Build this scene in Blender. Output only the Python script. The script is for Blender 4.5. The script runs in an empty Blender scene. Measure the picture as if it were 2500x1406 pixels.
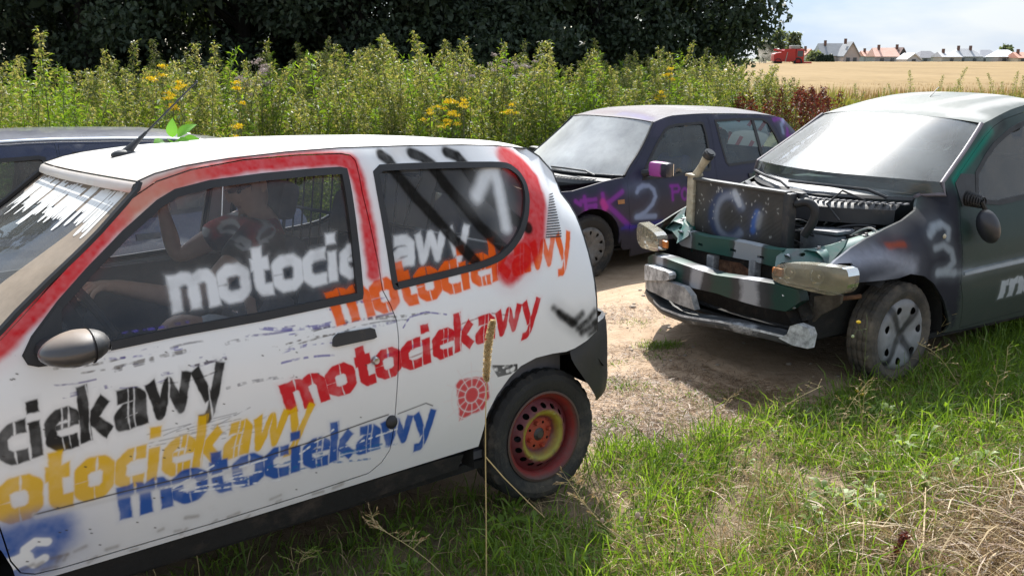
import bpy, bmesh, math, random
import numpy as np
from mathutils import Vector, Matrix
from mathutils.geometry import delaunay_2d_cdt
random.seed(7); RNG = np.random.default_rng(7)
R = math.radians
sc = bpy.context.scene
COL = sc.collection

# ------------------------------------------------------------------ camera
F_PX, CAM_H = 2371.7, 1.6977
PITCH = math.atan(562 / F_PX)
cam_d = bpy.data.cameras.new('camera'); cam = bpy.data.objects.new('camera', cam_d); COL.objects.link(cam)
cam_d.sensor_fit = 'HORIZONTAL'; cam_d.sensor_width = 36; cam_d.lens = 36 * F_PX / 2500
cam_d.clip_start = .05; cam_d.clip_end = 6000
cam.location = (0, 0, CAM_H); cam.rotation_euler = (math.pi / 2 - PITCH, 0, 0)
sc.camera = cam
# ------------------------------------------------------------------ sun, sky, exposure
SUN_EL, SUN_AZ = R(46), R(2)          # azimuth measured from +Y towards +X
sd = bpy.data.lights.new('sun', 'SUN'); sun = bpy.data.objects.new('sun', sd); COL.objects.link(sun)
sd.energy = 5.0; sd.angle = R(.5); sd.color = (1, .955, .88)
sdir = Vector((math.sin(SUN_AZ) * math.cos(SUN_EL), math.cos(SUN_AZ) * math.cos(SUN_EL), math.sin(SUN_EL)))
sun.rotation_euler = sdir.to_track_quat('Z', 'Y').to_euler(); sun.location = (0, 8, 12)
wd = bpy.data.worlds.new('World'); sc.world = wd; wd.use_nodes = True
wn = wd.node_tree; wn.nodes.clear(); wl = wn.links
def wnode(t, **k):
    n = wn.nodes.new(t)
    for a, b in k.items(): setattr(n, a, b)
    return n
w_out = wnode('ShaderNodeOutputWorld'); w_bg = wnode('ShaderNodeBackground')
sky = wnode('ShaderNodeTexSky', sky_type='NISHITA', sun_disc=False, sun_elevation=SUN_EL, sun_rotation=SUN_AZ, air_density=1.0, dust_density=.35, ozone_density=1.0)
w_bg.inputs['Strength'].default_value = .10
w_tc = wnode('ShaderNodeTexCoord'); w_map = wnode('ShaderNodeMapping'); w_map.inputs['Scale'].default_value = (1.0, 1.0, 3.6); w_map.inputs['Location'].default_value = (3.1, .7, 0.13)
w_no = wnode('ShaderNodeTexNoise'); w_no.inputs['Scale'].default_value = 2.3; w_no.inputs['Detail'].default_value = 9; w_no.inputs['Roughness'].default_value = .56; w_no.inputs['Distortion'].default_value = .25
w_rmp = wnode('ShaderNodeValToRGB'); w_rmp.color_ramp.elements[0].position = .28; w_rmp.color_ramp.elements[1].position = .52
w_mix = wnode('ShaderNodeMix', data_type='RGBA'); w_mix.inputs[7].default_value = (4.1, 4.55, 5.2, 1)
w_mul = wnode('ShaderNodeMath', operation='MULTIPLY'); w_mul.inputs[1].default_value = .95
wl.new(w_tc.outputs['Generated'], w_map.inputs['Vector']); wl.new(w_map.outputs[0], w_no.inputs['Vector']); wl.new(w_no.outputs['Fac'], w_rmp.inputs[0])
wl.new(w_rmp.outputs[0], w_mul.inputs[0]); wl.new(w_mul.outputs[0], w_mix.inputs[0]); wl.new(sky.outputs[0], w_mix.inputs[6])
w_nrm = wnode('ShaderNodeVectorMath', operation='NORMALIZE'); w_dot = wnode('ShaderNodeVectorMath', operation='DOT_PRODUCT'); w_dot.inputs[1].default_value = tuple(sdir)
w_max = wnode('ShaderNodeMath', operation='MAXIMUM'); w_max.inputs[1].default_value = 0; w_pow = wnode('ShaderNodeMath', operation='POWER'); w_pow.inputs[1].default_value = 9
w_mad = wnode('ShaderNodeMath', operation='MULTIPLY_ADD'); w_mad.inputs[1].default_value = 5; w_mad.inputs[2].default_value = .95
w_scl = wnode('ShaderNodeVectorMath', operation='SCALE')      # thin cloud glows round the sun
wl.new(w_tc.outputs['Generated'], w_nrm.inputs[0]); wl.new(w_nrm.outputs[0], w_dot.inputs[0]); wl.new(w_dot.outputs['Value'], w_max.inputs[0]); wl.new(w_max.outputs[0], w_pow.inputs[0]); wl.new(w_pow.outputs[0], w_mad.inputs[0])
w_n2 = wnode('ShaderNodeTexNoise'); w_n2.inputs['Scale'].default_value = 3.4; w_n2.inputs['Detail'].default_value = 7; w_n2.inputs['Roughness'].default_value = .5
w_r2 = wnode('ShaderNodeValToRGB'); w_r2.color_ramp.elements[0].position = .40; w_r2.color_ramp.elements[0].color = (3.3, 4.1, 5.3, 1); w_r2.color_ramp.elements[1].position = .56; w_r2.color_ramp.elements[1].color = (5.0, 5.3, 5.6, 1)
wl.new(w_map.outputs[0], w_n2.inputs['Vector']); wl.new(w_n2.outputs['Fac'], w_r2.inputs[0]); wl.new(w_r2.outputs[0], w_mix.inputs[7])
wl.new(w_mix.outputs[2], w_scl.inputs[0]); wl.new(w_mad.outputs[0], w_scl.inputs['Scale']); wl.new(w_scl.outputs[0], w_bg.inputs['Color']); wl.new(w_bg.outputs[0], w_out.inputs['Surface'])
sc.view_settings.view_transform = 'Standard'; sc.view_settings.look = 'None'; sc.view_settings.gamma = 1
sc.view_settings.use_curve_mapping = False
sc.view_settings.exposure = 0.72
sc.cycles.max_bounces = 8; sc.cycles.transparent_max_bounces = 24; sc.cycles.use_denoising = True
sc.cycles.caustics_reflective = False; sc.cycles.caustics_refractive = False; sc.cycles.sample_clamp_indirect = 6

# ------------------------------------------------------------------ object helpers
def tag(o, label=None, cat=None, group=None, kind=None):
    if label: o['label'] = label
    if cat: o['category'] = cat
    if group: o['group'] = group
    if kind: o['kind'] = kind
    return o
def empty(name, loc=(0, 0, 0), rz=0, **k):
    o = bpy.data.objects.new(name, None); COL.objects.link(o); o.location = loc; o.rotation_euler = (0, 0, rz)
    o.empty_display_size = .1
    return tag(o, **k)
def obj(name, verts, faces, m, parent=None, smooth=True, sharp=None):
    me = bpy.data.meshes.new(name)
    me.from_pydata([tuple(map(float, v)) for v in verts], [], [tuple(map(int, f)) for f in faces]); me.update()
    if m: me.materials.append(m)
    if smooth and len(me.polygons):
        me.polygons.foreach_set('use_smooth', np.ones(len(me.polygons), bool))
        if sharp: me.set_sharp_from_angle(angle=R(sharp))
    o = bpy.data.objects.new(name, me); COL.objects.link(o); o.parent = parent
    return o
class MB:
    """collects shapes into ONE mesh"""
    def __init__(s): s.v, s.f = [], []
    def add(s, v, f):
        n = len(s.v); s.v += [tuple(map(float, p)) for p in v]; s.f += [tuple(int(i) + n for i in q) for q in f]; return s
    def xf(s, M, start=0):
        s.v[start:] = [tuple(M @ Vector(p)) for p in s.v[start:]]; return s
    def mirror(s):
        n = len(s.v); s.v += [(x, -y, z) for x, y, z in s.v]; s.f += [tuple(i + n for i in reversed(q)) for q in s.f]; return s
    def box(s, c, d, rx=0, ry=0, rz=0, bev=0):
        bm = bmesh.new(); bmesh.ops.create_cube(bm, size=1)
        for v in bm.verts: v.co = Vector((v.co.x * d[0], v.co.y * d[1], v.co.z * d[2]))
        if bev: bmesh.ops.bevel(bm, geom=bm.edges[:], offset=bev, segments=2, profile=.6, affect='EDGES')
        M = Matrix.Translation(c) @ Matrix.Rotation(rz, 4, 'Z') @ Matrix.Rotation(ry, 4, 'Y') @ Matrix.Rotation(rx, 4, 'X')
        bm.verts.index_update()
        s.add([M @ v.co for v in bm.verts], [[v.index for v in f.verts] for f in bm.faces]); bm.free(); return s
    def tube(s, pts, r, n=8, cap=True):
        pts = [Vector(p) for p in pts]; rs = [float(q) for q in r] if hasattr(r, '__len__') else [float(r)] * len(pts); V, Fc = [], []
        up = None
        for i, p in enumerate(pts):
            d = (pts[min(i + 1, len(pts) - 1)] - pts[max(i - 1, 0)]).normalized()
            if up is None: up = Vector((0, 0, 1)) if abs(d.z) < .9 else Vector((1, 0, 0))
            a = d.cross(up).normalized(); b = a.cross(d).normalized(); up = b
            for k in range(n):
                t = 2 * math.pi * k / n; V.append(p + rs[i] * (a * math.cos(t) + b * math.sin(t)))
        for i in range(len(pts) - 1):
            for k in range(n): Fc.append((i * n + k, i * n + (k + 1) % n, (i + 1) * n + (k + 1) % n, (i + 1) * n + k))
        if cap: Fc += [tuple(range(n))[::-1], tuple(range((len(pts) - 1) * n, len(pts) * n))]
        return s.add(V, [q[::-1] for q in Fc])
    def lathe(s, prof, n=48, closed=False, rad=None, M=None):
        """profile of (radius, y); axis = local y"""
        V, Fc = [], []; m = len(prof)
        for k in range(n):
            t = 2 * math.pi * k / n
            for j, (r, y) in enumerate(prof):
                rr = r if rad is None else rad(k, j, r)
                V.append((rr * math.cos(t), y, rr * math.sin(t)))
        for k in range(n):
            k2 = (k + 1) % n
            for j in range(m if closed else m - 1):
                j2 = (j + 1) % m; Fc.append((k * m + j, k * m + j2, k2 * m + j2, k2 * m + j))
        if M is not None: V = [M @ Vector(p) for p in V]
        return s.add(V, Fc)
    def grid(s, P, flip=False):
        """P: array (nu, nv, 3)"""
        P = np.asarray(P, float); nu, nv = P.shape[:2]; Fc = []
        for i in range(nu - 1):
            for j in range(nv - 1):
                q = (i * nv + j, (i + 1) * nv + j, (i + 1) * nv + j + 1, i * nv + j + 1); Fc.append(q[::-1] if flip else q)
        return s.add(P.reshape(-1, 3), Fc)
    def ball(s, c, r, nu=12, nv=8, M=None):
        r = r if hasattr(r, '__len__') else (r, r, r); V, Fc = [], []
        for i in range(nv + 1):
            a = math.pi * i / nv
            for j in range(nu):
                b = 2 * math.pi * j / nu; p = Vector((r[0] * math.sin(a) * math.cos(b), r[1] * math.sin(a) * math.sin(b), r[2] * math.cos(a)))
                if M is not None: p = M @ p
                V.append(p + Vector(c))
        for i in range(nv):
            for j in range(nu): Fc.append((i * nu + j, (i + 1) * nu + j, (i + 1) * nu + (j + 1) % nu, i * nu + (j + 1) % nu))
        return s.add(V, Fc)
    def prism(s, poly, y0, y1):
        """polygon in (x, z) extruded along y, y0 > y1"""
        n = len(poly); V = [(x, y0, z) for x, z in poly] + [(x, y1, z) for x, z in poly]
        Fc = [tuple(range(n)), tuple(range(2 * n - 1, n - 1, -1))] + [(i, i + n, (i + 1) % n + n, (i + 1) % n) for i in range(n)]
        return s.add(V, Fc)
    def build(s, name, m, parent=None, smooth=True, sharp=35, fix=True):
        o = obj(name, s.v, s.f, m, parent, False)
        bm = bmesh.new(); bm.from_mesh(o.data)
        if fix: bmesh.ops.recalc_face_normals(bm, faces=bm.faces[:])
        bm.to_mesh(o.data); bm.free()
        if smooth:
            o.data.polygons.foreach_set('use_smooth', np.ones(len(o.data.polygons), bool))
            if sharp: o.data.set_sharp_from_angle(angle=R(sharp))
        return o
def children(o): return [c for c in bpy.data.objects if c.parent == o]
def copy_tree(o, parent=None):
    c = o.copy(); COL.objects.link(c); c.parent = parent
    for ch in children(o): copy_tree(ch, c)
    return c

# ------------------------------------------------------------------ 2-D helpers
def inpoly(P, poly):
    P = np.asarray(P, float); x, y = P[:, 0], P[:, 1]; r = np.zeros(len(P), bool); n = len(poly)
    for i in range(n):
        x1, y1 = poly[i]; x2, y2 = poly[(i + 1) % n]
        if y1 == y2: continue
        c = ((y1 > y) != (y2 > y)) & (x < (x2 - x1) * (y - y1) / (y2 - y1) + x1); r ^= c
    return r
def area(p): 
    p = np.asarray(p, float); q = np.roll(p, -1, 0); return .5 * np.sum(p[:, 0] * q[:, 1] - q[:, 0] * p[:, 1])
def offset(poly, d):
    p = np.asarray(poly, float); s = 1 if area(p) > 0 else -1
    a = p - np.roll(p, 1, 0); b = np.roll(p, -1, 0) - p
    a /= np.linalg.norm(a, axis=1)[:, None] + 1e-9; b /= np.linalg.norm(b, axis=1)[:, None] + 1e-9
    na = np.stack([a[:, 1], -a[:, 0]], 1) * s; nb = np.stack([b[:, 1], -b[:, 0]], 1) * s
    m = na + nb; m /= np.linalg.norm(m, axis=1)[:, None] + 1e-9
    k = 1 / np.maximum((m * na).sum(1), .5)
    return p + m * (d * k)[:, None]
def chaikin(p, n=2, closed=True, r=.25):
    p = np.asarray(p, float)
    for _ in range(n):
        q = np.roll(p, -1, 0) if closed else p[1:]
        a = p if closed else p[:-1]
        c = np.stack([a * (1 - r) + q * r, a * r + q * (1 - r)], 1).reshape(-1, p.shape[1])
        if not closed: c = np.vstack([p[:1], c, p[-1:]])
        p = c
    return p
def dense(p, step, closed=True):
    p = np.asarray(p, float); out = []; n = len(p)
    for i in range(n if closed else n - 1):
        a, b = p[i], p[(i + 1) % n]; L = np.linalg.norm(b - a)
        if L < 1e-4: continue
        k = max(1, int(math.ceil(L / step)))
        for j in range(k): out.append(a + (b - a) * j / k)
    if not closed: out.append(p[-1])
    return np.array(out)
def cdt(poly, holes=(), step=.05):
    loops = [dense(poly, step)] + [dense(h, step) for h in holes]
    P = np.vstack(loops); E = []; n = 0
    for L in loops: E += [(n + i, n + (i + 1) % len(L)) for i in range(len(L))]; n += len(L)
    lo, hi = loops[0].min(0), loops[0].max(0)
    gx, gy = np.meshgrid(np.arange(lo[0], hi[0], step), np.arange(lo[1], hi[1], step)); G = np.stack([gx.ravel(), gy.ravel()], 1)
    k = inpoly(G, loops[0])
    for h in loops[1:]: k &= ~inpoly(G, h)
    G = G[k]
    if len(G): G = G[np.min(np.linalg.norm(G[:, None] - P[None], axis=2), 1) > step * .45]
    A = np.vstack([P, G])
    vo, eo, fo, *_ = delaunay_2d_cdt([Vector(a) for a in A], E, [], 0, 1e-6)
    V = np.array([tuple(v) for v in vo]); Fc = np.array([tuple(f) for f in fo if len(f) == 3])
    c = V[Fc].mean(1); k = inpoly(c, loops[0])
    for h in loops[1:]: k &= ~inpoly(c, h)
    Fc = Fc[k]
    a, b, c = V[Fc[:, 0]], V[Fc[:, 1]], V[Fc[:, 2]]
    ar = (b[:, 0] - a[:, 0]) * (c[:, 1] - a[:, 1]) - (b[:, 1] - a[:, 1]) * (c[:, 0] - a[:, 0])
    Fc[ar > 0] = Fc[ar > 0][:, ::-1]      # clockwise in (x, z)  ->  normal towards +y
    return V, Fc
def side_panel(mb, W, poly, holes=(), step=.06, off=0., lip=.014, mirror=True, sides=None):
    V, Fc = cdt(poly, holes, step)
    Y = np.array([W(x, z) for x, z in V]) + off
    P = np.stack([V[:, 0], Y, V[:, 1]], 1)
    used = {}; 
    for f in Fc:
        for i in range(3):
            e = (f[i], f[(i + 1) % 3]); used[e] = used.get(e, 0) + 1
    bd = [e for e in used if (e[1], e[0]) not in used]
    LV, LF = [], []
    if lip:
        for a, b in bd:
            n = len(LV); d = np.array([0, -lip, 0]); LV += [P[a], P[b], P[b] + d, P[a] + d]; LF.append((n + 1, n, n + 3, n + 2))
    sg = sides or ((1, -1) if mirror else (1,))
    for s in sg:
        m = np.array([1, s, 1]); 
        mb.add(P * m, Fc if s > 0 else Fc[:, ::-1])
        if lip: mb.add(np.array(LV) * m, LF if s > 0 else [q[::-1] for q in LF])
    return mb
def tracer(pose, W, g=0., roll=0.):
    """photo pixel -> (x, z) on the car's left flank y = W(x, z)"""
    X, Y, yaw = pose; c, s = math.cos(yaw), math.sin(yaw); cp, sp = math.cos(PITCH), math.sin(PITCH)
    def T(px, py, y=None):
        a, b = (px - 1250) / F_PX, (703 - py) / F_PX
        d = np.array([a, cp + b * sp, -sp + b * cp]); o = np.array([-X, -Y, CAM_H - g])
        d = np.array([c * d[0] + s * d[1], -s * d[0] + c * d[1], d[2]]); o = np.array([c * o[0] + s * o[1], -s * o[0] + c * o[1], o[2]])
        cr, sr = math.cos(roll), math.sin(roll); d, o = [np.array([q[0], q[1] * cr + q[2] * sr, -q[1] * sr + q[2] * cr]) for q in (d, o)]
        yy = .7 if y is None else y
        for _ in range(12 if y is None else 1):
            t = (yy - o[1]) / d[1]; q = o + t * d
            if y is None: yy = .5 * yy + .5 * W(q[0], q[2])
        return (q[0], q[2])
    return T
def front_tracer(pose, g=0.):
    """photo pixel -> (y, z) on a front surface x = fx(y, z) of the car"""
    X, Y, yaw = pose; c, s = math.cos(yaw), math.sin(yaw); cp, sp = math.cos(PITCH), math.sin(PITCH)
    def T(px, py, fx):
        a, b = (px - 1250) / F_PX, (703 - py) / F_PX
        d = np.array([a, cp + b * sp, -sp + b * cp]); o = np.array([-X, -Y, CAM_H - g])
        d = np.array([c * d[0] + s * d[1], -s * d[0] + c * d[1], d[2]]); o = np.array([c * o[0] + s * o[1], -s * o[0] + c * o[1], o[2]])
        if not callable(fx): return tuple((o + (fx - o[0]) / d[0] * d)[1:])
        prev = None
        for xx in np.linspace(1.1, -.4, 400):
            q = o + (xx - o[0]) / d[0] * d
            e = xx - fx(max(-.95, min(.95, q[1])), q[2])
            if e <= 0: break
            prev = q
        return (q[1], q[2])
    return T
def front_panel(mb, fx, poly, holes=(), step=.05, off=0., lip=.012):
    V, Fc = cdt(poly, holes, step); P = np.array([(fx(y, z) + off, y, z) for y, z in V]); used = set()
    for f in Fc:
        for i in range(3): used.add((f[i], f[(i + 1) % 3]))
    mb.add(P, Fc[:, ::-1])
    if lip:
        for a, b in used:
            if (b, a) not in used: d = np.array([-lip, 0, 0]); mb.add([P[a], P[b], P[b] + d, P[a] + d], [(0, 1, 2, 3)])
    return mb
def ip(x, xs, ys): return float(np.interp(x, xs, ys))

# ------------------------------------------------------------------ materials
MATS = {}
class NT:
    def __init__(s, m):
        m.use_nodes = True; s.t = m.node_tree; s.t.nodes.clear(); s.l = s.t.links
    def n(s, typ, ins=None, **k):
        n = s.t.nodes.new('ShaderNode' + typ)
        for a, b in k.items(): setattr(n, a, b)
        for a, b in (ins or {}).items():
            if isinstance(b, bpy.types.NodeSocket): s.l.new(b, n.inputs[a])
            else: n.inputs[a].default_value = b
        return n
    def math(s, op, a, b=0., clamp=False):
        n = s.n('Math', {0: a, 1: b}, operation=op); n.use_clamp = clamp; return n.outputs[0]
    def mix(s, f, a, b):
        n = s.n('Mix', {0: f, 6: a, 7: b}, data_type='RGBA'); return n.outputs[2]
    def noise(s, scale, detail=4, rough=.55, vec=None, dist=0):
        i = {'Scale': scale, 'Detail': detail, 'Roughness': rough, 'Distortion': dist}
        if vec: i['Vector'] = vec
        return s.n('TexNoise', i).outputs['Fac']
    def ramp(s, f, stops):
        n = s.n('ValToRGB', {0: f}); e = n.color_ramp.elements
        while len(e) > 1: e.remove(e[-1])
        for i, (p, c) in enumerate(stops):
            q = e[0] if i == 0 else e.new(p)
            q.position = p; q.color = (*c, 1) if hasattr(c, '__len__') else (c, c, c, 1)
        return n.outputs[0]
    def obj(s): return s.n('TexCoord').outputs['Object']
    def xyz(s, v): 
        n = s.n('SeparateXYZ', {0: v}); return n.outputs
    def out(s, sh, disp=None):
        o = s.n('OutputMaterial', {'Surface': sh}); return o
def c4(c): return (*c, 1) if len(c) == 3 else c
def mat(name, col, rough=.6, metal=0., var=.25, scale=8., bump=0., bscale=60., spec=.5, coat=0., col2=None, dirt=None, dirt_amt=.0):
    if name in MATS: return MATS[name]
    m = bpy.data.materials.new(name); t = NT(m); v = t.obj()
    no = t.noise(scale, 5, .6, v)
    a = tuple(x * (1 - var) for x in col); b = col2 or tuple(min(1, x * (1 + var)) for x in col)
    c = t.ramp(no, [(.3, a), (.7, b)])
    rg = t.n('MapRange', {0: t.noise(scale * 2.3, 3, .6, v), 3: max(0, rough - .12), 4: min(1, rough + .12)}).outputs[0]
    if dirt:
        dn = t.ramp(t.noise(scale * .8, 8, .7, v), [(.62 - dirt_amt, 0), (.80 - dirt_amt * .6, 1)])
        c = t.mix(dn, c, c4(dirt)); rg = t.math('ADD', rg, t.math('MULTIPLY', dn, .3))
    ins = {'Base Color': c, 'Roughness': rg, 'Metallic': metal, 'Specular IOR Level': spec, 'Coat Weight': coat, 'Coat Roughness': .08}
    if bump:
        ins['Normal'] = t.n('Bump', {'Height': t.noise(bscale, 4, .6, v), 'Strength': bump, 'Distance': .01}).outputs[0]
    t.out(t.n('BsdfPrincipled', ins).outputs[0]); MATS[name] = m; return m
def leaf_mat(name, c1, c2, trans=.35, rough=.5, scale=3., tr_col=None):
    if name in MATS: return MATS[name]
    m = bpy.data.materials.new(name); t = NT(m)
    g = t.n('NewGeometry').outputs['Random Per Island']
    no = t.noise(scale, 3, .6, t.n('NewGeometry').outputs['Position'])
    f = t.math('ADD', t.math('MULTIPLY', g, .55), t.math('MULTIPLY', no, .5))
    c = t.ramp(f, [(.2, c1), (.8, c2)])
    d = t.n('BsdfPrincipled', {'Base Color': c, 'Roughness': rough, 'Specular IOR Level': .35}).outputs[0]
    tc = t.n('Mix', {0: 1., 6: c, 7: c4(tr_col or (1.5, 1.45, .55))}, data_type='RGBA', blend_type='MULTIPLY').outputs[2]
    tl = t.n('BsdfTranslucent', {'Color': tc}).outputs[0]
    t.out(t.n('MixShader', {0: trans, 1: d, 2: tl}).outputs[0]); MATS[name] = m; return m
def canvas_nodes(t, cv, v):
    """paint canvas projected on a flank (x, z) or a top (x, y); returns colour, alpha"""
    X = t.xyz(v); a = X[0]; b = X[cv.ax]
    u = t.n('MapRange', {0: a, 1: cv.x0, 2: cv.x1, 3: 0., 4: 1.}, clamp=False).outputs[0]
    w = t.n('MapRange', {0: b, 1: cv.z0, 2: cv.z1, 3: 0., 4: 1.}, clamp=False).outputs[0]
    im = t.n('TexImage', {'Vector': t.n('CombineXYZ', {0: u, 1: w}).outputs[0]}, extension='CLIP', interpolation='Linear'); im.image = cv.image()
    al = im.outputs['Alpha']
    if cv.mask is None: pass
    elif cv.ax == 2: al = t.math('MULTIPLY', al, t.math('GREATER_THAN', X[1], .3))
    else: al = t.math('MULTIPLY', al, t.math('GREATER_THAN', X[2], 1.2))
    return im.outputs['Color'], al
def car_paint(name, col, cvs=(), rough=.32, var=.06, coat=.5, metal=0., dust=(.42, .36, .28), dust_up=.5, low_dirt=.25, col2=None, low_z=(.25, .55)):
    """lacquer with spray paint, road dirt low down and dust lying on what faces up"""
    m = bpy.data.materials.new(name); t = NT(m); v = t.obj(); X = t.xyz(v)
    c = t.ramp(t.noise(1.7, 6, .65, v), [(.3, tuple(x * (1 - var) for x in col)), (.7, col2 or tuple(min(1, x * (1 + var)) for x in col))])
    no = t.noise(5, 8, .7, v)
    low = t.n('MapRange', {0: t.math('ADD', X[2], t.math('MULTIPLY', no, .2)), 1: low_z[0] + .1, 2: low_z[1] + .1, 3: low_dirt, 4: 0.}).outputs[0]
    c = t.mix(low, c, c4(tuple(x * .6 for x in dust)))
    st = t.ramp(t.noise(14, 9, .75, v), [(.60, 0), (.72, .35)])
    c = t.mix(t.math('MULTIPLY', st, low_dirt), c, c4(tuple(x * .5 for x in dust)))
    rg = rough; al_t = None
    for cv in cvs:
        ic, al = canvas_nodes(t, cv, v); c = t.mix(al, c, ic)
        al_t = al if al_t is None else t.math('MAXIMUM', al_t, al)
    nz = t.xyz(t.n('NewGeometry').outputs['Normal'])[2]
    up = t.n('MapRange', {0: nz, 1: .62, 2: .97, 3: 0., 4: dust_up}).outputs[0]
    up = t.math('MULTIPLY', up, t.n('MapRange', {0: t.noise(3.2, 8, .65, v), 1: .3, 2: .7, 3: .45, 4: 1.}).outputs[0])
    c = t.mix(up, c, c4(dust))
    r = t.math('ADD', t.math('ADD', t.math('MULTIPLY', up, .45), t.math('MULTIPLY', low, .5)), t.math('ADD', rough, t.math('MULTIPLY', t.noise(30, 4, .6, v), .1)))
    if al_t is not None: r = t.math('ADD', r, t.math('MULTIPLY', al_t, .2))
    cw = t.math('MULTIPLY', t.math('SUBTRACT', 1., up, True), coat)
    if al_t is not None: cw = t.math('MULTIPLY', cw, t.math('SUBTRACT', 1., al_t, True))
    bp = t.n('Bump', {'Height': t.noise(2.4, 2, .5, v), 'Strength': .12, 'Distance': .03}).outputs[0]
    t.out(t.n('BsdfPrincipled', {'Base Color': c, 'Roughness': t.math('MINIMUM', r, .95), 'Metallic': metal, 'Specular IOR Level': (.45 if al_t is None else t.math('SUBTRACT', .45, t.math('MULTIPLY', al_t, .40))), 'Coat Weight': cw, 'Coat Roughness': .06, 'Normal': bp}).outputs[0])
    return m
def glass(name, tint=(.55, .62, .6), dust=.06, cvs=(), haze=.25, refl=1., dust_col=(.55, .52, .46), hrough=.3):
    """pane: clear + mirror reflection + a film of dust, spray paint where there is some"""
    m = bpy.data.materials.new(name); t = NT(m); v = t.obj()
    tr = t.n('BsdfTransparent', {'Color': c4(tint)}).outputs[0]
    fr = t.math('MULTIPLY', t.n('Fresnel', {'IOR': 1.5}).outputs[0], refl, True)
    gl = t.n('BsdfGlossy', {'Color': (1, 1, 1, 1), 'Roughness': .015}).outputs[0]
    gr = t.n('BsdfGlossy', {'Color': (1, 1, 1, 1), 'Roughness': hrough}).outputs[0]
    g2 = t.n('MixShader', {0: haze, 1: gl, 2: gr}).outputs[0]
    s = t.n('MixShader', {0: fr, 1: tr, 2: g2}).outputs[0]
    df = t.n('BsdfDiffuse', {'Color': c4(dust_col)}).outputs[0]
    du = t.n('MapRange', {0: t.noise(4, 9, .7, v), 1: .35, 2: .75, 3: dust * .5, 4: dust * 1.6}).outputs[0]
    s = t.n('MixShader', {0: du, 1: s, 2: df}).outputs[0]
    for cv in cvs:
        ic, al = canvas_nodes(t, cv, v)
        s = t.n('MixShader', {0: t.math('MULTIPLY', al, .94), 1: s, 2: t.n('BsdfDiffuse', {'Color': ic}).outputs[0]}).outputs[0]
    t.out(s); return m

BLACK = mat('black_plastic', (.022, .023, .026), .5, bump=.15, bscale=300, dirt=(.10, .085, .07), dirt_amt=.06)
RUBBER = mat('rubber_seal', (.016, .016, .018), .55)
TYRE = mat('tyre_rubber', (.022, .022, .022), .8, bump=.3, bscale=90, dirt=(.13, .11, .085), dirt_amt=.12)
DARK = mat('dark_interior', (.022, .022, .025), .8)
CLOTH = mat('seat_cloth', (.06, .06, .07), .9, bump=.4, bscale=250)
STEEL = mat('bare_steel', (.42, .42, .43), .35, 1., dirt=(.14, .09, .06), dirt_amt=.08)
UNDER = mat('underseal', (.011, .0105, .010), .9, bump=.5, bscale=40, dirt=(.07, .055, .045), dirt_amt=.1)
CHROME = mat('chrome', (.75, .75, .76), .12, 1., var=.05)
MIRR = mat('mirror_glass', (.8, .8, .8), .03, 1., var=.02)
# ------------------------------------------------------------------ spray paint, drawn as distance fields
def vnoise(shape, cell, seed=0, octs=3):
    r = np.random.default_rng(seed); out = np.zeros(shape); amp = 1; tot = 0
    for o in range(octs):
        c = max(2, cell / 2 ** o); h, w = int(shape[0] / c) + 3, int(shape[1] / c) + 3; g = r.random((h, w))
        y = np.arange(shape[0]) / c; x = np.arange(shape[1]) / c; yi, xi = y.astype(int), x.astype(int); fy, fx = (y - yi)[:, None], (x - xi)[None]
        fy = fy * fy * (3 - 2 * fy); fx = fx * fx * (3 - 2 * fx)
        a = g[yi][:, xi]; b = g[yi][:, xi + 1]; cc = g[yi + 1][:, xi]; d = g[yi + 1][:, xi + 1]
        out += amp * ((a * (1 - fx) + b * fx) * (1 - fy) + (cc * (1 - fx) + d * fx) * fy); tot += amp; amp *= .5
    return out / tot
def sstep(d, s): 
    t = np.clip(.5 - d / (2 * s), 0, 1); return t * t * (3 - 2 * t)
def seg_d(X, Y, pts, hw, butt=True):
    """signed distance to a thick polyline (square ends, round joints)"""
    D = np.full(X.shape, 9.)
    for i in range(len(pts) - 1):
        (ax, ay), (bx, by) = pts[i], pts[i + 1]; L = math.hypot(bx - ax, by - ay) + 1e-9; ux, uy = (bx - ax) / L, (by - ay) / L
        t = (X - ax) * ux + (Y - ay) * uy; p = np.abs((X - ax) * -uy + (Y - ay) * ux)
        if butt: D = np.minimum(D, np.maximum(p - hw, np.maximum(-t, t - L)))
        else:
            e = np.maximum(np.maximum(-t, t - L), 0); D = np.minimum(D, np.hypot(p, e) - hw)
        if butt and i > 0: D = np.minimum(D, np.hypot(X - ax, Y - ay) - hw)
    return D
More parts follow.
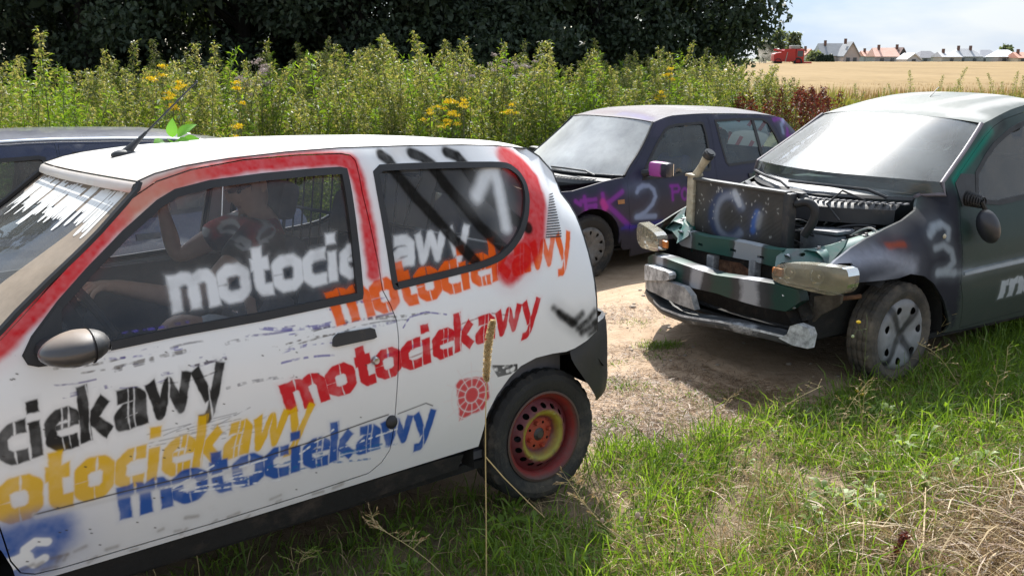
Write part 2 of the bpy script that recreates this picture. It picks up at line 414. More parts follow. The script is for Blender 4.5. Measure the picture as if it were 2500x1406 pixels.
GLY = {
 'm': (1.46, [[(.15, 0), (.15, 1)], [(.15, .78), (.42, .87), (.6, .84), (.71, .68), (.71, 0)], [(.71, .76), (.98, .87), (1.16, .84), (1.29, .68), (1.29, 0)]], [.44, 1.0]),
 'o': (1.04, [[(.15, .5), (.15, .74), (.34, .86), (.68, .86), (.87, .72), (.87, .28), (.68, .14), (.34, .14), (.15, .28), (.15, .5)]], [.52]),
 't': (.78, [[(.3, 1.36), (.3, .28), (.42, .15), (.74, .15)], [(.06, .9), (.64, .9)]], []),
 'c': (.92, [[(.86, .86), (.38, .86), (.15, .70), (.15, .30), (.38, .14), (.86, .14)]], [.50]),
 'i': (.46, [[(.17, 0), (.17, .9)], [(.17, 1.12), (.17, 1.4)]], []),
 'e': (1.02, [[(.92, .13), (.38, .13), (.15, .30), (.15, .70), (.38, .86), (.66, .86), (.86, .74), (.86, .58)], (.42, [(.28, .57), (1.0, .57)])], [.5, .7]),
 'k': (1.02, [[(.15, 0), (.15, 1.42)], [(.32, .50), (.80, .96)], [(.34, .56), (.86, .06)]], [.3]),
 'a': (1.04, [[(.14, .86), (.66, .86), (.86, .70), (.86, 0)], [(.86, .50), (.36, .50), (.16, .36), (.18, .16), (.42, .14), (.86, .2)]], [.46, .64]),
 'w': (1.44, [[(.12, 1), (.38, .12), (.70, .86), (1.04, .12), (1.3, 1)]], [.7]),
 'y': (1.12, [[(.12, 1), (.52, .1)], [(.96, 1), (.56, -.2), (.42, -.36), (.14, -.36)]], [.56]),
 'l': (.46, [[(.17, 0), (.17, 1.42)]], []),
}
def tlen(s): return sum(GLY[c][0] for c in s)
class Canvas:
    def __init__(s, name, x0, x1, z0, z1, ppm, ax=2, mask=1):
        s.mask = mask
        s.name, s.x0, s.x1, s.z0, s.z1, s.ax = name, x0, x1, z0, z1, ax
        s.w, s.h = int((x1 - x0) * ppm), int((z1 - z0) * ppm); s.ppm = ppm
        s.X, s.Z = np.meshgrid(x0 + (np.arange(s.w) + .5) / ppm, z0 + (np.arange(s.h) + .5) / ppm)
        s.c = np.zeros((s.h, s.w, 3)); s.a = np.zeros((s.h, s.w)); s.img = None; s.seed = 1
        s.N = vnoise((s.h, s.w), ppm * .05, 11, 4); s.N2 = vnoise((s.h, s.w), ppm * .015, 12, 2)
    def win(s, pts, m):
        p = np.asarray(pts); i0 = int(max(0, (p[:, 0].min() - m - s.x0) * s.ppm)); i1 = int(min(s.w, (p[:, 0].max() + m - s.x0) * s.ppm + 1))
        j0 = int(max(0, (p[:, 1].min() - m - s.z0) * s.ppm)); j1 = int(min(s.h, (p[:, 1].max() + m - s.z0) * s.ppm + 1))
        return (slice(j0, j1), slice(i0, i1))
    def lay(s, w, m, col):
        a0 = s.a[w]; a = m + a0 * (1 - m); k = np.where(a > 1e-6, m / np.maximum(a, 1e-6), 0)[..., None]
        s.c[w] = s.c[w] * (1 - k) + np.array(col) * k; s.a[w] = a
    def stroke(s, pts, hw, col, soft=.006, op=.95, butt=False, rag=.3):
        w = s.win(pts, hw + soft * 4 + .02); X, Z = s.X[w], s.Z[w]
        if X.size == 0: return
        d = seg_d(X, Z, pts, hw, butt) + (s.N[w] - .5) * hw * rag
        s.lay(w, np.clip(sstep(d, soft) * op * (1 - .35 * (s.N2[w] - .35) * rag), 0, 1), col)
        s.lay(w, np.clip(sstep(d - soft * 1.5, soft * 3) * .18 * op, 0, 1), col)
    def scratch(s, pts, hw, col, op=.8, thr=.5):
        w = s.win(pts, hw + .01); X, Z = s.X[w], s.Z[w]
        if X.size == 0: return
        d = seg_d(X, Z, pts, hw, False); n = s.N2[w] * .6 + s.N[w] * .4
        s.lay(w, sstep(d, .0015) * np.clip((n - thr) * 6 + .5, 0, 1) * op, col)
    def fill(s, poly, col, soft=.004, op=.95):
        w = s.win(poly, soft * 4 + .01); X, Z = s.X[w], s.Z[w]
        if X.size == 0: return
        ins = inpoly(np.stack([X.ravel(), Z.ravel()], 1), poly).reshape(X.shape)
        P = list(map(tuple, poly)); d = np.abs(seg_d(X, Z, P + P[:1], 0, False)); d = np.where(ins, -d, d) + (s.N2[w] - .5) * soft
        s.lay(w, sstep(d, soft) * op, col)
    def text(s, txt, quad, rng, col, op=.96, soft=.035, cuts=True, hw=.172, fade=.25, halo=.14):
        """quad: (x, z) of lower left, lower right, upper right, upper left of the x-height box for u in rng"""
        u0, u1 = rng; src = [(u0, 0), (u1, 0), (u1, 1), (u0, 1)]; A = []; b = []
        for (u, v), (x, z) in zip(src, quad):
            A += [[x, z, 1, 0, 0, 0, -u * x, -u * z], [0, 0, 0, x, z, 1, -v * x, -v * z]]; b += [u, v]
        H = np.append(np.linalg.solve(np.array(A), np.array(b)), 1).reshape(3, 3); Hi = np.linalg.inv(H)
        L = tlen(txt); cs = []
        for u, v in ((-.2, -.6), (L + .2, -.6), (L + .2, 1.6), (-.2, 1.6)):
            q = Hi @ np.array([u, v, 1]); cs.append(q[:2] / q[2])
        w = s.win(cs, .02); X, Z = s.X[w], s.Z[w]
        if X.size == 0: return
        q = H[2, 0] * X + H[2, 1] * Z + H[2, 2]; U = (H[0, 0] * X + H[0, 1] * Z + H[0, 2]) / q; V = (H[1, 0] * X + H[1, 1] * Z + H[1, 2]) / q
        D = np.full(X.shape, 9.); u = 0
        for ch in txt:
            gw, st, ct = GLY[ch]; k = (U > u - .3) & (U < u + gw + .3)
            if k.any():
                x, y = U[k] - u, V[k]; d = np.full(x.shape, 9.)
                for p in st:
                    hk, p = p if isinstance(p, tuple) else (1., p)
                    d = np.minimum(d, seg_d(x, y, p, hw * hk * (.9 if ch in 'wy' else 1)))
                if cuts:
                    for c in ct: d = np.maximum(d, (.015 - np.abs(x - c + .03 * np.sin(y * 5))))
                D[k] = np.minimum(D[k], d)
            u += gw
        D += (s.N[w] - .5) * .07 + (s.N2[w] - .5) * .03
        m = np.clip(sstep(D, soft) * op * (1 - fade * np.clip(s.N[w] * 2 - .9, 0, 1)), 0, 1); s.lay(w, m, col)
        if halo: s.lay(w, np.clip(sstep(D - .07, .12) * halo, 0, 1), col)
    def image(s):
        if s.img is None:
            im = bpy.data.images.new(s.name, s.w, s.h, alpha=True, float_buffer=False); im.alpha_mode = 'CHANNEL_PACKED'
            c = np.clip(s.c, 0, 1); c = np.where(c <= .0031308, c * 12.92, 1.055 * np.power(np.maximum(c, 1e-6), 1 / 2.4) - .055)
            im.pixels.foreach_set(np.concatenate([c, s.a[..., None]], 2).astype(np.float32).ravel()); im.update(); im.pack(); s.img = im
        return s.img
# ------------------------------------------------------------------ parts every car has
def wheel(car, x, y, r, w, rim_r, style, rim_mat, steer=0., face=1, tyre_mat=None):
    """wheel thing part: tyre on the part, rim as a sub-part"""
    root = bpy.data.objects.new('wheel', None); COL.objects.link(root); root.parent = car; root.location = (x, y, r); root.rotation_euler = (0, 0, steer + (0 if face > 0 else math.pi))
    h = w / 2; n = 120
    prof = [(rim_r - .012, -h * .72), (rim_r + .004, -h * .86), (r * .80, -h), (r * .93, -h * .96), (r * .985, -h * .78)]
    g = []
    for k in range(4):
        c = -h * .6 + k * h * .4
        g += [(r, c - h * .14), (r, c + h * .12), (r - .007, c + h * .14), (r - .007, c + h * .24)]
    prof += g[:-2] + [(r * .985, h * .78), (r * .93, h * .96), (r * .86, h * 1.0), (r * .855, h * 1.012), (r * .80, h * 1.0), (rim_r + .012, h * .9), (rim_r + .004, h * .86), (rim_r - .014, h * .74)]
    nj = len(prof)
    def rad(k, j, rr):
        if 4 <= j <= nj - 9 and k % 4 == 0: return rr - .006
        if rr > r * .92 and rr < r * .99 and k % 4 == 0: return rr - .004
        return rr
    t = MB().lathe(prof, n, rad=rad); t.build('tyre', tyre_mat or TYRE, root, sharp=30)
    if style == 'steel':
        m = MB().lathe([(rim_r - .014, -h * .7), (rim_r - .03, -h * .5), (rim_r - .03, h * .55), (rim_r - .016, h * .72), (rim_r, h * .80), (rim_r + .003, h * .93), (rim_r - .006, h * .95), (rim_r - .012, h * .84), (rim_r - .026, h * .70), (rim_r - .030, h * .38)], 72)
        # pressed disc with a ring of holes
        hol = []; ro = rim_r - .029; rr = ro * .80
        for k in range(16):
            a = 2 * math.pi * k / 16 + .1; hol.append([(rr * math.cos(a) + .0095 * math.cos(b) * math.cos(a) - .0125 * math.sin(b) * math.sin(a), rr * math.sin(a) + .0095 * math.cos(b) * math.sin(a) + .0125 * math.sin(b) * math.cos(a)) for b in np.linspace(0, 2 * math.pi, 12, endpoint=False)])
        for k in range(4):
            a = 2 * math.pi * k / 4 + .5; hol.append([(.049 * math.cos(a) + .006 * math.cos(b), .049 * math.sin(a) + .006 * math.sin(b)) for b in np.linspace(0, 2 * math.pi, 8, endpoint=False)])
        disc = [(ro * math.cos(a), ro * math.sin(a)) for a in np.linspace(0, 2 * math.pi, 64, endpoint=False)]
        hub = [(.026 * math.cos(a), .026 * math.sin(a)) for a in np.linspace(0, 2 * math.pi, 24, endpoint=False)]
        V, Fc = cdt(disc, hol + [hub], .014)
        rad_ = np.hypot(V[:, 0], V[:, 1]) / ro
        Y = np.interp(rad_, [0, .2, .42, .47, .56, .68, .76, .86, 1.], [.012, .012, .008, .004, .034, .044, .036, .018, .004]) + h * .30
        m.add(np.stack([V[:, 0], Y, V[:, 1]], 1), Fc)
        o = m.build('rim', rim_mat, root, sharp=50, fix=False)
        hb = MB().lathe([(.0, h * .30 + .022), (.014, h * .30 + .022), (.018, h * .30 + .016), (.025, h * .30 + .012), (.027, h * .30 + .002)], 24); hb.build('hub_cap', mat('hub_grease', (.05, .045, .04), .5, dirt=(.16, .10, .06), dirt_amt=.1), root)
        b = MB()
        for k in range(4):
            a = 2 * math.pi * k / 4 + .5 + math.pi / 4; b.lathe([(0, h * .3 + .024), (.007, h * .3 + .024), (.0095, h * .3 + .016), (.010, h * .3 + .002)], 6, M=Matrix.Translation((.049 * math.cos(a), 0, .049 * math.sin(a))))
        b.build('wheel_bolts', rim_mat, root)
        dk = MB().lathe([(0, 0), (.11, 0), (.12, -h * .4), (rim_r - .03, -h * .5)], 32); dk.build('brake_drum', UNDER, root)
    else:
        V, Fc = None, None; ro = rim_r; hol = []
        nh = 7 if style == 'cover' else 10
        for k in range(nh):
            a = 2 * math.pi * k / nh + .35; rr = ro * .70
            ho = []
            for b in np.linspace(0, 2 * math.pi, 14, endpoint=False):
                er, et = (.020 * (1 + .25 * math.cos(b)), .021) if style == 'cover' else (.018, .012)
                p, q = rr + er * math.cos(b), et * math.sin(b) * (1 + .35 * math.cos(b)); ho.append((p * math.cos(a) - q * math.sin(a), p * math.sin(a) + q * math.cos(a)))
            hol.append(ho)
        disc = [(ro * math.cos(a), ro * math.sin(a)) for a in np.linspace(0, 2 * math.pi, 72, endpoint=False)]
        V, Fc = cdt(disc, hol, .012); rad_ = np.hypot(V[:, 0], V[:, 1]) / ro; ang = np.arctan2(V[:, 1], V[:, 0])
        Y = np.interp(rad_, [0, .1, .14, .3, .36, .55, .8, .93, .96, 1.], [.006, .006, .014, .016, .020, .030, .034, .026, .018, .006])
        Y = Y - .008 * np.clip(np.cos((ang - .35) * nh), 0, 1) * np.exp(-((rad_ - .70) / .22) ** 2) + h * .62
        m = MB().add(np.stack([V[:, 0], Y, V[:, 1]], 1), Fc).lathe([(ro, h * .62 + .006), (ro + .004, h * .55), (ro + .004, h * .4)], 72)
        m.build('wheel_trim', rim_mat, root, sharp=60, fix=False)
        dk = MB().lathe([(0, h * .35), (ro * .97, h * .35), (ro * .97, h * .5)], 48); dk.build('wheel_disc', UNDER, root)
    return root
def window(car, W, poly, gl, seal=.022, off=-.012, side=1, name='window', frame_mat=None, step=.08):
    """pane (part) with its rubber seal (sub-part)"""
    inner = offset(poly, -seal)
    g = MB(); side_panel(g, W, inner, (), step, off, 0, sides=(side,)); o = obj(name, g.v, g.f, gl, car)
    f = MB(); side_panel(f, W, offset(poly, .0015), (offset(inner, -.004),), .05, .003, .018, sides=(side,)); obj('window_seal', f.v, f.f, frame_mat or RUBBER, car, sharp=40)
    return o
def loft_sheet(L, Rr, n, bow, m=None):
    """sheet between a left and a right edge curve (k, 3); bow(u, s) -> offset vector"""
    L, Rr = np.asarray(L, float), np.asarray(Rr, float); k = len(L); P = np.zeros((k, n, 3))
    for i in range(k):
        for j in range(n):
            s = 2 * j / (n - 1) - 1; P[i, j] = L[i] * (1 - s) / 2 + Rr[i] * (1 + s) / 2 + np.array(bow(i / (k - 1), s))
    return P
def curve3(W, xz, d=0): return np.array([(x, W(x, z) + d, z) for x, z in xz])
def mirY(P): return np.asarray(P) * np.array([1, -1, 1])
def seat(car, x, y, z0=.30, back_h=.62, name='seat', m=None, tilt=.28, head=True):
    m = m or CLOTH; r = bpy.data.objects.new(name, None); COL.objects.link(r); r.parent = car; r.location = (x, y, z0)
    MB().box((0.02, 0, .12), (.50, .48, .16), ry=-.12, bev=.05).build('cushion', m, r)
    b = MB().box((-.30, 0, .48), (.13, .47, back_h), ry=-tilt, bev=.05)
    b.build('backrest', m, r)
    if head: MB().box((-.30 - back_h * .5 * math.sin(tilt) - .03, 0, .50 + back_h * .5 + .10), (.09, .26, .16), ry=-tilt, bev=.04).tube([(-.39, .06, .72), (-.42, .06, .9)], .006).tube([(-.39, -.06, .72), (-.42, -.06, .9)], .006).build('headrest', m, r)
    return r
def steering_wheel(car, x, y, z, tilt=.45):
    M = Matrix.Translation((x, y, z)) @ Matrix.Rotation(tilt, 4, 'Y')
    b = MB(); pts = [M @ Vector((0, .178 * math.cos(a), .178 * math.sin(a))) for a in np.linspace(0, 2 * math.pi, 33)]
    b.tube(pts, .014, 8, False)
    for a in (.15, math.pi - .15, -math.pi / 2): b.tube([M @ Vector((.02, 0, 0)), M @ Vector((0, .17 * math.cos(a), .17 * math.sin(a)))], [.022, .014], 8)
    b.ball(M @ Vector((.015, 0, 0)), (.03, .06, .06)); b.tube([M @ Vector((.02, 0, 0)), M @ Vector((.35, 0, -.04))], .025)
    return b.build('steering_wheel', DARK, car)
def wiper(car, pts, name='wiper'):
    return MB().tube(pts, .009, 6).build(name, BLACK, car)
# ================================================================== white hatchback (nearest car)
PA = (-.2931, 4.0903, 3.8006); ROLL_A = R(2.0); GA = -.024      # it leans a little towards its far side
def WA(x, z):
    b = ip(z, [.10, .2, .27, .33, .45, .6, .72, .82, .90, .96, 1.05, 1.2, 1.32, 1.38, 1.44], [.66, .70, .722, .732, .747, .754, .752, .745, .728, .712, .686, .636, .588, .555, .50])
    xe = ip(z, [.2, .45, .7, .9, 1.1, 1.3, 1.42], [-.45, -.49, -.46, -.41, -.30, -.14, -.03]); t = x - xe
    if t < .36: b -= .15 * (1 - math.sqrt(max(0, 1 - ((.36 - max(t, 0)) / .36) ** 2 * .97)))
    if x > 1.9: b -= .11 * ((x - 1.9) / .93) ** 2
    return b
TA = tracer(PA, WA, GA, ROLL_A)
def pa(*pts): return np.array([TA(*p) for p in pts])
def zm(pts, ox, oy, k): return [(ox + x / k, oy + y / k) for x, y in pts]
car_a = empty('hatchback_car', (PA[0], PA[1], GA), PA[2], label='white three-door hatchback covered in coloured stencilled lettering, nearest to the camera', cat='car', group='battered cars parked on the dirt track'); car_a.rotation_euler = (ROLL_A, 0, PA[2])
# --- paint
CA = Canvas('spray_white_car', -.5, 2.35, .18, 1.46, 620)
RED, ORA, YEL, BLU, INK, WHT = (.56, .006, .012), (.78, .12, .010), (.70, .42, .008), (.004, .070, .32), (.010, .009, .008), (.72, .76, .80)
Q = lambda *p: [TA(*q) for q in p]
rs = np.random.default_rng(5)
for k in range(46):   # scraped door: blue and grey transfer marks
    x, y = rs.uniform(240, 900), 0; y = 905 - (x - 300) * .155 + rs.normal(0, 38) - 25
    if k % 5 == 0: x, y = rs.uniform(20, 560), rs.uniform(860, 980)
    L = rs.uniform(30, 190); a = -.16 + rs.normal(0, .05); c = rs.normal(0, .06)
    P = [(x + t * L, y + t * L * a + c * L * t * (1 - t) * 2) for t in np.linspace(0, 1, 6)]
    CA.scratch(Q(*P), rs.uniform(.0012, .006), [(.10, .09, .34), (.16, .15, .30), (.22, .22, .24), (.12, .11, .1)][k % 4], .75, rs.uniform(.46, .6))
for k in range(12):
    x, y = rs.uniform(330, 560), rs.uniform(1050, 1100)
    CA.scratch(Q((x, y), (x + rs.uniform(60, 300), y - rs.uniform(20, 60))), .002, (.2, .2, .22), .5, .5)
CA.scratch(Q((985, 800), (1000, 775), (1040, 762), (1090, 768)), .003, (.16, .14, .36), .8, .42)
CA.scratch(Q((985, 880), (1060, 850), (1130, 790), (1200, 765), (1240, 770)), .003, (.3, .1, .1), .6, .45)
CA.scratch(Q((940, 870), (1010, 845), (1090, 825), (1130, 800)), .006, (.16, .14, .40), .7, .47)
# white words over both side windows
CA.text('motociekawy', Q((426, 768), (1150, 622), (1152, 548), (409, 676)), (0, tlen('motociekawy')), WHT, .92, .07, False, .17, .3)
# orange
CA.text('motociekawy', Q((824, 797), (1398, 632), (1393, 563), (796, 716)), (0, tlen('motociekawy')), ORA, .97, .04)
# red band round the door and the quarter window
CA.stroke(Q((-70, 912), (0, 848), (85, 758), (171, 665), (256, 572), (324, 500), (384, 458), (469, 428), (597, 404), (725, 392), (815, 388), (858, 396), (875, 440), (889, 500), (902, 570), (908, 630), (913, 668)), .026, RED, .012, .93, False, .5)
CA.stroke(Q((1238, 388), (1272, 405), (1300, 440), (1312, 490), (1309, 560), (1296, 602), (1266, 640), (1240, 664)), .048, RED, .016, .93, False, .4)
# three black stripes and a white 1 on the quarter window
for s_ in (((933, 380), (950, 392), (973, 428), (1024, 488), (1075, 543), (1118, 590), (1165, 641)), ((1007, 376), (1030, 384), (1054, 402), (1090, 452), (1127, 492), (1178, 556), (1233, 607)), ((1093, 373), (1117, 382), (1133, 402), (1165, 445), (1204, 488), (1250, 530), (1289, 557))):
    CA.stroke(Q(*s_), .021, INK, .007, .96, False, .3)
CA.stroke(Q((1168, 480), (1186, 440), (1206, 404)), .024, WHT, .02, .85, False, .4); CA.stroke(Q((1209, 402), (1225, 480), (1240, 556)), .022, WHT, .016, .85, False, .4)
# red words
CA.text('motociekawy', Q((705, 1012), (1316, 786), (1322, 724), (681, 941)), (0, tlen('motociekawy')), RED, .97, .03)
# black words
CA.text('motociekawy', Q((0, 1143), (556, 972), (550, 880), (-12, 1046)), (tlen('moto'), tlen('motociekawy')), INK, .97, .035)
# yellow, then blue across it
CA.text('motociekawy', Q((-6, 1287), (752, 1062), (771, 983), (-14, 1180)), (tlen('m'), tlen('motociekawy')), YEL, .95, .04)
CA.text('motociekawy', Q((294, 1270), (1062, 1058), (1067, 997), (285, 1190)), (0, tlen('motociekawy')), BLU, .95, .045)
for k in range(9):
    x = rs.uniform(330, 900); y = 1218 - (x - 330) * .26 + rs.normal(0, 9); CA.scratch(Q((x, y), (x + rs.uniform(80, 260), y - rs.uniform(22, 62))), .0035, (.70, .72, .74), .9, .5)
for k in range(8):
    x = rs.uniform(560, 900); y = 1230 - (x - 330) * .25 + rs.normal(0, 8); CA.scratch(Q((x, y), (x + rs.uniform(80, 200), y - rs.uniform(20, 45))), .004, (.02, .13, .34), .7, .52)
# red block with a white wheel of rings and spokes
CA.fill(Q((1113, 938), (1122, 927), (1160, 920), (1188, 922), (1196, 968), (1180, 1000), (1150, 1012), (1122, 1026)), RED, .006, .9)
WC = TA(1152, 964)
for r_ in (.030, .062, .088): CA.stroke([(WC[0] + r_ * math.cos(a), WC[1] + r_ * math.sin(a)) for a in np.linspace(0, 6.283, 25)], .0016, (.7, .66, .66), .002, .9)
for a in np.linspace(0, 6.283, 13)[:-1]: CA.stroke([(WC[0] + .03 * math.cos(a), WC[1] + .03 * math.sin(a)), (WC[0] + .12 * math.cos(a), WC[1] + .12 * math.sin(a))], .0014, (.7, .66, .66), .002, .85)
# black flames by the tail, scrapes over the arch
for s_ in (((1352, 752), (1376, 776), (1392, 786)), ((1398, 790), (1412, 776), (1422, 766)), ((1412, 802), (1432, 786), (1452, 760)), ((1366, 765), (1390, 780), (1404, 790)), ((1420, 812), (1440, 800), (1454, 784)), ((1440, 816), (1452, 806), (1458, 790))):
    CA.stroke(Q(*s_), .013, INK, .012, .9, False, .8)
for k in range(9): CA.scratch(Q((1200 + k * 2, 893 + k * 3.2), (1232 + k * 2, 893 + k * 2.2), (1262, 890 + k * 1.5)), .003, (.05, .05, .05), .85, .44)
# blue patch with a spanner left white, low on the front wing
CA.stroke(Q((-60, 1352), (20, 1322), (90, 1300), (140, 1298)), .055, BLU, .035, .85, False, .5); CA.stroke(Q((-60, 1410), (30, 1385), (110, 1360)), .04, BLU, .03, .8, False, .5)
CA.stroke(Q((-50, 1405), (40, 1372), (62, 1362)), .020, (.74, .75, .75), .004, .97, False, .1); CA.stroke(Q((115, 1322), (86, 1322), (62, 1340), (60, 1362), (84, 1376), (108, 1362)), .0125, (.74, .75, .75), .004, .97, False, .1)
for k in range(60):   # stone chips
    x, y = rs.uniform(0, 950), rs.uniform(860, 1380); q = TA(x, y); CA.stroke([q, (q[0] + .004, q[1] + .002)], .0014, (.06, .055, .05), .001, .9)
CA.stroke(Q((84, 1256), (300, 1200), (595, 1131), (760, 1078), (900, 1028), (948, 1012)), .0022, (.05, .045, .04), .0015, .9); CA.stroke(Q((972, 1010), (1040, 984), (1056, 990)), .0022, (.10, .10, .10), .0015, .8)  # glue line, and the pressed crease's shade painted as a thin dark line
CA.stroke(Q((84, 1256), (90, 1262), (300, 1212), (600, 1142)), .006, (.50, .50, .50), .006, .5)  # lower parallel crease, its shading painted as a soft grey band
for k in range(26):   # grime at the door foot and rust bubbles on the sill
    x = rs.uniform(30, 900); y = 1390 - (x - 100) * .29 + rs.normal(0, 10); CA.stroke(Q((x, y), (x + rs.uniform(6, 40), y - rs.uniform(2, 14))), rs.uniform(.002, .006), (.16, .13, .10), .006, .5, False, 1.2)
# roof and windscreen lettering
CAR = Canvas('spray_white_roof', -.2, 1.6, -.75, .75, 300, ax=1)
u_ = tlen('motociekawy'); CAR.text('motociekawy', [(1.15, .10), (.05, .10), (.05, -.20), (1.15, -.20)], (0, u_), (.34, .42, .52), .42, .05, True, .15, .9, 0)
CAR.text('motociekawy', [(1.50, .30), (1.50, -.40), (1.70, -.40), (1.70, .30)], (0, u_), (.8, .8, .8), .0, .05)
for k in range(5): CAR.stroke([(1.44 - .05 * k, -.6), (1.47 - .05 * k, 0), (1.44 - .05 * k, .6)], .03, (.46, .36, .26), .05, .42 - .06 * k, False, .8)
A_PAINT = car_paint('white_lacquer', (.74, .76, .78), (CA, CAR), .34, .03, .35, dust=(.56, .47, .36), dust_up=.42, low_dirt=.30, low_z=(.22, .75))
A_SIDE_G = glass('side_glass_white_car', (.90, .92, .95), .06, (CA,), .10, .8, (.50, .50, .52))  # grey dust film, raised to paint reflected haze into the pane
# --- flank
gut = pa((338, 444), (378, 426), (446, 408), (513, 396), (560, 389), (700, 373), (828, 363), (999, 357.5), (1127, 355.5), (1212, 357.5), (1285, 364))
seam = pa((1285, 364), (1315, 383), (1349, 421.5), (1391, 500), (1425.5, 581), (1445, 654), (1455.5, 727), (1457, 765), (1457, 808))
arch = pa((1433, 831), (1403, 850), (1383, 858), (1349, 863), (1309, 873), (1272, 893), (1244, 921), (1213, 964), (1190, 1009), (1181, 1046), (1168, 1089))
apil = pa((338, 444), (333, 461), (296, 502), (240, 565), (185, 620), (111, 690), (37, 764), (0, 805))
apil = np.vstack([apil, [(apil[-1][0] + .10, apil[-1][1] - .075), (2.04, .925)]])
zs = .303; fa = [(2.2 + .325 * math.cos(a), .285 + .325 * math.sin(a)) for a in np.linspace(math.pi * .99, .03, 16)]
front = [(2.10, .905), (2.30, .865), (2.55, .79), (2.72, .70), (2.79, .58), (2.80, .45), (2.78, .30), (2.74, .24)]
sill = [(1.84, zs), (1.2, zs + .002)]
outline = np.vstack([gut, seam[1:], arch, sill[::-1], fa, [(2.60, .24)], front[::-1], apil[::-1][:-1]])
door_px = [(-60, 885), (0, 833), (85, 742), (171, 648), (256, 554), (324, 485), (384, 445), (469, 416), (597, 392.5), (726, 381), (832, 377), (855, 381), (867, 394), (883, 470), (905, 564), (922, 641), (933, 709), (952, 745), (967, 783), (972, 830), (971, 901), (966, 981), (961, 1041), (951, 1097), (931, 1127), (900, 1153), (733, 1209), (517, 1276), (302, 1339), (151, 1384), (86, 1399), (52, 1396), (28, 1368), (9, 1309), (0, 1283)]
door = pa(*door_px); door = np.vstack([door, [(1.93, .60), (1.945, .80), (1.93, .95)]])
win_px = [(68, 889), (55, 868), (77, 821), (141, 735), (213, 654), (299, 565), (384, 489), (427, 463), (512, 441), (640, 424), (768, 412), (830, 408.5), (846, 412), (858, 471), (875, 599), (886, 715), (884, 729), (871, 733), (640, 782), (427, 821), (256, 857), (150, 886), (94, 894)]
dwin = pa(*win_px)
qwin = chaikin(pa((908, 404), (1000, 399), (1127, 396), (1212, 395.5), (1242, 399), (1267, 418), (1284, 445), (1292, 481), (1289, 530), (1276, 573), (1254, 607), (1222, 636), (1178, 654), (1084, 678), (973, 705), (962, 707), (956, 684), (939, 573), (922, 479)), 1, True, .2)
gapp = offset(door, .0042)
b = MB(); side_panel(b, WA, outline, (gapp, qwin), .06)
roof_n = 25; xs = np.linspace(0, 1, 24)
gx, gz = gut[:, 0], gut[:, 1]
def roof_pt(u, s):
    xf = gut[0, 0] + .045 * (1 - s * s); xr = gut[-1, 0] - .05 * (1 - s * s); x = xf + (xr - xf) * u
    z = float(np.interp(-min(max(x, gut[-1, 0]), gut[0, 0]), -gx, gz)); y = WA(x, z); k = abs(s)
    c = .020 * (1 - k ** 2.2) * min(1, .35 + u * 4)
    rib = -.004 * (math.exp(-((k - .45) / .03) ** 2) + math.exp(-((k - .30) / .03) ** 2)) * min(1, u * 8) * min(1, (1 - u) * 8)
    return (x, y * s * .997, z + c + rib + .002)
b.grid([[roof_pt(u, s) for s in np.linspace(1, -1, 41)] for u in xs])
# rounded lip over the windscreen
lip = []
for a in (0, .35, .7, 1.0):
    row = []
    for s in np.linspace(1, -1, 41):
        p = roof_pt(0, s); row.append((p[0] + .018 * math.sin(a * 1.57) + .006, p[1], p[2] - .004 - .022 * (1 - math.cos(a * 1.9))))
    lip.append(row)
b.grid(lip)
# bonnet, nose, cowl
bon = []
for x, z, c in ((2.10, .905, .03), (2.30, .865, .05), (2.55, .79, .05), (2.72, .70, .04), (2.79, .58, .02), (2.80, .45, 0), (2.78, .30, 0)):
    bon.append([(x + .05 * (1 - s * s), WA(x, z) * s, z + c * (1 - abs(s) ** 3)) for s in np.linspace(1, -1, 17)])
b.grid(bon)
body_a = b.build('body', A_PAINT, car_a)
MB().grid([[(2.03 + dx, s * .66, .935 + dz) for s in np.linspace(1, -1, 9)] for dx, dz in ((0, 0), (.08, -.02), (.09, -.06))]).build('cowl', BLACK, car_a)
for s in (1, -1): MB().tube([(a[0], s * (WA(*a) - .003), a[1] + .001) for a in gut], .0035, 5).build('roof_seam', RUBBER, car_a)
# black sill, arch liners, floor
sb = MB(); side_panel(sb, lambda x, z: WA(x, z) - .006, [(.40, .30), (.42, .245), (.9, .228), (1.75, .228), (1.86, .25), (1.86, .3035), (1.2, .3055), (.47, .3045)], (), .08, 0, .03)
sb.box((1.1, 0, .21), (1.9, 1.30, .03)).box((2.3, 0, .24), (.9, 1.2, .03)).box((0, 0, .30), (.7, 1.0, .03)); sb.build('underbody', UNDER, car_a)
for cx, cz, r_, y0 in ((0, .285, .36, .50), (2.2, .285, .36, .50)):
    for s in (1, -1):
        li = MB()
        li.grid([[(cx + r_ * math.cos(a), s * yy, max(.2, cz + r_ * math.sin(a))) for yy in (y0 - .12, .62, WA(cx, .6) - .03)] for a in np.linspace(-.15, math.pi * .80 if cx == 0 else math.pi + .15, 20)])
        li.grid([[(cx + rr * math.cos(a), s * (y0 - .12), max(.2, cz + rr * math.sin(a))) for rr in (.02, r_)] for a in np.linspace(-.15, math.pi + .15, 20)]); li.build('wheel_arch_liner', UNDER, car_a)
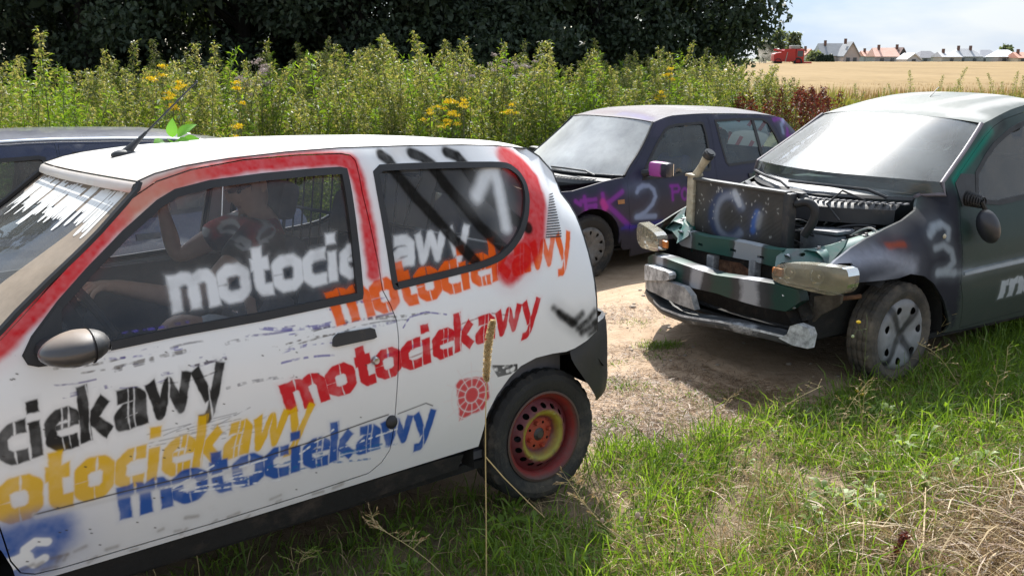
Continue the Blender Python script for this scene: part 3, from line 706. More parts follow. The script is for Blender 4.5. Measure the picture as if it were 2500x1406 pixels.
# rear bumper end, torn loose below
RBp = pa((1397, 853), (1409, 846), (1433, 831), (1457, 808)); RBq = pa((1462, 985), (1450, 985), (1447, 955), (1440, 935), (1428, 912), (1412, 893), (1399, 884))
rows = []
for z, x0, o, ins in ((.600, -.100, .0, .07), (.592, -.098, .004, .015), (.565, -.098, .008, 0), (.53, -.115, .012, 0), (.49, -.150, .014, 0), (.45, -.185, .014, 0), (.42, -.210, .013, 0), (.39, -.235, .011, 0), (.368, -.252, .006, .005), (.352, -.268, -.004, .012), (.344, -.285, -.02, .03)):
    pl = [(x, ip(x, [-.455, -.43, -.39, -.34, -.28, -.20, -.10, 0], [.50, .565, .625, .668, .704, .726, .738, .744]) + o - ins * .3) for x in np.linspace(x0, -.455 - o + ins, 14)] + [(-.475 - o + ins, .40), (-.487 - o + ins, .22), (-.49 - o + ins, 0)]
    pl = pl + [(x, -y) for x, y in pl[-2::-1]]; rows.append([(x, y, z + .085 * max(0, min(1, (-.09 - x) / .16)) * max(0, min(1, (z - .48) / .08))) for x, y in pl])
MB().grid(rows).build('rear_bumper', BLACK, car_a)
# tailgate with its window
def hbow(z): return ip(z, [.5, .75, .95, 1.15, 1.30, 1.38], [.27, .25, .21, .15, .08, .05])
def hatch_pt(p, s, d=0):
    x, z = p; k = abs(s); return (x - .006 - hbow(z) * (1 - k ** 2.6) - d, (WA(x, z) - .004) * s, z + .016 * (1 - k ** 3) * max(0, (z - 1.2) / .17))
sd_ = dense(seam, .05, False); hs = MB()
zt, zb_ = 1.30, .93
hs.grid([[hatch_pt(p, s) for s in np.linspace(1, -1, 41)] for p in sd_ if p[1] > zt])
hs.grid([[hatch_pt(p, s) for s in np.linspace(1, .84, 7)] for p in sd_ if zb_ - .06 < p[1] < zt + .06]); hs.grid([[hatch_pt(p, s) for s in np.linspace(-.84, -1, 7)] for p in sd_ if zb_ - .06 < p[1] < zt + .06])
hs.grid([[hatch_pt(p, s) for s in np.linspace(1, -1, 41)] for p in sd_ if p[1] < zb_])
tg = hs.build('tailgate', A_PAINT, car_a)
A_REAR_G = glass('rear_glass', (.35, .38, .40), .12)
MB().grid([[hatch_pt(p, s, -.006) for s in np.linspace(.86, -.86, 33)] for p in sd_ if zb_ - .09 < p[1] < zt + .09]).build('rear_window', A_REAR_G, tg)
for s in (1, -1): MB().tube([(q[0] - .002, s * (WA(*q) - .004), q[1]) for q in sd_], .0055, 5).build('tailgate_seal', RUBBER, car_a)
# louvres in the pillar
for sgn in (1, -1):
  lv = MB()
  for k in range(17):
    f = k / 16; y0 = 474 + f * 104; wl_, wr_ = 1341 - f * 9, 1349 + f * 23 - max(0, f - .9) * 20
    side_panel(lv, WA, pa((wl_, y0), (wr_, y0 - 3), (wr_, y0 - .2), (wl_, y0 + 2.8)), (), .05, .0022, 0, sides=(sgn,))
  lv.build('air_vent', RUBBER, car_a)
# doors
for sgn in (1, -1):
    d = MB(); side_panel(d, WA, door, (dwin,), .06, sides=(sgn,)); dr = d.build('door', A_PAINT, car_a)
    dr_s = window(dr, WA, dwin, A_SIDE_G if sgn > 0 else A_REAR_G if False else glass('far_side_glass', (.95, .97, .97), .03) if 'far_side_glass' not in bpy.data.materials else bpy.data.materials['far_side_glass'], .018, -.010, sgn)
    hp = pa(*zm([(262, 1240), (268, 1225), (290, 1203), (480, 1171), (496, 1176), (509, 1222), (490, 1232), (275, 1278), (260, 1276)], 700, 300, 2.343))
    h = MB(); side_panel(h, WA, hp, (), .05, .010, .016, sides=(sgn,)); h.build('handle', BLACK, dr)
    q = TA(915.5, 879.5); MB().lathe([(0, .012), (.010, .013), (.014, .008), (.015, -.004)], 20, M=Matrix.Translation((q[0], sgn * WA(*q), q[1])) @ Matrix.Scale(sgn, 4, (0, 1, 0))).build('lock', STEEL, dr)
    tri = pa((64, 886), (57, 868), (80, 822), (141, 740), (152, 750), (153, 803), (150, 880), (94, 892)); tm = MB(); side_panel(tm, WA, offset(tri, -.002), (), .05, .004, .01, sides=(sgn,)); tm.build('mirror_base', BLACK, dr)
    q = TA(960, 1028); MB().ball((q[0] + .008, sgn * (WA(*q) + .003), q[1]), (.022, .014, .024)).build('door_bump_stop', BLACK, dr)
for sgn in (1, -1):
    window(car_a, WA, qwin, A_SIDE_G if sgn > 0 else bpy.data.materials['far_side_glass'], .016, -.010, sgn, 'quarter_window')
mm = car_paint('scuffed_mirror_shell', (.05, .05, .055), (), .3, .5, .5, dust=(.30, .23, .17), dust_up=.85, low_dirt=.4, low_z=(.7, .95))
for sgn in (1, -1):
    q = TA(168, 853, .87); mo = MB().ball((0, 0, 0), (1, 1, 1), 28, 18)
    def shape(p):
        x, y, z = p; k = 1 - .12 * max(0, x)
        return (q[0] + x * .088 - .014, sgn * (.87 + y * .080 * k), q[1] + z * .046 * k - x * .006)
    mo.v = [shape((max(p[0], -.90), p[1], p[2])) for p in mo.v]
    mi = mo.build('wing_mirror', mm, car_a, sharp=50)
    rm_ = MB().ball((0, 0, 0), (1, 1, 1), 28, 18); rm_.v = [shape((max(min(p[0], -.42), -.92) , p[1] * 1.012, p[2] * 1.012)) if p[0] < -.42 else shape((-.42, p[1] * .99, p[2] * .99)) for p in rm_.v]; rm_.build('mirror_rim', BLACK, mi)
    MB().tube([(q[0] + .02, sgn * .72, q[1] - .03), (q[0] + .01, sgn * .80, q[1] - .02)], [.035, .03], 10).build('mirror_arm', BLACK, mi)
    MB().ball((q[0] - .094, sgn * .87, q[1]), (.003, .038, .022), 20, 10).build('mirror_glass', MIRR, mi)
# windscreen
WSG = glass('windscreen_white_car', (.84, .90, .87), .07, (), .3, .75, (.5, .46, .38))
ap = dense(apil, .08, False); ws = []; n_ = len(ap)
for i, p in enumerate(ap):
    t = i / (n_ - 1); yy = WA(*p) - .012; row = []
    for s in np.linspace(1, -1, 33): row.append((p[0] - .006 + (.045 + .10 * t) * (1 - s * s), yy * s, p[1] - .012 + (.008 * (1 - t)) * (1 - abs(s) ** 2) - .012 * (1 - t)))
    ws.append(row)
wso = MB().grid(ws).build('windscreen', WSG, car_a)
for s in (1, -1): MB().tube([(p[0] - .004, s * (WA(*p) - .006), p[1] - .004) for p in ap], .011, 6).build('windscreen_seal', RUBBER, wso)
# stencilled streaks and the dust that the wipers never reach
def ws_at(t, s):
    i = t * (n_ - 1); a = int(min(i, n_ - 2)); f = i - a; R0, R1 = np.array(ws[a]), np.array(ws[a + 1]); j = (1 - s) / 2 * 32; c = int(min(j, 31)); g = j - c
    return (R0[c] * (1 - g) + R0[c + 1] * g) * (1 - f) + (R1[c] * (1 - g) + R1[c + 1] * g) * f + np.array([.0015, 0, .002])
st = MB(); q_ = np.random.default_rng(3); WSP = mat('white_spray', (.78, .78, .76), .8, var=.08)
for k in range(46):
    s = .86 - k * .037; w_ = .013 + .006 * q_.random(); t0 = .05 + .03 * q_.random() + .035 * (k % 5 == 2); t1 = .17 + .09 * q_.random() + .05 * (k % 7 < 3)
    if k % 9 == 8: continue
    st.grid([[ws_at(t, s + e * w_ * min(1, (t1 + .012 - t) / .03)) for e in (1, .5, 0, -.5, -1)] for t in np.linspace(t0, t1, 10)])
    if k % 4 != 3: st.grid([[ws_at(t, s - e * .037) for e in np.linspace(-.3, 1.3, 4)] for t in (t0 + .01, t0 + .03, t0 + .05)])
    if k % 5 == 1: st.grid([[ws_at(t, s - e * .037) for e in np.linspace(-.3, 1.3, 4)] for t in (t1 - .08, t1 - .06, t1 - .045)])
st.build('stencilled_lettering', WSP, wso, fix=False)
DUST = bpy.data.materials.new('screen_dust'); t_ = NT(DUST); v_ = t_.obj()
t_.out(t_.n('MixShader', {0: t_.n('MapRange', {0: t_.noise(7, 8, .7, v_), 1: .3, 2: .7, 3: .55, 4: .9}).outputs[0], 1: t_.n('BsdfTransparent').outputs[0], 2: t_.n('BsdfDiffuse', {'Color': (.40, .33, .26, 1)}).outputs[0]}).outputs[0])
du = MB(); du.grid([[ws_at(t, s) - np.array([.0008, 0, .001]) for s in np.linspace(.99, -.99, 33)] for t in np.linspace(.005, .17, 6)])
for s0, s1 in ((.99, .78),): du.grid([[ws_at(t, s) - np.array([.0008, 0, .001]) for s in np.linspace(s0, s1 - .22 * t, 7)] for t in np.linspace(.17, .98, 14)])
du.build('windscreen_dust', DUST, wso, fix=False)
# cabin
cb = MB().box((1.98, 0, .62), (.05, 1.28, .60)).box((.95, 0, .245), (2.1, 1.28, .03)).box((.98, 0, .33), (1.5, .18, .14))
cb.box((-.20, 0, .55), (.45, 1.1, .06))
for s in (1, -1): cb.box((1.25, s * .665, .60), (1.2, .03, .62)).box((.25, s * .63, .66), (.75, .03, .55))
cb.build('cabin_trim', mat('grey_trim_panels', (.10, .10, .11), .8), car_a)
MB().box((1.80, 0, .83), (.34, 1.26, .20), bev=.06).box((1.70, .36, .90), (.16, .36, .12), bev=.04).build('dashboard', mat('dash_plastic', (.05, .05, .052), .6), car_a)
CLA = mat('grey_seat_cloth', (.14, .14, .155), .9, bump=.4, bscale=250); seat(car_a, .98, .34, m=CLA, back_h=.52); seat(car_a, .98, -.34, m=CLA, back_h=.52); MB().box((.20, 0, .46), (.42, 1.1, .16), bev=.05).box((-.02, 0, .74), (.13, 1.1, .48), ry=-.3, bev=.05).build('rear_bench', CLOTH, car_a)
steering_wheel(car_a, 1.50, .34, .90, .5)
bg = MB()
for y in np.linspace(-.5, .5, 13): bg.tube([(.52, y, .75), (.44, y, 1.30)], .004, 5)
for f in (0, .33, .66, 1): bg.tube([(.52 - .08 * f, -.55, .75 + .55 * f), (.52 - .08 * f, .55, .75 + .55 * f)], .007, 6)
bg.build('barrier_grille', mat('black_steel', (.02, .02, .02), .5), car_a)
# aerial
q = TA(303, 378, 0); q2 = TA(480, 200, 0); pB = Vector((q[0], 0, q[1])); pT = Vector((q2[0], 0, q2[1]))
MB().tube([pB, pB.lerp(pT, .10), pB.lerp(pT, .20), pB.lerp(pT, .30)], [.018, .013, .008, .005], 10).tube([pB.lerp(pT, .28), pT], [.0035, .0028], 6).ball(pT, .005).ball(pB, (.045, .026, .018)).build('aerial', BLACK, car_a)
# wheels
RIMR = bpy.data.materials.new('red_rim_yellow_ring'); t = NT(RIMR); v = t.obj(); X = t.xyz(v)
rr_ = t.math('SQRT', t.math('ADD', t.math('POWER', X[0], 2.), t.math('POWER', X[2], 2.))); rr_ = t.math('ADD', rr_, t.math('MULTIPLY', t.math('SUBTRACT', t.noise(9, 3, .5, v), .5), .022))
rc = t.ramp(t.math('MULTIPLY', rr_, 5.), [(0, (.36, .05, .02)), (.29, (.34, .045, .02)), (.36, (.15, .035, .035)), (.41, (.26, .17, .02)), (.46, (.32, .28, .035)), (.50, (.24, .17, .025)), (.54, (.14, .03, .035)), (.66, (.13, .022, .03)), (.80, (.22, .018, .014)), (.87, (.08, .045, .038)), (1., (.05, .045, .04))])
gr = t.ramp(t.noise(16, 9, .75, v), [(.5, 0), (.7, .55)]); rc = t.mix(gr, rc, (.10, .08, .065, 1))
t.out(t.n('BsdfPrincipled', {'Base Color': rc, 'Roughness': .55}).outputs[0])
for x, y, s in ((0, .625, 1), (0, -.625, -1), (2.2, .635, 1), (2.2, -.635, -1)): wheel(car_a, x, y, .264, .155, .178, 'steel', RIMR, 0, s)
# ================================================================== dark green wreck with its front torn open
PD, GD = (1.6625, 5.6269, 3.6894), -.0129
def WD(x, z):
    b = ip(z, [.12, .2, .3, .42, .55, .70, .82, .93, 1.05, 1.2, 1.32, 1.38, 1.44], [.68, .735, .775, .805, .812, .802, .778, .738, .69, .635, .592, .565, .52])
    if x > .1: b -= .12 * ((x - .1) / .6) ** 2
    if x > -.32:
        zc = ip(x, [-.32, .1, .45], [.93, .82, .70]); t = max(0, (z - (zc - .12)) / .12); b -= .06 * min(t, 1.4) ** 2
    t = x + 3.02
    if t < .4: b -= .16 * (1 - math.sqrt(max(0, 1 - ((.4 - max(t, 0)) / .4) ** 2 * .97)))
    return b
TD = tracer(PD, WD, GD); TDf = front_tracer(PD, GD)
def pd(*pts): return np.array([TD(*p) for p in pts])
car_d = empty('wrecked_car', (PD[0], PD[1], GD), PD[2], label='dark green hatchback without bonnet or grille, its radiator standing up out of the nose', cat='car', group='battered cars parked on the dirt track')
CD = Canvas('spray_green_car', -1.7, .6, .15, 1.45, 460); GW = (.34, .39, .46)
QD = lambda *p: [TD(*q) for q in p]
SL, GRN = (.030, .030, .040), (.006, .055, .042)
CD.fill(QD((2027, 655), (2078, 590), (2160, 545), (2240, 500), (2290, 470), (2325, 440), (2338, 470), (2345, 560), (2344, 700), (2325, 800), (2300, 740), (2240, 690), (2080, 700)), SL, .03, .93)
CD.stroke(QD((2420, 320), (2350, 410), (2330, 440)), .022, (.012, .20, .15), .02, .8); CD.stroke(QD((2450, 300), (2405, 380)), .02, (.025, .03, .035), .03, .7)
CD.stroke(QD((2040, 640), (2090, 632), (2150, 628), (2200, 640), (2228, 652)), .035, (.40, .42, .50), .05, .6, False, .8)
CD.stroke(QD((2130, 690), (2200, 660), (2230, 655)), .02, (.30, .32, .38), .03, .4)
CD.stroke(QD((2170, 600), (2208, 596)), .014, (.35, .06, .02), .012, .6, False, .8)
for s_ in (((2272, 574), (2280, 555), (2300, 547), (2316, 560), (2314, 582)), ((2284, 606), (2304, 599), (2324, 614), (2328, 640), (2312, 658), (2290, 664)), ((2290, 668), (2330, 666))): CD.stroke(QD(*s_), .019, (.30, .34, .38), .014, .75, False, .5)
CD.stroke(QD((2355, 668), (2420, 652), (2500, 634)), .013, (.48, .52, .58), .012, .8, False, .5); CD.stroke(QD((2330, 668), (2370, 662)), .014, (.3, .34, .38), .02, .5)
CD.text('motociekawy', QD((2436, 730), (2493, 716), (2503, 672), (2447, 686)), (0, 1.46), (.46, .50, .54), .9, .05)
CDR = Canvas('spray_green_roof', -2.8, -.6, -.75, .75, 150, ax=1)
for s_ in (((-.9, .1), (-1.2, .25), (-1.9, .28)), ((-.95, -.35), (-1.3, -.1), (-1.8, .05)), ((-.86, .38), (-1.2, .43), (-2.1, .42)), ((-.9, -.2), (-1.1, -.45), (-1.7, -.4)), ((-.88, -.5), (-.9, .1), (-.9, .5))): CDR.stroke(s_, .05, (.52, .52, .51), .03, .75, False, .5)
D_PAINT = car_paint('dark_green_lacquer', (.008, .030, .026), (CD, CDR), .52, .15, .10, dust=(.28, .26, .22), dust_up=.26, low_dirt=.30, low_z=(.2, .6))
D_GREEN = mat('bare_green_metal', (.010, .095, .072), .45, .0, .3, 12, dirt=(.10, .11, .11), dirt_amt=.20, coat=.2)
D_GREY = mat('scraped_bumper', (.16, .165, .175), .55, 0, .4, 10, bump=.3, bscale=60, dirt=(.55, .55, .54), dirt_amt=.2)
D_WHITE = mat('white_sprayed_plastic', (.62, .63, .64), .55, 0, .15, 18, dirt=(.07, .07, .07), dirt_amt=.20)
gutd = pd((2401, 303), (2406, 301), (2440, 282), (2470, 268), (2500, 258)); gl_ = gutd[-1]
gutd = np.vstack([gutd, [(-1.45, max(1.375, gl_[1])), (-1.9, 1.375), (-2.3, 1.35), (-2.62, 1.31)]])
gutd = np.array([(x, max(z, 1.30)) for x, z in gutd])
apd = np.vstack([[gutd[0]], pd((2385, 330), (2362, 366), (2335, 405), (2305, 447), (2285, 472), (2272, 486))])
fend = pd((2272, 487), (2235, 514), (2203, 539), (2159, 560), (2116, 582), (2078, 606), (2040, 636), (2027, 650), (2050, 643), (2080, 642), (2086, 652), (2090, 690), (2192, 680))
archd = pd((2192, 680), (2224, 669), (2257, 674), (2280, 692), (2300, 724), (2312, 762), (2317, 795))
ra = [(-2.45 + .33 * math.cos(a), .28 + .33 * math.sin(a)) for a in np.linspace(-.15, math.pi + .15, 18)]
outd = np.vstack([gutd, [(-2.82, 1.12), (-2.95, .92), (-3.0, .6), (-2.98, .3), (-2.85, .22)], ra[::-1], [(-2.0, .215), (-.6, .215), (-.42, .22)], archd[::-1][:-1], fend[::-1], apd[::-1][1:-1]])
doord = np.vstack([pd((2342, 800), (2346, 690), (2346, 560), (2342, 490), (2336, 462), (2330, 444), (2345, 420), (2372, 381), (2402, 338), (2425, 311), (2455, 291), (2500, 275)), [(-1.42, gutd[5][1] - .035), (-1.52, 1.30), (-1.60, .95), (-1.60, .5), (-1.55, .27)]])
dwd = np.vstack([pd((2383, 497), (2381, 421), (2404, 380), (2428, 346), (2464, 314), (2500, 294)), [(-1.37, gutd[5][1] - .075), (-1.45, 1.26), (-1.51, .955)], pd((2500, 486), (2440, 500))])
qwd = [(-1.62, .96), (-1.58, 1.29), (-2.25, 1.27), (-2.40, 1.18), (-2.42, .98)]
gd_ = offset(doord, .003)
b = MB(); side_panel(b, WD, outd, (gd_, chaikin(qwd, 2)), .06)
ggx, ggz = gutd[:, 0], gutd[:, 1]
def roofd(u, s):
    xf = gutd[0, 0] + .10 * (1 - s * s); xr = gutd[-1, 0] - .06 * (1 - s * s); x = xf + (xr - xf) * u
    z = float(np.interp(-min(max(x, xr), gutd[0, 0]), -ggx, ggz)); k = abs(s); c = .058 * (1 - k ** 3.) * (1 - .45 * max(0, 1 - u * 5) ** 2) * (1 - .4 * max(0, u * 5 - 4))
    return (x, WD(min(x, gutd[0, 0]), z) * s * .998, z + c + .002)
b.grid([[roofd(u, s) for s in np.linspace(1, -1, 33)] for u in np.linspace(0, 1, 24)])
b.build('body', D_PAINT, car_d)
# tail, floor, cabin
tl_ = [(-2.62, 1.31), (-2.82, 1.12), (-2.95, .92), (-3.0, .6), (-2.98, .3)]
MB().grid([[(x - .10 * (1 - abs(s) ** 2.5), WD(x, z) * s, z) for s in np.linspace(1, -1, 21)] for x, z in dense(tl_, .08, False)]).build('tailgate', D_PAINT, car_d)
MB().box((-1.4, 0, .21), (2.9, 1.45, .03)).box((.05, 0, .25), (1.0, 1.0, .04)).build('underbody', UNDER, car_d)
ct = MB().box((-1.4, 0, .26), (2.4, 1.4, .03)); 
for s in (1, -1): ct.box((-1.5, s * .70, .58), (2.2, .04, .62))
ct.box((-2.75, 0, .65), (.05, 1.2, .6)).build('cabin_trim', DARK, car_d)
MB().box((-.62, 0, .87), (.42, 1.34, .16), bev=.05).box((-.70, .36, .94), (.2, .36, .12), bev=.04).build('dashboard', bpy.data.materials['dash_plastic'], car_d)
seat(car_d, -1.35, .37); seat(car_d, -1.35, -.37); MB().box((-2.2, 0, .5), (.45, 1.2, .16), bev=.05).box((-2.42, 0, .78), (.13, 1.2, .5), ry=-.3, bev=.05).build('rear_bench', CLOTH, car_d)
steering_wheel(car_d, -.93, .36, .92, .5)
D_GL = glass('side_glass_green_car', (.40, .50, .50), .07, (), .2, 1.25)
for sgn in (1, -1):
    d = MB(); side_panel(d, WD, doord, (dwd,), .06, sides=(sgn,)); dr = d.build('door', D_PAINT, car_d); window(dr, WD, dwd, D_GL, .020, -.010, sgn)
    tri = pd((2330, 446), (2345, 422), (2380, 424), (2383, 497), (2348, 505)); t3 = MB(); side_panel(t3, WD, offset(tri, -.004), (), .05, .003, .01, sides=(sgn,)); t3.build('mirror_base', BLACK, dr)
    st_ = MB(); side_panel(st_, WD, np.vstack([pd((2352, 672), (2352, 664), (2500, 626)), [(-1.56, .50), (-1.56, .465)], pd((2500, 640))]), (), .06, .010, .014, sides=(sgn,)); st_.build('rub_strip', D_PAINT, dr)
    window(car_d, WD, chaikin(qwd, 2), D_GL, .02, -.010, sgn, 'quarter_window')
    q = TD(2305, 577); MB().ball((q[0], sgn * (WD(*q) + .002), q[1]), (.013, .007, .013)).build('side_repeater', mat('cloudy_lens', (.45, .40, .30), .3), car_d)
# door mirror: bellows arm, head hanging
q = TD(2385, 490, .80); q2 = TD(2396, 492, .83); q3 = TD(2413, 553, .86)
mh = MB(); M = Matrix.Rotation(.35, 4, 'Y') @ Matrix.Rotation(.2, 4, 'X'); mh.ball((q3[0], .86, q3[1]), (.060, .058, .098), 20, 12, M=M)
mho = mh.build('wing_mirror', car_paint('mirror_shell_green_car', (.03, .03, .038), (), .4, .3, .3), car_d)
bl = MB()
for k in range(7): bl.lathe([(.030, 0), (.046 - .002 * k, .005), (.030, .010)], 18, M=Matrix.Translation((q2[0] + .018 - .004 * k, .755 + .012 * k, q2[1] + .012 - .003 * k)))
bl.build('mirror_bellows', RUBBER, mho); MB().tube([(q2[0], .83, q2[1]), (q3[0], .85, q3[1] + .06)], .014).build('mirror_cable', RUBBER, mho)
# windscreen
D_WS = glass('windscreen_green_car', (.62, .72, .69), .13, (), .55, 1.0, (.60, .65, .66), .34)
apx = dense(apd, .08, False); n_ = len(apx); wsd = []
for i, p in enumerate(apx):
    t = i / (n_ - 1); wsd.append([(p[0] + .004 + (.10 + .17 * t) * (1 - s * s), (WD(*p) - .014) * s, p[1] - .006 + .040 * (1 - abs(s) ** 3) * (1 - t) + .012 * math.sin(t * 3.14)) for s in np.linspace(1, -1, 33)])
wso = MB().grid(wsd).build('windscreen', D_WS, car_d)
# a light trim strip runs up each side of the windscreen
for sgn in (1, -1): MB().tube([(p[0] + .004, sgn * (WD(*p) - .010), p[1]) for p in apx], .013, 8).build('windscreen_trim', mat('grey_trim', (.16, .14, .16), .45), wso)
bb = np.array(wsd[-1]); MB().grid([bb + np.array([.0, 0, .003]), bb + np.array([.02, 0, -.012])]).build('windscreen_seal', RUBBER, wso)
# cowl with its grille, wipers
cw = []
for dx, dz in ((-.02, -.004), (.05, -.03), (.12, -.035), (.16, -.06), (.165, -.14)): cw.append([(bb[j][0] + dx - .03 * abs(2 * j / 32 - 1), bb[j][1] * .97, bb[j][2] + dz) for j in range(33)])
cwl = MB().grid(cw).build('cowl', BLACK, car_d)
cg = MB()
for k in range(40):
    y = .60 - k * .030
    if abs(y + .02) < .04: continue
    x = float(np.interp(-y, -bb[:, 1], bb[:, 0])); z = float(np.interp(-y, -bb[:, 1], bb[:, 2])); cg.box((x + .082, y, z - .026), (.045, .012, .008), rz=.1)
cg.build('cowl_grille', mat('grey_plastic', (.20, .20, .21), .5), cwl)
def bbp(y, dx, dz): return Vector((float(np.interp(-y, -bb[:, 1], bb[:, 0])) + dx, y, float(np.interp(-y, -bb[:, 1], bb[:, 2])) + dz))
wiper(car_d, [bbp(.50, .04, .0), bbp(.40, .01, .035), bbp(.05, -.02, .04), bbp(-.1, -.03, .035)]); wiper(car_d, [bbp(-.02, .05, .01), bbp(-.12, .02, .035), bbp(-.40, -.01, .035), bbp(-.62, -.02, .03)])
# ---- engine bay
eb = MB(); eb.grid([[(-.20, s, z) for s in np.linspace(-.70, .70, 5)] for z in (.25, .80)])
for s in (1, -1): eb.grid([[(x, s * .60, z) for z in (.28, .62)] for x in np.linspace(-.2, .52, 5)])
eb.grid([[(x, s, .29) for s in (-.6, .6)] for x in (-.2, .5)]); eb.build('engine_bay_lining', UNDER, car_d)
for s in (1, -1):
    ir = MB(); rail = [(-.22, .62, .86), (-.05, .60, .815), (.12, .58, .785), (.30, .56, .755), (.45, .53, .735)]
    ir.grid([[(x, s * (y + dy), z + dz) for dy, dz in ((-.14, -.16), (-.10, -.03), (-.04, 0), (.03, .004), (.07, -.02), (.10, -.06))] for x, y, z in rail]); irо = ir.build('inner_wing', D_GREEN, car_d)
    bt_ = MB()
    for x, y, z in ((.10, .58, .795), (.26, .565, .77), (.40, .53, .745)): bt_.lathe([(0, .012), (.009, .012), (.010, .002), (.02, .001)], 8, M=Matrix.Translation((x, s * y, z)) @ Matrix.Rotation(math.pi / 2, 4, 'X'))
    bt_.build('wing_bolts', STEEL, irо)
    MB().lathe([(0, .05), (.03, .05), (.045, .03), (.10, .02), (.11, -.05)], 24, M=Matrix.Translation((.02, s * .47, .76)) @ Matrix.Rotation(math.pi / 2, 4, 'X')).build('strut_top', UNDER, car_d)
en = MB().box((.06, -.12, .52), (.40, .62, .34), bev=.04).box((.08, -.08, .72), (.26, .48, .10), bev=.03).box((.20, -.25, .60), (.16, .2, .16), bev=.03)
en.build('engine', mat('oily_engine', (.05, .05, .05), .5, .4, .5, 14, dirt=(.2, .17, .13), dirt_amt=.15), car_d)
MB().box((.10, .34, .70), (.19, .26, .15), bev=.015).box((.10, .34, .785), (.195, .262, .02), rx=.06, bev=.006).build('battery', mat('grey_battery', (.13, .14, .16), .5, dirt=(.3, .3, .3), dirt_amt=.1), car_d)
qv = np.random.default_rng(4); MBW = mat('bare_cable', (.42, .40, .36), .5)
for k in range(16):
    p0 = Vector((qv.uniform(-.15, .34), qv.uniform(-.1, .5), qv.uniform(.68, .80))); p1 = p0 + Vector((qv.uniform(-.2, .15), qv.uniform(-.3, .3), qv.uniform(-.05, .08))); pm = (p0 + p1) / 2 + Vector((qv.uniform(-.05, .05), qv.uniform(-.05, .05), qv.uniform(.0, .10)))
    pts = [p0 * (1 - t) ** 2 + pm * 2 * t * (1 - t) + p1 * t * t for t in np.linspace(0, 1, 9)]
    MB().tube(pts, [.004, .006, .009, .012][k % 4], 6).build('engine_hose', [RUBBER, MBW, RUBBER, BLACK][k % 4], car_d)
MB().tube([bbp(.42, .06, -.02), bbp(.33, .09, .03), bbp(.30, .16, -.04), bbp(.40, .22, -.12)], .006).build('washer_hose', RUBBER, car_d)
# radiator propped up in the nose, with its side tanks
C0, C1, C2, C3 = [np.array((.36, *TDf(*p, .36))) for p in ((1706, 469), (1923, 462), (1902, 604), (1703, 576))]
rw, rh = (C0[1] - C1[1]), .345; ctr = (C0 + C1 + C2 + C3) / 4
rad = bpy.data.objects.new('radiator', None); COL.objects.link(rad); rad.parent = car_d; rad.location = ctr
rw = abs(rw); rad.rotation_euler = (0, 0, -math.pi / 2); rad.rotation_mode = 'XYZ'
CRD = Canvas('spray_radiator', -.36, .36, -.2, .2, 500, mask=None)
rp = [(.05 - .115 * math.cos(a), -.01 + .125 * math.sin(a)) for a in np.linspace(.6, 5.6, 26)]
CRD.stroke([(x * 1.1 + .02, z * 1.0) for x, z in rp], .028, (.012, .035, .12), .02, .8, False, .5); CRD.stroke(rp, .019, (.26, .29, .36), .016, .75, False, .6)
CRD.stroke([(-.135, -.06), (-.145, .0), (-.16, .04)], .02, (.04, .14, .48), .014, .8); CRD.stroke([(-.17, -.03), (-.18, .03)], .02, (.35, .36, .36), .015, .6)
CRD.stroke([(.02, .135), (.0, .10), (-.02, .07)], .018, (.50, .54, .60), .01, .85, False, .9)
for k in range(60): x, z = qv.uniform(-.33, .33), qv.uniform(-.16, .16); CRD.stroke([(x, z), (x + qv.normal(0, .004), z + .006)], qv.uniform(.001, .003), (.5, .5, .48), .002, .8)
rm = bpy.data.materials.new('radiator_core'); t = NT(rm); v = t.obj(); X = t.xyz(v)
bc = t.ramp(t.noise(6, 6, .6, v), [(.3, (.035, .033, .031)), (.7, (.075, .068, .058))]); ic, al = canvas_nodes(t, CRD, v); bc = t.mix(al, bc, ic)
fins = t.math('SINE', t.math('MULTIPLY', X[2], 900.)); bmp = t.n('Bump', {'Height': fins, 'Strength': .35, 'Distance': .003}).outputs[0]
t.out(t.n('BsdfPrincipled', {'Base Color': bc, 'Roughness': .5, 'Metallic': .35, 'Normal': bmp}).outputs[0])
MB().box((0, 0, 0), (rw, .034, rh), bev=.002).build('core', rm, rad)
fr_ = MB().box((0, .004, rh / 2 + .006), (rw + .04, .05, .014), bev=.003).box((0, .004, -rh / 2 - .006), (rw + .04, .05, .014), bev=.003); fr_.build('frame', mat('radiator_frame', (.10, .10, .10), .5, .5), rad)
BEI = mat('yellowed_plastic', (.46, .41, .30), .45, 0, .2, 14, dirt=(.22, .16, .10), dirt_amt=.14)
tk = MB().box((-rw / 2 - .040, 0, .0), (.062, .060, rh + .05), bev=.014).box((-rw / 2 - .040, 0, rh / 2 + .025), (.082, .076, .016), bev=.005)
for z in (-.145, -.10, .04, .085): tk.box((-rw / 2 - .012, .025, z), (.024, .02, .016), bev=.004)
for z in (-.15, -.08): tk.tube([(-rw / 2 - .07, 0, z), (-rw / 2 - .095, .01, z)], .013)
tko = tk.build('header_tank', BEI, rad)
pN0 = Vector((-rw / 2 - .025, 0, rh / 2 + .02)); pN1 = Vector((-rw / 2 + .075, 0, rh / 2 + .150))
nk = MB().tube([pN0, pN0.lerp(pN1, .25), pN0.lerp(pN1, .5), pN1], [.028, .024, .022, .029], 14).build('filler_neck', BEI, rad)
MB().tube([pN0.lerp(pN1, .94), pN0.lerp(pN1, 1.16)], [.034, .034], 14).tube([pN0.lerp(pN1, 1.14), pN0.lerp(pN1, 1.20)], [.026, .024], 10).build('filler_cap', BLACK, rad)
MB().box((rw / 2 + .028, -.002, -.01), (.05, .06, rh + .03), bev=.012).build('outlet_tank', BLACK, rad)
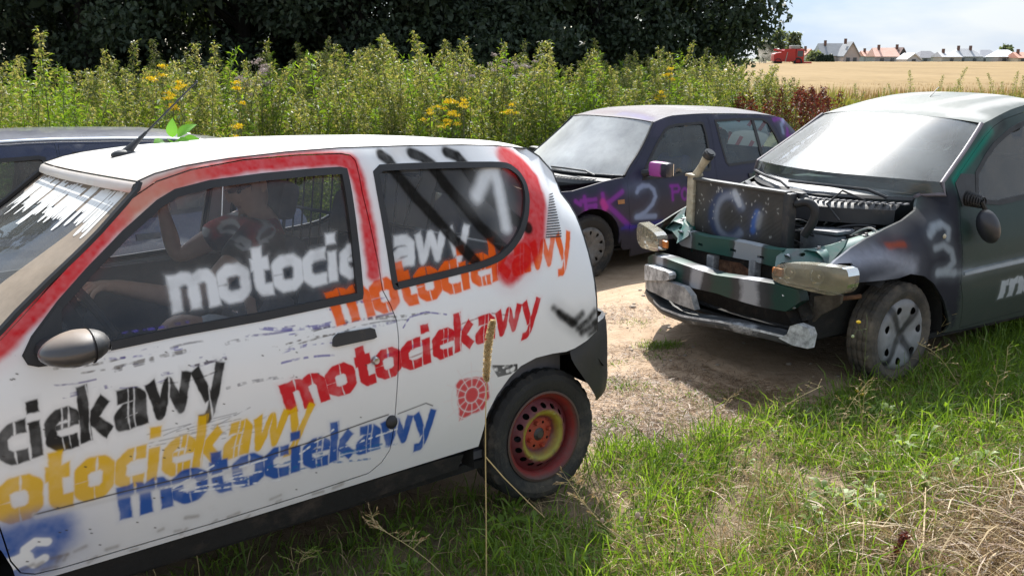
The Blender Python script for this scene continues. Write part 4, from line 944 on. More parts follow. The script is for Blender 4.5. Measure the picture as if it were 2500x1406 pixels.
hp_ = [Vector((rw / 2 + .05, -.02, .12)), Vector((rw / 2 + .11, -.05, .14)), Vector((rw / 2 + .15, -.07, .10)), Vector((rw / 2 + .14, -.07, .03)), Vector((rw / 2 + .09, -.06, -.05))]
MB().tube(chaikin([tuple(p) for p in hp_], 2, False), .024, 12).build('coolant_hose', RUBBER, rad)
MB().ball((rw / 2 + .07, -.06, .145), .03).box((rw / 2 + .05, -.05, .165), (.06, .03, .03), bev=.006).build('fan_motor', BLACK, rad)
def flip_x(o):
    for c in children(o):
        if c.type == 'MESH': c.data.transform(Matrix.Scale(-1, 4, (1, 0, 0))); c.data.flip_normals()
        flip_x(c)
flip_x(rad)
# slam panel, beam, bumper remains
fxs = lambda y, z: .53 - .10 * (y / .6) ** 2
slam = np.array([TDf(*p, fxs) for p in ((1640, 575), (1665, 563), (1678, 563), (1721, 578), (1778, 585), (1834, 597), (1881, 608), (1910, 612), (1915, 640), (1900, 655), (1891, 651), (1834, 637), (1763, 623), (1699, 609), (1664, 600))])
hs_ = []
for c in ((1710, 597), (1790, 611), (1857, 628)):
    y, z = TDf(*c, fxs); hs_.append([(y - .022, z - .006), (y + .022, z - .009), (y + .022, z + .006), (y - .022, z + .008)])
sp_ = MB(); front_panel(sp_, fxs, slam, hs_, .04, 0, .02)
tp = [TDf(*p, fxs) for p in ((1665, 563), (1721, 578), (1778, 585), (1834, 597), (1881, 608), (1912, 612))]
sp_.grid([[(fxs(y, z) - d, y, z + dz) for y, z in tp] for d, dz in ((0, .001), (.03, .008), (.06, .004))]); 
SPM = bpy.data.materials.new('sprayed_slam_panel'); t = NT(SPM); v = t.obj(); X = t.xyz(v)
sw = t.ramp(t.math('ADD', t.math('SINE', t.math('MULTIPLY', X[1], 11.)), t.math('MULTIPLY', t.noise(6, 4, .6, v), .9)), [(.45, (.010, .065, .05)), (.80, (.018, .045, .04)), (.92, (.04, .045, .05)), (1., (.26, .28, .30))])
t.out(t.n('BsdfPrincipled', {'Base Color': sw, 'Roughness': .45}).outputs[0])
sp_.build('slam_panel', SPM, car_d)
fxb = lambda y, z: .735 - .26 * abs(y / .76) ** 2.6
beam = np.array([TDf(*p, fxb) for p in ((1573, 636), (1592, 622), (1625, 630), (1660, 643), (1745, 671), (1834, 683), (1888, 692), (1950, 706), (1958, 735), (1920, 760), (1866, 751), (1749, 716), (1642, 690), (1600, 672), (1576, 655))])
bm_ = MB(); front_panel(bm_, fxb, beam, (), .05, 0, .06)
top_ = [TDf(*p, fxb) for p in ((1592, 622), (1625, 630), (1660, 643), (1745, 671), (1834, 683), (1888, 692), (1950, 706))]
bm_.grid([[(fxb(y, z) - d, y, z + dz) for y, z in top_] for d, dz in ((0, .0), (.05, .006), (.10, -.002))])
BMM = bpy.data.materials.new('sprayed_beam'); t = NT(BMM); v = t.obj(); X = t.xyz(v)
sw = t.ramp(t.math('ADD', t.math('MULTIPLY', t.math('SINE', t.math('MULTIPLY', t.math('ADD', X[1], .12), 17.)), .5), t.math('MULTIPLY', t.noise(5, 4, .6, v), 1.)), [(.20, (.012, .05, .042)), (.45, (.030, .036, .042)), (.80, (.05, .055, .065)), (1.0, (.34, .36, .40))])
t.out(t.n('BsdfPrincipled', {'Base Color': sw, 'Roughness': .4, 'Metallic': .2}).outputs[0])
bm_.build('bumper_beam', BMM, car_d)
# rusty plate, and an added dark sheet for the shade in the void behind
MB().grid([[(fxs(y, 0) - .05, y, z) for y in np.linspace(-.6, .6, 13)] for z in (.30, .45, .62)]).build('nose_void_sheet', UNDER, car_d)
ry, rz_ = TDf(1790, 660, .47); front_panel(MB(), lambda y, z: .485 - .3 * abs(y - ry) * .1, [(ry - .13, rz_ - .09), (ry + .12, rz_ - .09), (ry + .13, rz_ + .03), (ry + .06, rz_ + .055), (ry - .12, rz_ + .045)], (), .03).build('rusty_plate', mat('rust', (.075, .032, .016), .85, 0, .5, 22, dirt=(.22, .12, .07), dirt_amt=.2, bump=.5, bscale=80), car_d)
for c, w_ in (((1740, 655), .06), ((1842, 668), .05)):
    y, z = TDf(*c, .50); MB().box((.50, y, z), (.05, w_, .16), bev=.008).build('bracket', D_GREY, car_d)
# bumper: far end still on, split; lower lip right across
fxo = lambda y, z: .78 - .40 * abs(y / .80) ** 3.2
far_hi = [TDf(*p, fxo) for p in ((1572, 648), (1580, 643), (1625, 660), (1640, 668), (1636, 686), (1612, 684), (1576, 668))]
far_lo = [TDf(*p, fxo) for p in ((1576, 662), (1610, 682), (1640, 690), (1672, 701), (1688, 722), (1697, 757), (1660, 744), (1600, 716), (1582, 708))]
f1 = MB(); front_panel(f1, fxo, chaikin(far_hi, 1), (), .04, .01, .05); f1.build('bumper_corner', D_WHITE, car_d)
f2 = MB(); front_panel(f2, fxo, far_lo, (), .04, 0, .04); f2.build('bumper_fragment', D_GREY, car_d)
fs = MB(); fs.grid([[(x, -.80 + .02 * (z > .45), z) for z in (.26, .36, .50)] for x in (.40, .25, .10)]); fs.build('bumper_side', D_GREY, car_d)
lipz = [TDf(*p, lambda y, z: .80 - .42 * abs(y / .80) ** 3.) for p in ((1590, 745), (1607, 766), (1664, 789), (1763, 804), (1870, 829), (1977, 853))]
ly = np.linspace(-.80, .62, 30); lz = np.interp(ly, [p[0] for p in lipz], [p[1] for p in lipz]); lx = .79 - .40 * np.abs(ly / .80) ** 3.
lb = MB(); lb.grid([[(lx[j] + dx, ly[j], lz[j] + dz) for j in range(30)] for dx, dz in ((-.14, .035), (-.03, .050), (-.004, .044), (0, .02), (-.01, .0), (-.06, -.012))])
lb.build('bumper_lip', mat('scraped_lip', (.045, .05, .055), .45, 0, .5, 9, dirt=(.55, .56, .58), dirt_amt=.08, bump=.2), car_d)
MB().grid([[(lx[j] + dx, ly[j], lz[j] + dz) for j in range(9, 30)] for dx, dz in ((.0015, .046), (.003, .034))]).build('scraped_edge', D_WHITE, car_d)
fxn = lambda y, z: .79 - .40 * abs(y / .80) ** 3.
rb_ = [TDf(*p, fxn) for p in ((1905, 824), (1925, 815), (1934, 795), (1950, 790), (1978, 801), (1983, 818), (1977, 850), (1940, 842))]
f3 = MB(); front_panel(f3, fxn, rb_, (), .03, .012, .05); f3.build('bumper_bracket', D_WHITE, car_d)
shards = [((1845, 708), (1890, 702), (1925, 715), (1930, 722), (1880, 722), (1850, 716)), ((1868, 735), (1885, 722), (1925, 728), (1945, 752), (1918, 756), (1874, 748)), ((1915, 728), (1940, 720), (1985, 745), (1978, 780), (1940, 790), (1925, 765)), ((1900, 705), (1920, 696), (1932, 715), (1916, 722))]
for k, s_ in enumerate(shards):
    m_ = MB(); po = [TDf(*p, .62 - .04 * k) for p in s_]; front_panel(m_, lambda y, z, k=k: .62 - .04 * k + .02 * math.sin(60 * y + 40 * z), po, (), .02, 0, .012); m_.build('torn_plastic', (D_WHITE, D_GREY, UNDER, D_GREY)[k], car_d, sharp=20)
# headlights
HL = bpy.data.materials.new('yellowed_headlight'); t = NT(HL); v = t.obj(); X = t.xyz(v)
or_ = t.n('MapRange', {0: t.math('ABSOLUTE', t.math('SUBTRACT', t.math('ABSOLUTE', X[1]), .50)), 1: .01, 2: .07, 3: .45, 4: 0.}).outputs[0]
hc = t.ramp(t.noise(5, 7, .65, v), [(.3, (.20, .20, .16)), (.7, (.40, .39, .31))]); hc = t.mix(or_, hc, (.34, .17, .09, 1)); dk_ = t.n('MapRange', {0: t.math('ABSOLUTE', X[1]), 1: .60, 2: .74, 3: 0., 4: .45}).outputs[0]; hc = t.mix(dk_, hc, (.07, .065, .06, 1))
t.out(t.n('BsdfPrincipled', {'Base Color': hc, 'Roughness': .15, 'Coat Weight': 1., 'Coat Roughness': .05, 'Normal': t.n('Bump', {'Height': t.math('SINE', t.math('MULTIPLY', X[1], 260.)), 'Strength': .1, 'Distance': .004}).outputs[0]}).outputs[0])
LENS = glass('yellowed_lens', (.80, .76, .64), .34, (), .25, 1.6, (.46, .43, .34), .2)
fxh = lambda y, z: .665 - .42 * max(0, abs(y) - .32) ** 1.4
hlp = chaikin([TDf(*p, fxh) for p in ((1888, 676), (1893, 655), (1906, 643), (1959, 642), (2026, 650), (2070, 655), (2077, 670), (2078, 690), (2072, 708), (2060, 717), (2030, 722), (1959, 704), (1900, 690))], 1)
for sgn in (1, -1):
    pl_ = [(y * sgn, z) for y, z in hlp]; pl_ = pl_ if sgn > 0 else pl_[::-1]; cy, cz = np.mean(hlp, 0)
    def fxl(y, z): 
        e = ((abs(y) - cy) / .26) ** 2 + ((z - cz) / .085) ** 2; return fxh(y, z) + .016 * math.sqrt(max(0, 1 - min(1, e)))
    m_ = MB(); front_panel(m_, fxl, pl_, (), .025, .004, .08); ho = m_.build('headlight', LENS, car_d, sharp=50)
    rf_ = MB(); front_panel(rf_, fxh, offset(pl_, -.006), (), .03, -.045, .0); rf_.build('reflector', mat('dull_reflector', (.42, .41, .38), .4, .6, .15), ho)
    for yy, rr in ((.52, .042), (.66, .046)):
        MB().lathe([(rr, .0), (rr * .9, -.012), (rr * .6, -.03), (.012, -.038), (.010, -.015), (0, -.012)], 20, M=Matrix.Translation((fxh(yy, cz) - .022, sgn * yy, cz + .004)) @ Matrix.Rotation(-math.pi / 2, 4, 'Z')).build('lamp_bowl', CHROME, ho)
    MB().box((fxh(.45, cz) - .032, sgn * .455, cz - .004), (.02, .07, .045), bev=.009).build('indicator', mat('amber_bulb', (.62, .20, .05), .3), ho)
fxp = lambda y, z: .56 - 1.15 * (z - .645) - .35 * max(0, abs(y) - .42)
hpp = [TDf(*p, fxp) for p in ((1893, 652), (1896, 626), (1922, 607), (1975, 607), (2030, 598), (2068, 584), (2060, 604), (2036, 634), (2026, 648), (1975, 640), (1910, 641))]
for sgn in (1, -1):
    hb2 = [(y * sgn, z) for y, z in hpp]; hb2 = hb2 if sgn > 0 else hb2[::-1]; m_ = MB(); hy, hz = [sgn * .55, .70][0], .70
    ho_ = [(TDf(1958, 622, fxp)[0] * sgn + .016 * math.cos(a) * sgn, TDf(1958, 622, fxp)[1] + .010 * math.sin(a)) for a in np.linspace(0, 6.283, 11)[:-1]]
    front_panel(m_, fxp, hb2, (ho_,), .04, 0, .015); pn_ = m_.build('headlight_panel', D_GREEN, car_d)
    for px, py in ((1925, 627), (2003, 620)):
        y, z = TDf(px, py, fxp); MB().lathe([(0, .014), (.010, .014), (.012, .004), (.021, .003), (.021, 0)], 10, M=Matrix.Translation((fxp(y, z) + .004, y * sgn, z)) @ Matrix.Rotation(-.7, 4, 'Y') @ Matrix.Rotation(math.pi / 2, 4, 'X')).build('bolt', STEEL, pn_)
cbp = [TDf(*p, .47) for p in ((1955, 722), (2052, 722), (2046, 742), (2000, 770), (1985, 792), (1962, 775))]
front_panel(MB(), lambda y, z: .47 + .03 * math.sin(25 * y), cbp, (), .03, 0, .02).build('corner_bracket', mat('dull_brown_plate', (.10, .085, .07), .7, 0, .4, 12, dirt=(.04, .03, .025), dirt_amt=.2), car_d)
MB().tube([(.44, .52, .56), (.40, .66, .50), (.30, .74, .52)], .012, 6).build('bracket_rod', mat('rust', (.075, .032, .016)), car_d)
for cx in (0, -2.45):
    for s in (1, -1):
        li = MB(); li.grid([[(cx + .34 * math.cos(a), s * yy, max(.2, .28 + .36 * math.sin(a))) for yy in (.50, .64, WD(cx, .6) - .03)] for a in np.linspace(-.1 if cx < 0 else .9, math.pi + .1, 18)])
        li.grid([[(cx + rr * math.cos(a), s * .50, max(.2, .28 + rr * math.sin(a))) for rr in (.02, .36)] for a in np.linspace(-.1, math.pi + .1, 18)]); li.build('wheel_arch_liner', UNDER, car_d)
TRIM = bpy.data.materials.new('grey_wheel_trim'); t = NT(TRIM); v = t.obj(); X = t.xyz(v)
d1 = t.math('MINIMUM', t.math('ABSOLUTE', t.math('ADD', t.math('MULTIPLY', X[0], .8), t.math('MULTIPLY', X[2], -.6))), t.math('ABSOLUTE', t.math('ADD', t.math('MULTIPLY', X[0], .75), t.math('MULTIPLY', X[2], .65))))
ov = t.n('MapRange', {0: t.math('ADD', d1, t.math('MULTIPLY', t.noise(9, 3, .5, v), .02)), 1: .022, 2: .045, 3: .9, 4: 0.}).outputs[0]
hc = t.mix(ov, t.ramp(t.noise(8, 6, .6, v), [(.3, (.20, .20, .21)), (.7, (.30, .30, .31))]), (.02, .02, .022, 1)); t.out(t.n('BsdfPrincipled', {'Base Color': hc, 'Roughness': .55}).outputs[0])
TY2 = mat('dusty_tyre', (.055, .050, .045), .9, 0, .3, 8, bump=.3, bscale=90, dirt=(.17, .14, .11), dirt_amt=.22)
for x, y, s in ((0, .70, 1), (0, -.70, -1), (-2.45, .70, 1), (-2.45, -.70, -1)): wheel(car_d, x, y, .278, .165, .198, 'cover', TRIM, .06 if x == 0 else 0, s, TY2)
q = TD(2237, 270, 0); q2 = TD(2292, 214, 0); pB, pT = Vector((q[0], 0, q[1])), Vector((q2[0], 0, q2[1]))
MB().tube([pB, pB.lerp(pT, .2), pB.lerp(pT, .45)], [.026, .012, .006], 10).tube([pB.lerp(pT, .4), pT], .003, 6).ball(pB, (.05, .03, .018)).build('aerial', BLACK, car_d)
# ================================================================== dark blue hatchback, and the navy car at the left
PC, GC = (.2217, 9.0477, 3.7451), -.2124
def WC(x, z):
    b = ip(z, [.12, .2, .3, .45, .6, .75, .86, .95, 1.1, 1.25, 1.34, 1.40], [.72, .77, .81, .845, .848, .835, .80, .758, .70, .64, .602, .56])
    if x > .1: b -= .09 * ((x - .1) / .7) ** 2
    if x > -.4:
        zc = ip(x, [-.4, .3, .7], [.93, .86, .76]); t = max(0, (z - (zc - .10)) / .10); b -= .05 * min(t, 1.3) ** 2
    xe = ip(z, [.2, .5, .8, .95, 1.15, 1.3, 1.4], [-3.2, -3.25, -3.2, -3.12, -2.98, -2.82, -2.7]); t = x - xe
    if t < .4: b -= .16 * (1 - math.sqrt(max(0, 1 - ((.4 - max(t, 0)) / .4) ** 2 * .97)))
    return b
TC = tracer(PC, WC, GC)
def pc(*pts): return np.array([TC(*p) for p in pts])
ZC3 = lambda pts: [TC(1380 + x / 4.6875, 400 + y / 4.6875) for x, y in pts]
ZC9 = lambda pts: [TC(1560 + x / 5.4075, 260 + y / 5.4075) for x, y in pts]
CC = Canvas('spray_blue_car', -3.3, .9, .15, 1.45, 300)
PUR, PNK, PAL, BL2 = (.23, .05, .33), (.50, .06, .30), (.27, .34, .52), (.05, .05, .28)
for s_ in (((430, 350), (442, 470), (440, 600)), ((655, 320), (560, 395), (470, 460))): CC.stroke(ZC3(s_), .021, PUR, .014, .9)
CC.stroke(ZC3(((470, 465), (590, 570), (660, 640), (725, 705))), .024, PUR, .014, .85); CC.stroke(ZC3(((430, 440), (460, 500))), .03, PNK, .018, .85)
for s_ in (((180, 430), (350, 408)), ((222, 385), (250, 600)), ((240, 490), (350, 475)), ((225, 598), (350, 572)), ((120, 430), (175, 470)), ((345, 480), (348, 575))): CC.stroke(ZC3(s_), .018, PUR, .012, .9)
CC.stroke(ZC3(((230, 590), (290, 585))), .018, PNK, .014, .7)
CC.stroke(ZC3(((822, 325), (838, 285), (890, 252), (960, 252), (1015, 300), (1034, 375), (1000, 460), (915, 555), (825, 605))), .020, PAL, .014, .9, False, .3); CC.stroke(ZC3(((815, 610), (1028, 600))), .024, PAL, .014, .9)
CC.stroke(ZC3(((730, 280), (800, 230), (860, 250))), .05, PAL, .06, .18)
for s_ in (((1222, 262), (1232, 412)), ((1205, 255), (1290, 250), (1308, 285), (1290, 318), (1232, 325))): CC.stroke(ZC3(s_), .014, PUR, .010, .85)
CC.stroke(ZC3([(1368 + 34 * math.cos(a), 345 + 62 * math.sin(a)) for a in np.linspace(.3, 6.5, 14)]), .013, PUR, .010, .8)
CC.stroke(ZC9(((700, 1040), (705, 1200), (780, 1230))), .013, PUR, .010, .8); CC.stroke(ZC9(((960, 1080), (990, 1180))), .012, PUR, .012, .6); CC.stroke(ZC9(((1085, 1080), (1088, 1180))), .012, PUR, .012, .6)
CC.stroke(ZC3(((650, 738), (760, 720), (900, 695), (1110, 660))), .014, BL2, .012, .75, False, .6); CC.stroke(ZC3(((700, 715), (770, 735))), .025, (.08, .05, .36), .02, .6)
for s_, c_ in ((((1780, 180), (1850, 150), (1905, 200)), PUR), (((1905, 170), (1880, 250), (1905, 345)), PAL), (((2085, 220), (2125, 330), (2085, 420)), PAL), (((1960, 300), (1960, 390), (2080, 400)), PUR), (((2000, 200), (2080, 250)), PUR)): CC.stroke(ZC9(s_), .02, c_, .016, .6)
CCR = Canvas('spray_blue_roof', -2.9, -.7, -.75, .75, 150, ax=1)
for k in range(9): y = -.4 + k * .1; CCR.stroke([(-1.35 - .02 * k, y), (-1.75, y + .03)], .016, (.66, .66, .66), .012, .55)
CCR.stroke([(-.95, -.3), (-1.0, .1), (-.95, .5)], .05, (.30, .16, .20), .05, .25); CCR.stroke([(-.95, .1), (-.93, .5)], .05, (.25, .25, .5), .05, .5)
C_PAINT = car_paint('dark_blue_lacquer', (.006, .008, .030), (CC, CCR), 0.5, .2, .15, dust=(.33, .30, .29), dust_up=.60, low_dirt=.25, low_z=(.15, .45), col2=(.008, .009, .040))
B_PAINT = car_paint('navy_lacquer', (.020, .026, .060), (), .22, .1, .8, dust=(.30, .29, .28), dust_up=.35, low_dirt=.2, low_z=(.15, .45))
C_GL = glass('side_glass_blue_car', (.30, .42, .46), .07, (), .2, 1.25, (.40, .50, .55)); B_GL = glass('side_glass_navy_car', (.30, .38, .38), .06, (), .15, 1.2)
C_WS = glass('windscreen_blue_car', (.60, .70, .68), .34, (), .9, 2.2, (.74, .76, .75), .40); B_WS = glass('windscreen_navy_car', (.6, .7, .68), .08)
gutc = np.vstack([pc((1596, 299), (1606, 295), (1621, 288), (1643, 282.5), (1690, 279), (1723, 277.5), (1791, 277.5), (1850, 279), (1880, 282)), [(-2.74, 1.30)]])
apc = np.vstack([[gutc[0]], pc((1584, 328), (1571, 355), (1558, 378), (1540, 405), (1526, 430))])
fenc = np.vstack([pc((1526, 434), (1508, 436), (1476, 443), (1444, 453), (1397, 467)), [(.45, .80), (.72, .73)]])
fca = [(0 + .335 * math.cos(a), .30 + .335 * math.sin(a)) for a in np.linspace(-.2, math.pi + .2, 18)]; rca = [(x - 2.475, z) for x, z in fca]
outc = np.vstack([gutc, [(-2.88, 1.15), (-3.06, .95), (-3.14, .8), (-3.18, .5), (-3.12, .28), (-2.86, .22)], rca[::-1][1:-1], [(-2.05, .215), (-.42, .215)], fca[::-1][1:-1], [(.5, .24), (.72, .26), (.78, .45), (.76, .62)], fenc[::-1], apc[::-1][1:-1]])
d1c = pc((1538, 626), (1537, 560), (1534, 485), (1531, 440), (1545, 412), (1562, 382), (1576, 357), (1589, 330), (1600, 306), (1612, 296), (1628, 289.5), (1650, 284.5), (1690, 281), (1722, 280), (1727, 290), (1733, 314), (1739, 345), (1743, 375), (1745, 410), (1748, 470), (1749, 540), (1746, 580))
w1c = pc((1568, 440), (1573, 412), (1588, 378), (1604, 346), (1622, 316), (1632, 308), (1650, 303), (1710, 297.5), (1717, 300), (1725, 325), (1732, 363), (1736, 408), (1734, 416), (1645, 432))
w2c = pc((1744, 293), (1790, 290), (1836, 288.5), (1863, 289.5), (1875, 297), (1893, 325), (1912, 363), (1914, 380), (1908, 387), (1867, 393), (1780, 406), (1772, 397), (1757, 345))
d2c = np.vstack([pc((1726.5, 280.5), (1790, 280), (1850, 282.5)), pc((1880, 287), (1898, 320), (1920, 366), (1926, 400)), [(-2.30, .75), (-2.16, .60), (-2.08, .42), (-2.02, .26)], pc((1752, 575), (1752, 540), (1751, 470), (1748, 410), (1746, 375), (1742, 345), (1736, 314), (1730, 290))])
def hatchback(root, paint, gl, wsg, bonnet):
    b = MB(); side_panel(b, WC, outc, (offset(d1c, .002), offset(d2c, .002)), .07)
    g_x, g_z = gutc[:, 0], gutc[:, 1]
    def rp_(u, s):
        xf = gutc[0, 0] + .09 * (1 - s * s); xr = gutc[-1, 0] - .05 * (1 - s * s); x = xf + (xr - xf) * u; z = float(np.interp(-min(max(x, xr), gutc[0, 0]), -g_x, g_z)); k = abs(s)
        return (x, WC(min(x, gutc[0, 0]), z) * s * .998, z + .050 * (1 - k ** 3) * (1 - .4 * max(0, 1 - u * 5) ** 2) * (1 - .5 * max(0, u * 4 - 3)) + .002)
    b.grid([[rp_(u, s) for s in np.linspace(1, -1, 29)] for u in np.linspace(0, 1, 22)])
    tl = dense([tuple(gutc[-1]), (-2.88, 1.15), (-3.06, .95), (-3.14, .8), (-3.18, .5), (-3.12, .28)], .08, False)
    b.grid([[(x - .10 * (1 - abs(s) ** 2.6), WC(x, z) * s, z) for s in np.linspace(1, -1, 21)] for x, z in tl if z < .98])
    nose = [(.72, .74), (.78, .60), (.80, .45), (.76, .28)]; b.grid([[(x + .06 * (1 - s * s), WC(x, z) * s, z) for s in np.linspace(1, -1, 17)] for x, z in nose])
    b.build('body', paint, root)
    MB().grid([[(x - .10 * (1 - abs(s) ** 2.6), WC(x, z) * s, z) for s in np.linspace(1, -1, 21)] for x, z in tl if z > .93]).build('rear_window', gl, root)
    for sgn in (1, -1):
        for P, w_ in ((d1c, w1c), (d2c, w2c)):
            d = MB(); side_panel(d, WC, P, (w_,), .07, sides=(sgn,)); dr = d.build('door', paint, root); window(dr, WC, w_, gl, .018, -.010, sgn)
            if P is d2c: 
                m_ = MB(); pq = pc((1833, 287), (1839, 287), (1869, 394), (1862, 394)); side_panel(m_, WC, pq, (), .05, .0, .01, sides=(sgn,)); m_.build('window_divider', BLACK, dr)
            hx = -1.30 if P is d1c else -2.12; m_ = MB(); side_panel(m_, WC, [(hx, .775), (hx + .15, .775), (hx + .15, .81), (hx, .81)], (), .05, .012, .014, sides=(sgn,)); m_.build('handle', BLACK, dr)
            m_ = MB(); xr = (-.43, -1.50) if P is d1c else (-1.58, -2.06); side_panel(m_, WC, [(xr[1], .415), (xr[0], .415), (xr[0], .455), (xr[1], .455)], (), .08, .010, .012, sides=(sgn,)); m_.build('rub_strip', paint, dr)
        m_ = MB(); side_panel(m_, WC, pc((1508, 489), (1524, 487), (1525, 497), (1509, 499)), (), .03, .004, .01, sides=(sgn,)); m_.build('side_repeater', mat('amber_lens', (.42, .20, .08), .3), root)
    n_ = 0; ax_ = dense(apc, .1, False); ws_ = []
    for i, p in enumerate(ax_):
        t = i / (len(ax_) - 1); ws_.append([(p[0] + .004 + (.09 + .14 * t) * (1 - s * s), (WC(*p) - .014) * s, p[1] - .006 + .03 * (1 - abs(s) ** 3) * (1 - t) + .012 * math.sin(3.14 * t)) for s in np.linspace(1, -1, 25)])
    wo = MB().grid(ws_).build('windscreen', wsg, root)
    for s in (1, -1): MB().tube([(p[0] + .004, s * (WC(*p) - .008), p[1]) for p in ax_], .012, 6).build('windscreen_seal', RUBBER, wo)
    MB().tube([ws_[-1][j] for j in range(0, 25, 2)], .012, 6).build('windscreen_seal', RUBBER, wo)
    bb_ = np.array(ws_[-1])
    co = MB().grid([[(bb_[j][0] + dx, bb_[j][1] * .98, bb_[j][2] + dz) for j in range(25)] for dx, dz in ((-.02, -.01), (.08, -.03), (.14, -.035), (.17, -.07), (.175, -.16))]).build('cowl', BLACK, root)
    cg_ = MB()
    for k in range(34):
        y = .6 - k * .036; x = float(np.interp(-y, -bb_[:, 1], bb_[:, 0])); z = float(np.interp(-y, -bb_[:, 1], bb_[:, 2])); cg_.box((x + .105, y, z - .026), (.05, .016, .008))
    cg_.build('cowl_grille', bpy.data.materials['grey_plastic'], co)
    P_ = lambda y, dx, dz: (float(np.interp(-y, -bb_[:, 1], bb_[:, 0])) + dx, y, float(np.interp(-y, -bb_[:, 1], bb_[:, 2])) + dz)
    wiper(root, [P_(.56, .05, .0), P_(.45, .02, .03), P_(.15, -.01, .035), P_(-.02, -.02, .03)]); wiper(root, [P_(0, .05, .0), P_(-.1, .02, .03), P_(-.4, -.01, .035), P_(-.56, -.02, .03)])
    ct = MB().box((-1.4, 0, .26), (2.6, 1.45, .03)).box((-.36, 0, .58), (.05, 1.4, .62)).box((-1.4, 0, .21), (3.2, 1.4, .02)); ct.box((-2.75, 0, .88), (.5, 1.25, .03))
    for s in (1, -1): ct.box((-1.6, s * .72, .56), (2.4, .04, .58))
    ct.build('cabin_trim', DARK, root)
    MB().box((-.72, 0, .86), (.40, 1.38, .16), bev=.05).build('dashboard', bpy.data.materials['dash_plastic'], root)
    seat(root, -1.42, .37); seat(root, -1.42, -.37); MB().box((-2.2, 0, .48), (.45, 1.25, .16), bev=.05).box((-2.44, 0, .76), (.13, 1.25, .52), ry=-.3, bev=.05).build('rear_bench', CLOTH, root)
    steering_wheel(root, -.98, .37, .88, .5)
    if bonnet: MB().grid([[(x + .05 * (1 - s * s), WC(x, z) * .985 * s, z + .045 * (1 - abs(s) ** 3)) for s in np.linspace(1, -1, 17)] for x, z in ((-.30, .925), (0, .885), (.3, .835), (.55, .78), (.72, .735))]).build('bonnet', paint, root)
    else:
        e = MB().box((.15, -.05, .55), (.55, .8, .36), bev=.05).box((.1, .1, .76), (.3, .4, .08), bev=.03); e.build('engine', bpy.data.materials['oily_engine'], root)
        e2 = MB().grid([[(x, s * yy, z) for yy, z in ((.62, .40), (.64, .80), (.70, .84))] for s in (1,) for x in np.linspace(-.35, .7, 6)]).mirror(); e2.box((.66, 0, .72), (.08, 1.2, .06)); e2.build('engine_bay_lining', UNDER, root)
    for sgn in (1, -1): MB().box((.79, sgn * .52, .62), (.06, .30, .14), rz=-sgn * .2, bev=.02).build('headlight', HL, root)
    for cx in (0, -2.475):
        for s in (1, -1):
            li = MB(); li.grid([[(cx + .36 * math.cos(a), s * yy, max(.2, .30 + .37 * math.sin(a))) for yy in (.52, .66, WC(cx, .6) - .03)] for a in np.linspace(-.1, math.pi + .1, 16)]); li.grid([[(cx + rr * math.cos(a), s * .52, max(.2, .3 + rr * math.sin(a))) for rr in (.02, .37)] for a in np.linspace(-.1, math.pi + .1, 16)]); li.build('wheel_arch_liner', UNDER, root)
    for x, y, s in ((0, .735, 1), (0, -.735, -1), (-2.475, .72, 1), (-2.475, -.72, -1)): wheel(root, x, y, .288, .175, .185, 'holes', bpy.data.materials['dull_steel'] if 'dull_steel' in bpy.data.materials else mat('dull_steel', (.20, .20, .20), .5, .3, dirt=(.08, .07, .06), dirt_amt=.2), 0, s)
car_c = empty('blue_car', (PC[0], PC[1], GC), PC[2], label='dark blue five-door hatchback with purple graffiti and a pale figure 2 on its door', cat='car', group='battered cars parked on the dirt track')
hatchback(car_c, C_PAINT, C_GL, C_WS, False)
q = TC(1613, 414, .94); mp_ = bpy.data.materials.new('pink_sprayed_mirror'); t = NT(mp_); v = t.obj(); X = t.xyz(v)
t.out(t.n('BsdfPrincipled', {'Base Color': t.mix(t.n('MapRange', {0: t.math('ADD', X[1], t.math('MULTIPLY', t.noise(20, 3, .5, v), .03)), 1: .99, 2: 1.01, 3: .9, 4: 0.}).outputs[0], (.015, .015, .03, 1), (.45, .09, .38, 1)), 'Roughness': .5, 'Coat Weight': .3}).outputs[0])
mo = MB().box((q[0] + .0, .94, q[1]), (.10, .225, .135), bev=.035, rz=.10).build('wing_mirror', mp_, car_c)
MB().box((q[0] - .052, .945, q[1]), (.006, .19, .105), rz=.10).build('mirror_glass', MIRR, mo); MB().tube([(q[0] + .06, .76, q[1] - .05), (q[0] + .02, .86, q[1] - .03)], [.04, .025]).build('mirror_arm', BLACK, mo)
MB().box((q[0], -.94, q[1]), (.10, .225, .135), bev=.035, rz=-.10).build('wing_mirror', BLACK, car_c)
car_b = empty('navy_car', (-4.47, 5.63, -.2), PC[2] - .01, label='glossy navy car behind the white hatchback, sun glinting on its roof edge', cat='car', group='battered cars parked on the dirt track')
hatchback(car_b, B_PAINT, B_GL, B_WS, True)
for sgn in (1, -1):
    MB().tube([(x, sgn * (WC(x, z) - .03), z + .016) for x, z in gutc[2:]], .011, 8).build('roof_rail', CHROME, car_b)
    wd_ = MB(); side_panel(wd_, WC, [(-1.72, 1.325), (-1.75, 1.27), (-2.2, 1.265), (-2.36, 1.20), (-2.38, 1.215), (-2.22, 1.315)], (), .06, .02, .01, sides=(sgn,)); wd_.build('wind_deflector', BLACK, car_b)
    MB().box((-.62, sgn * .94, .93), (.10, .22, .13), bev=.035).build('wing_mirror', B_PAINT, car_b)
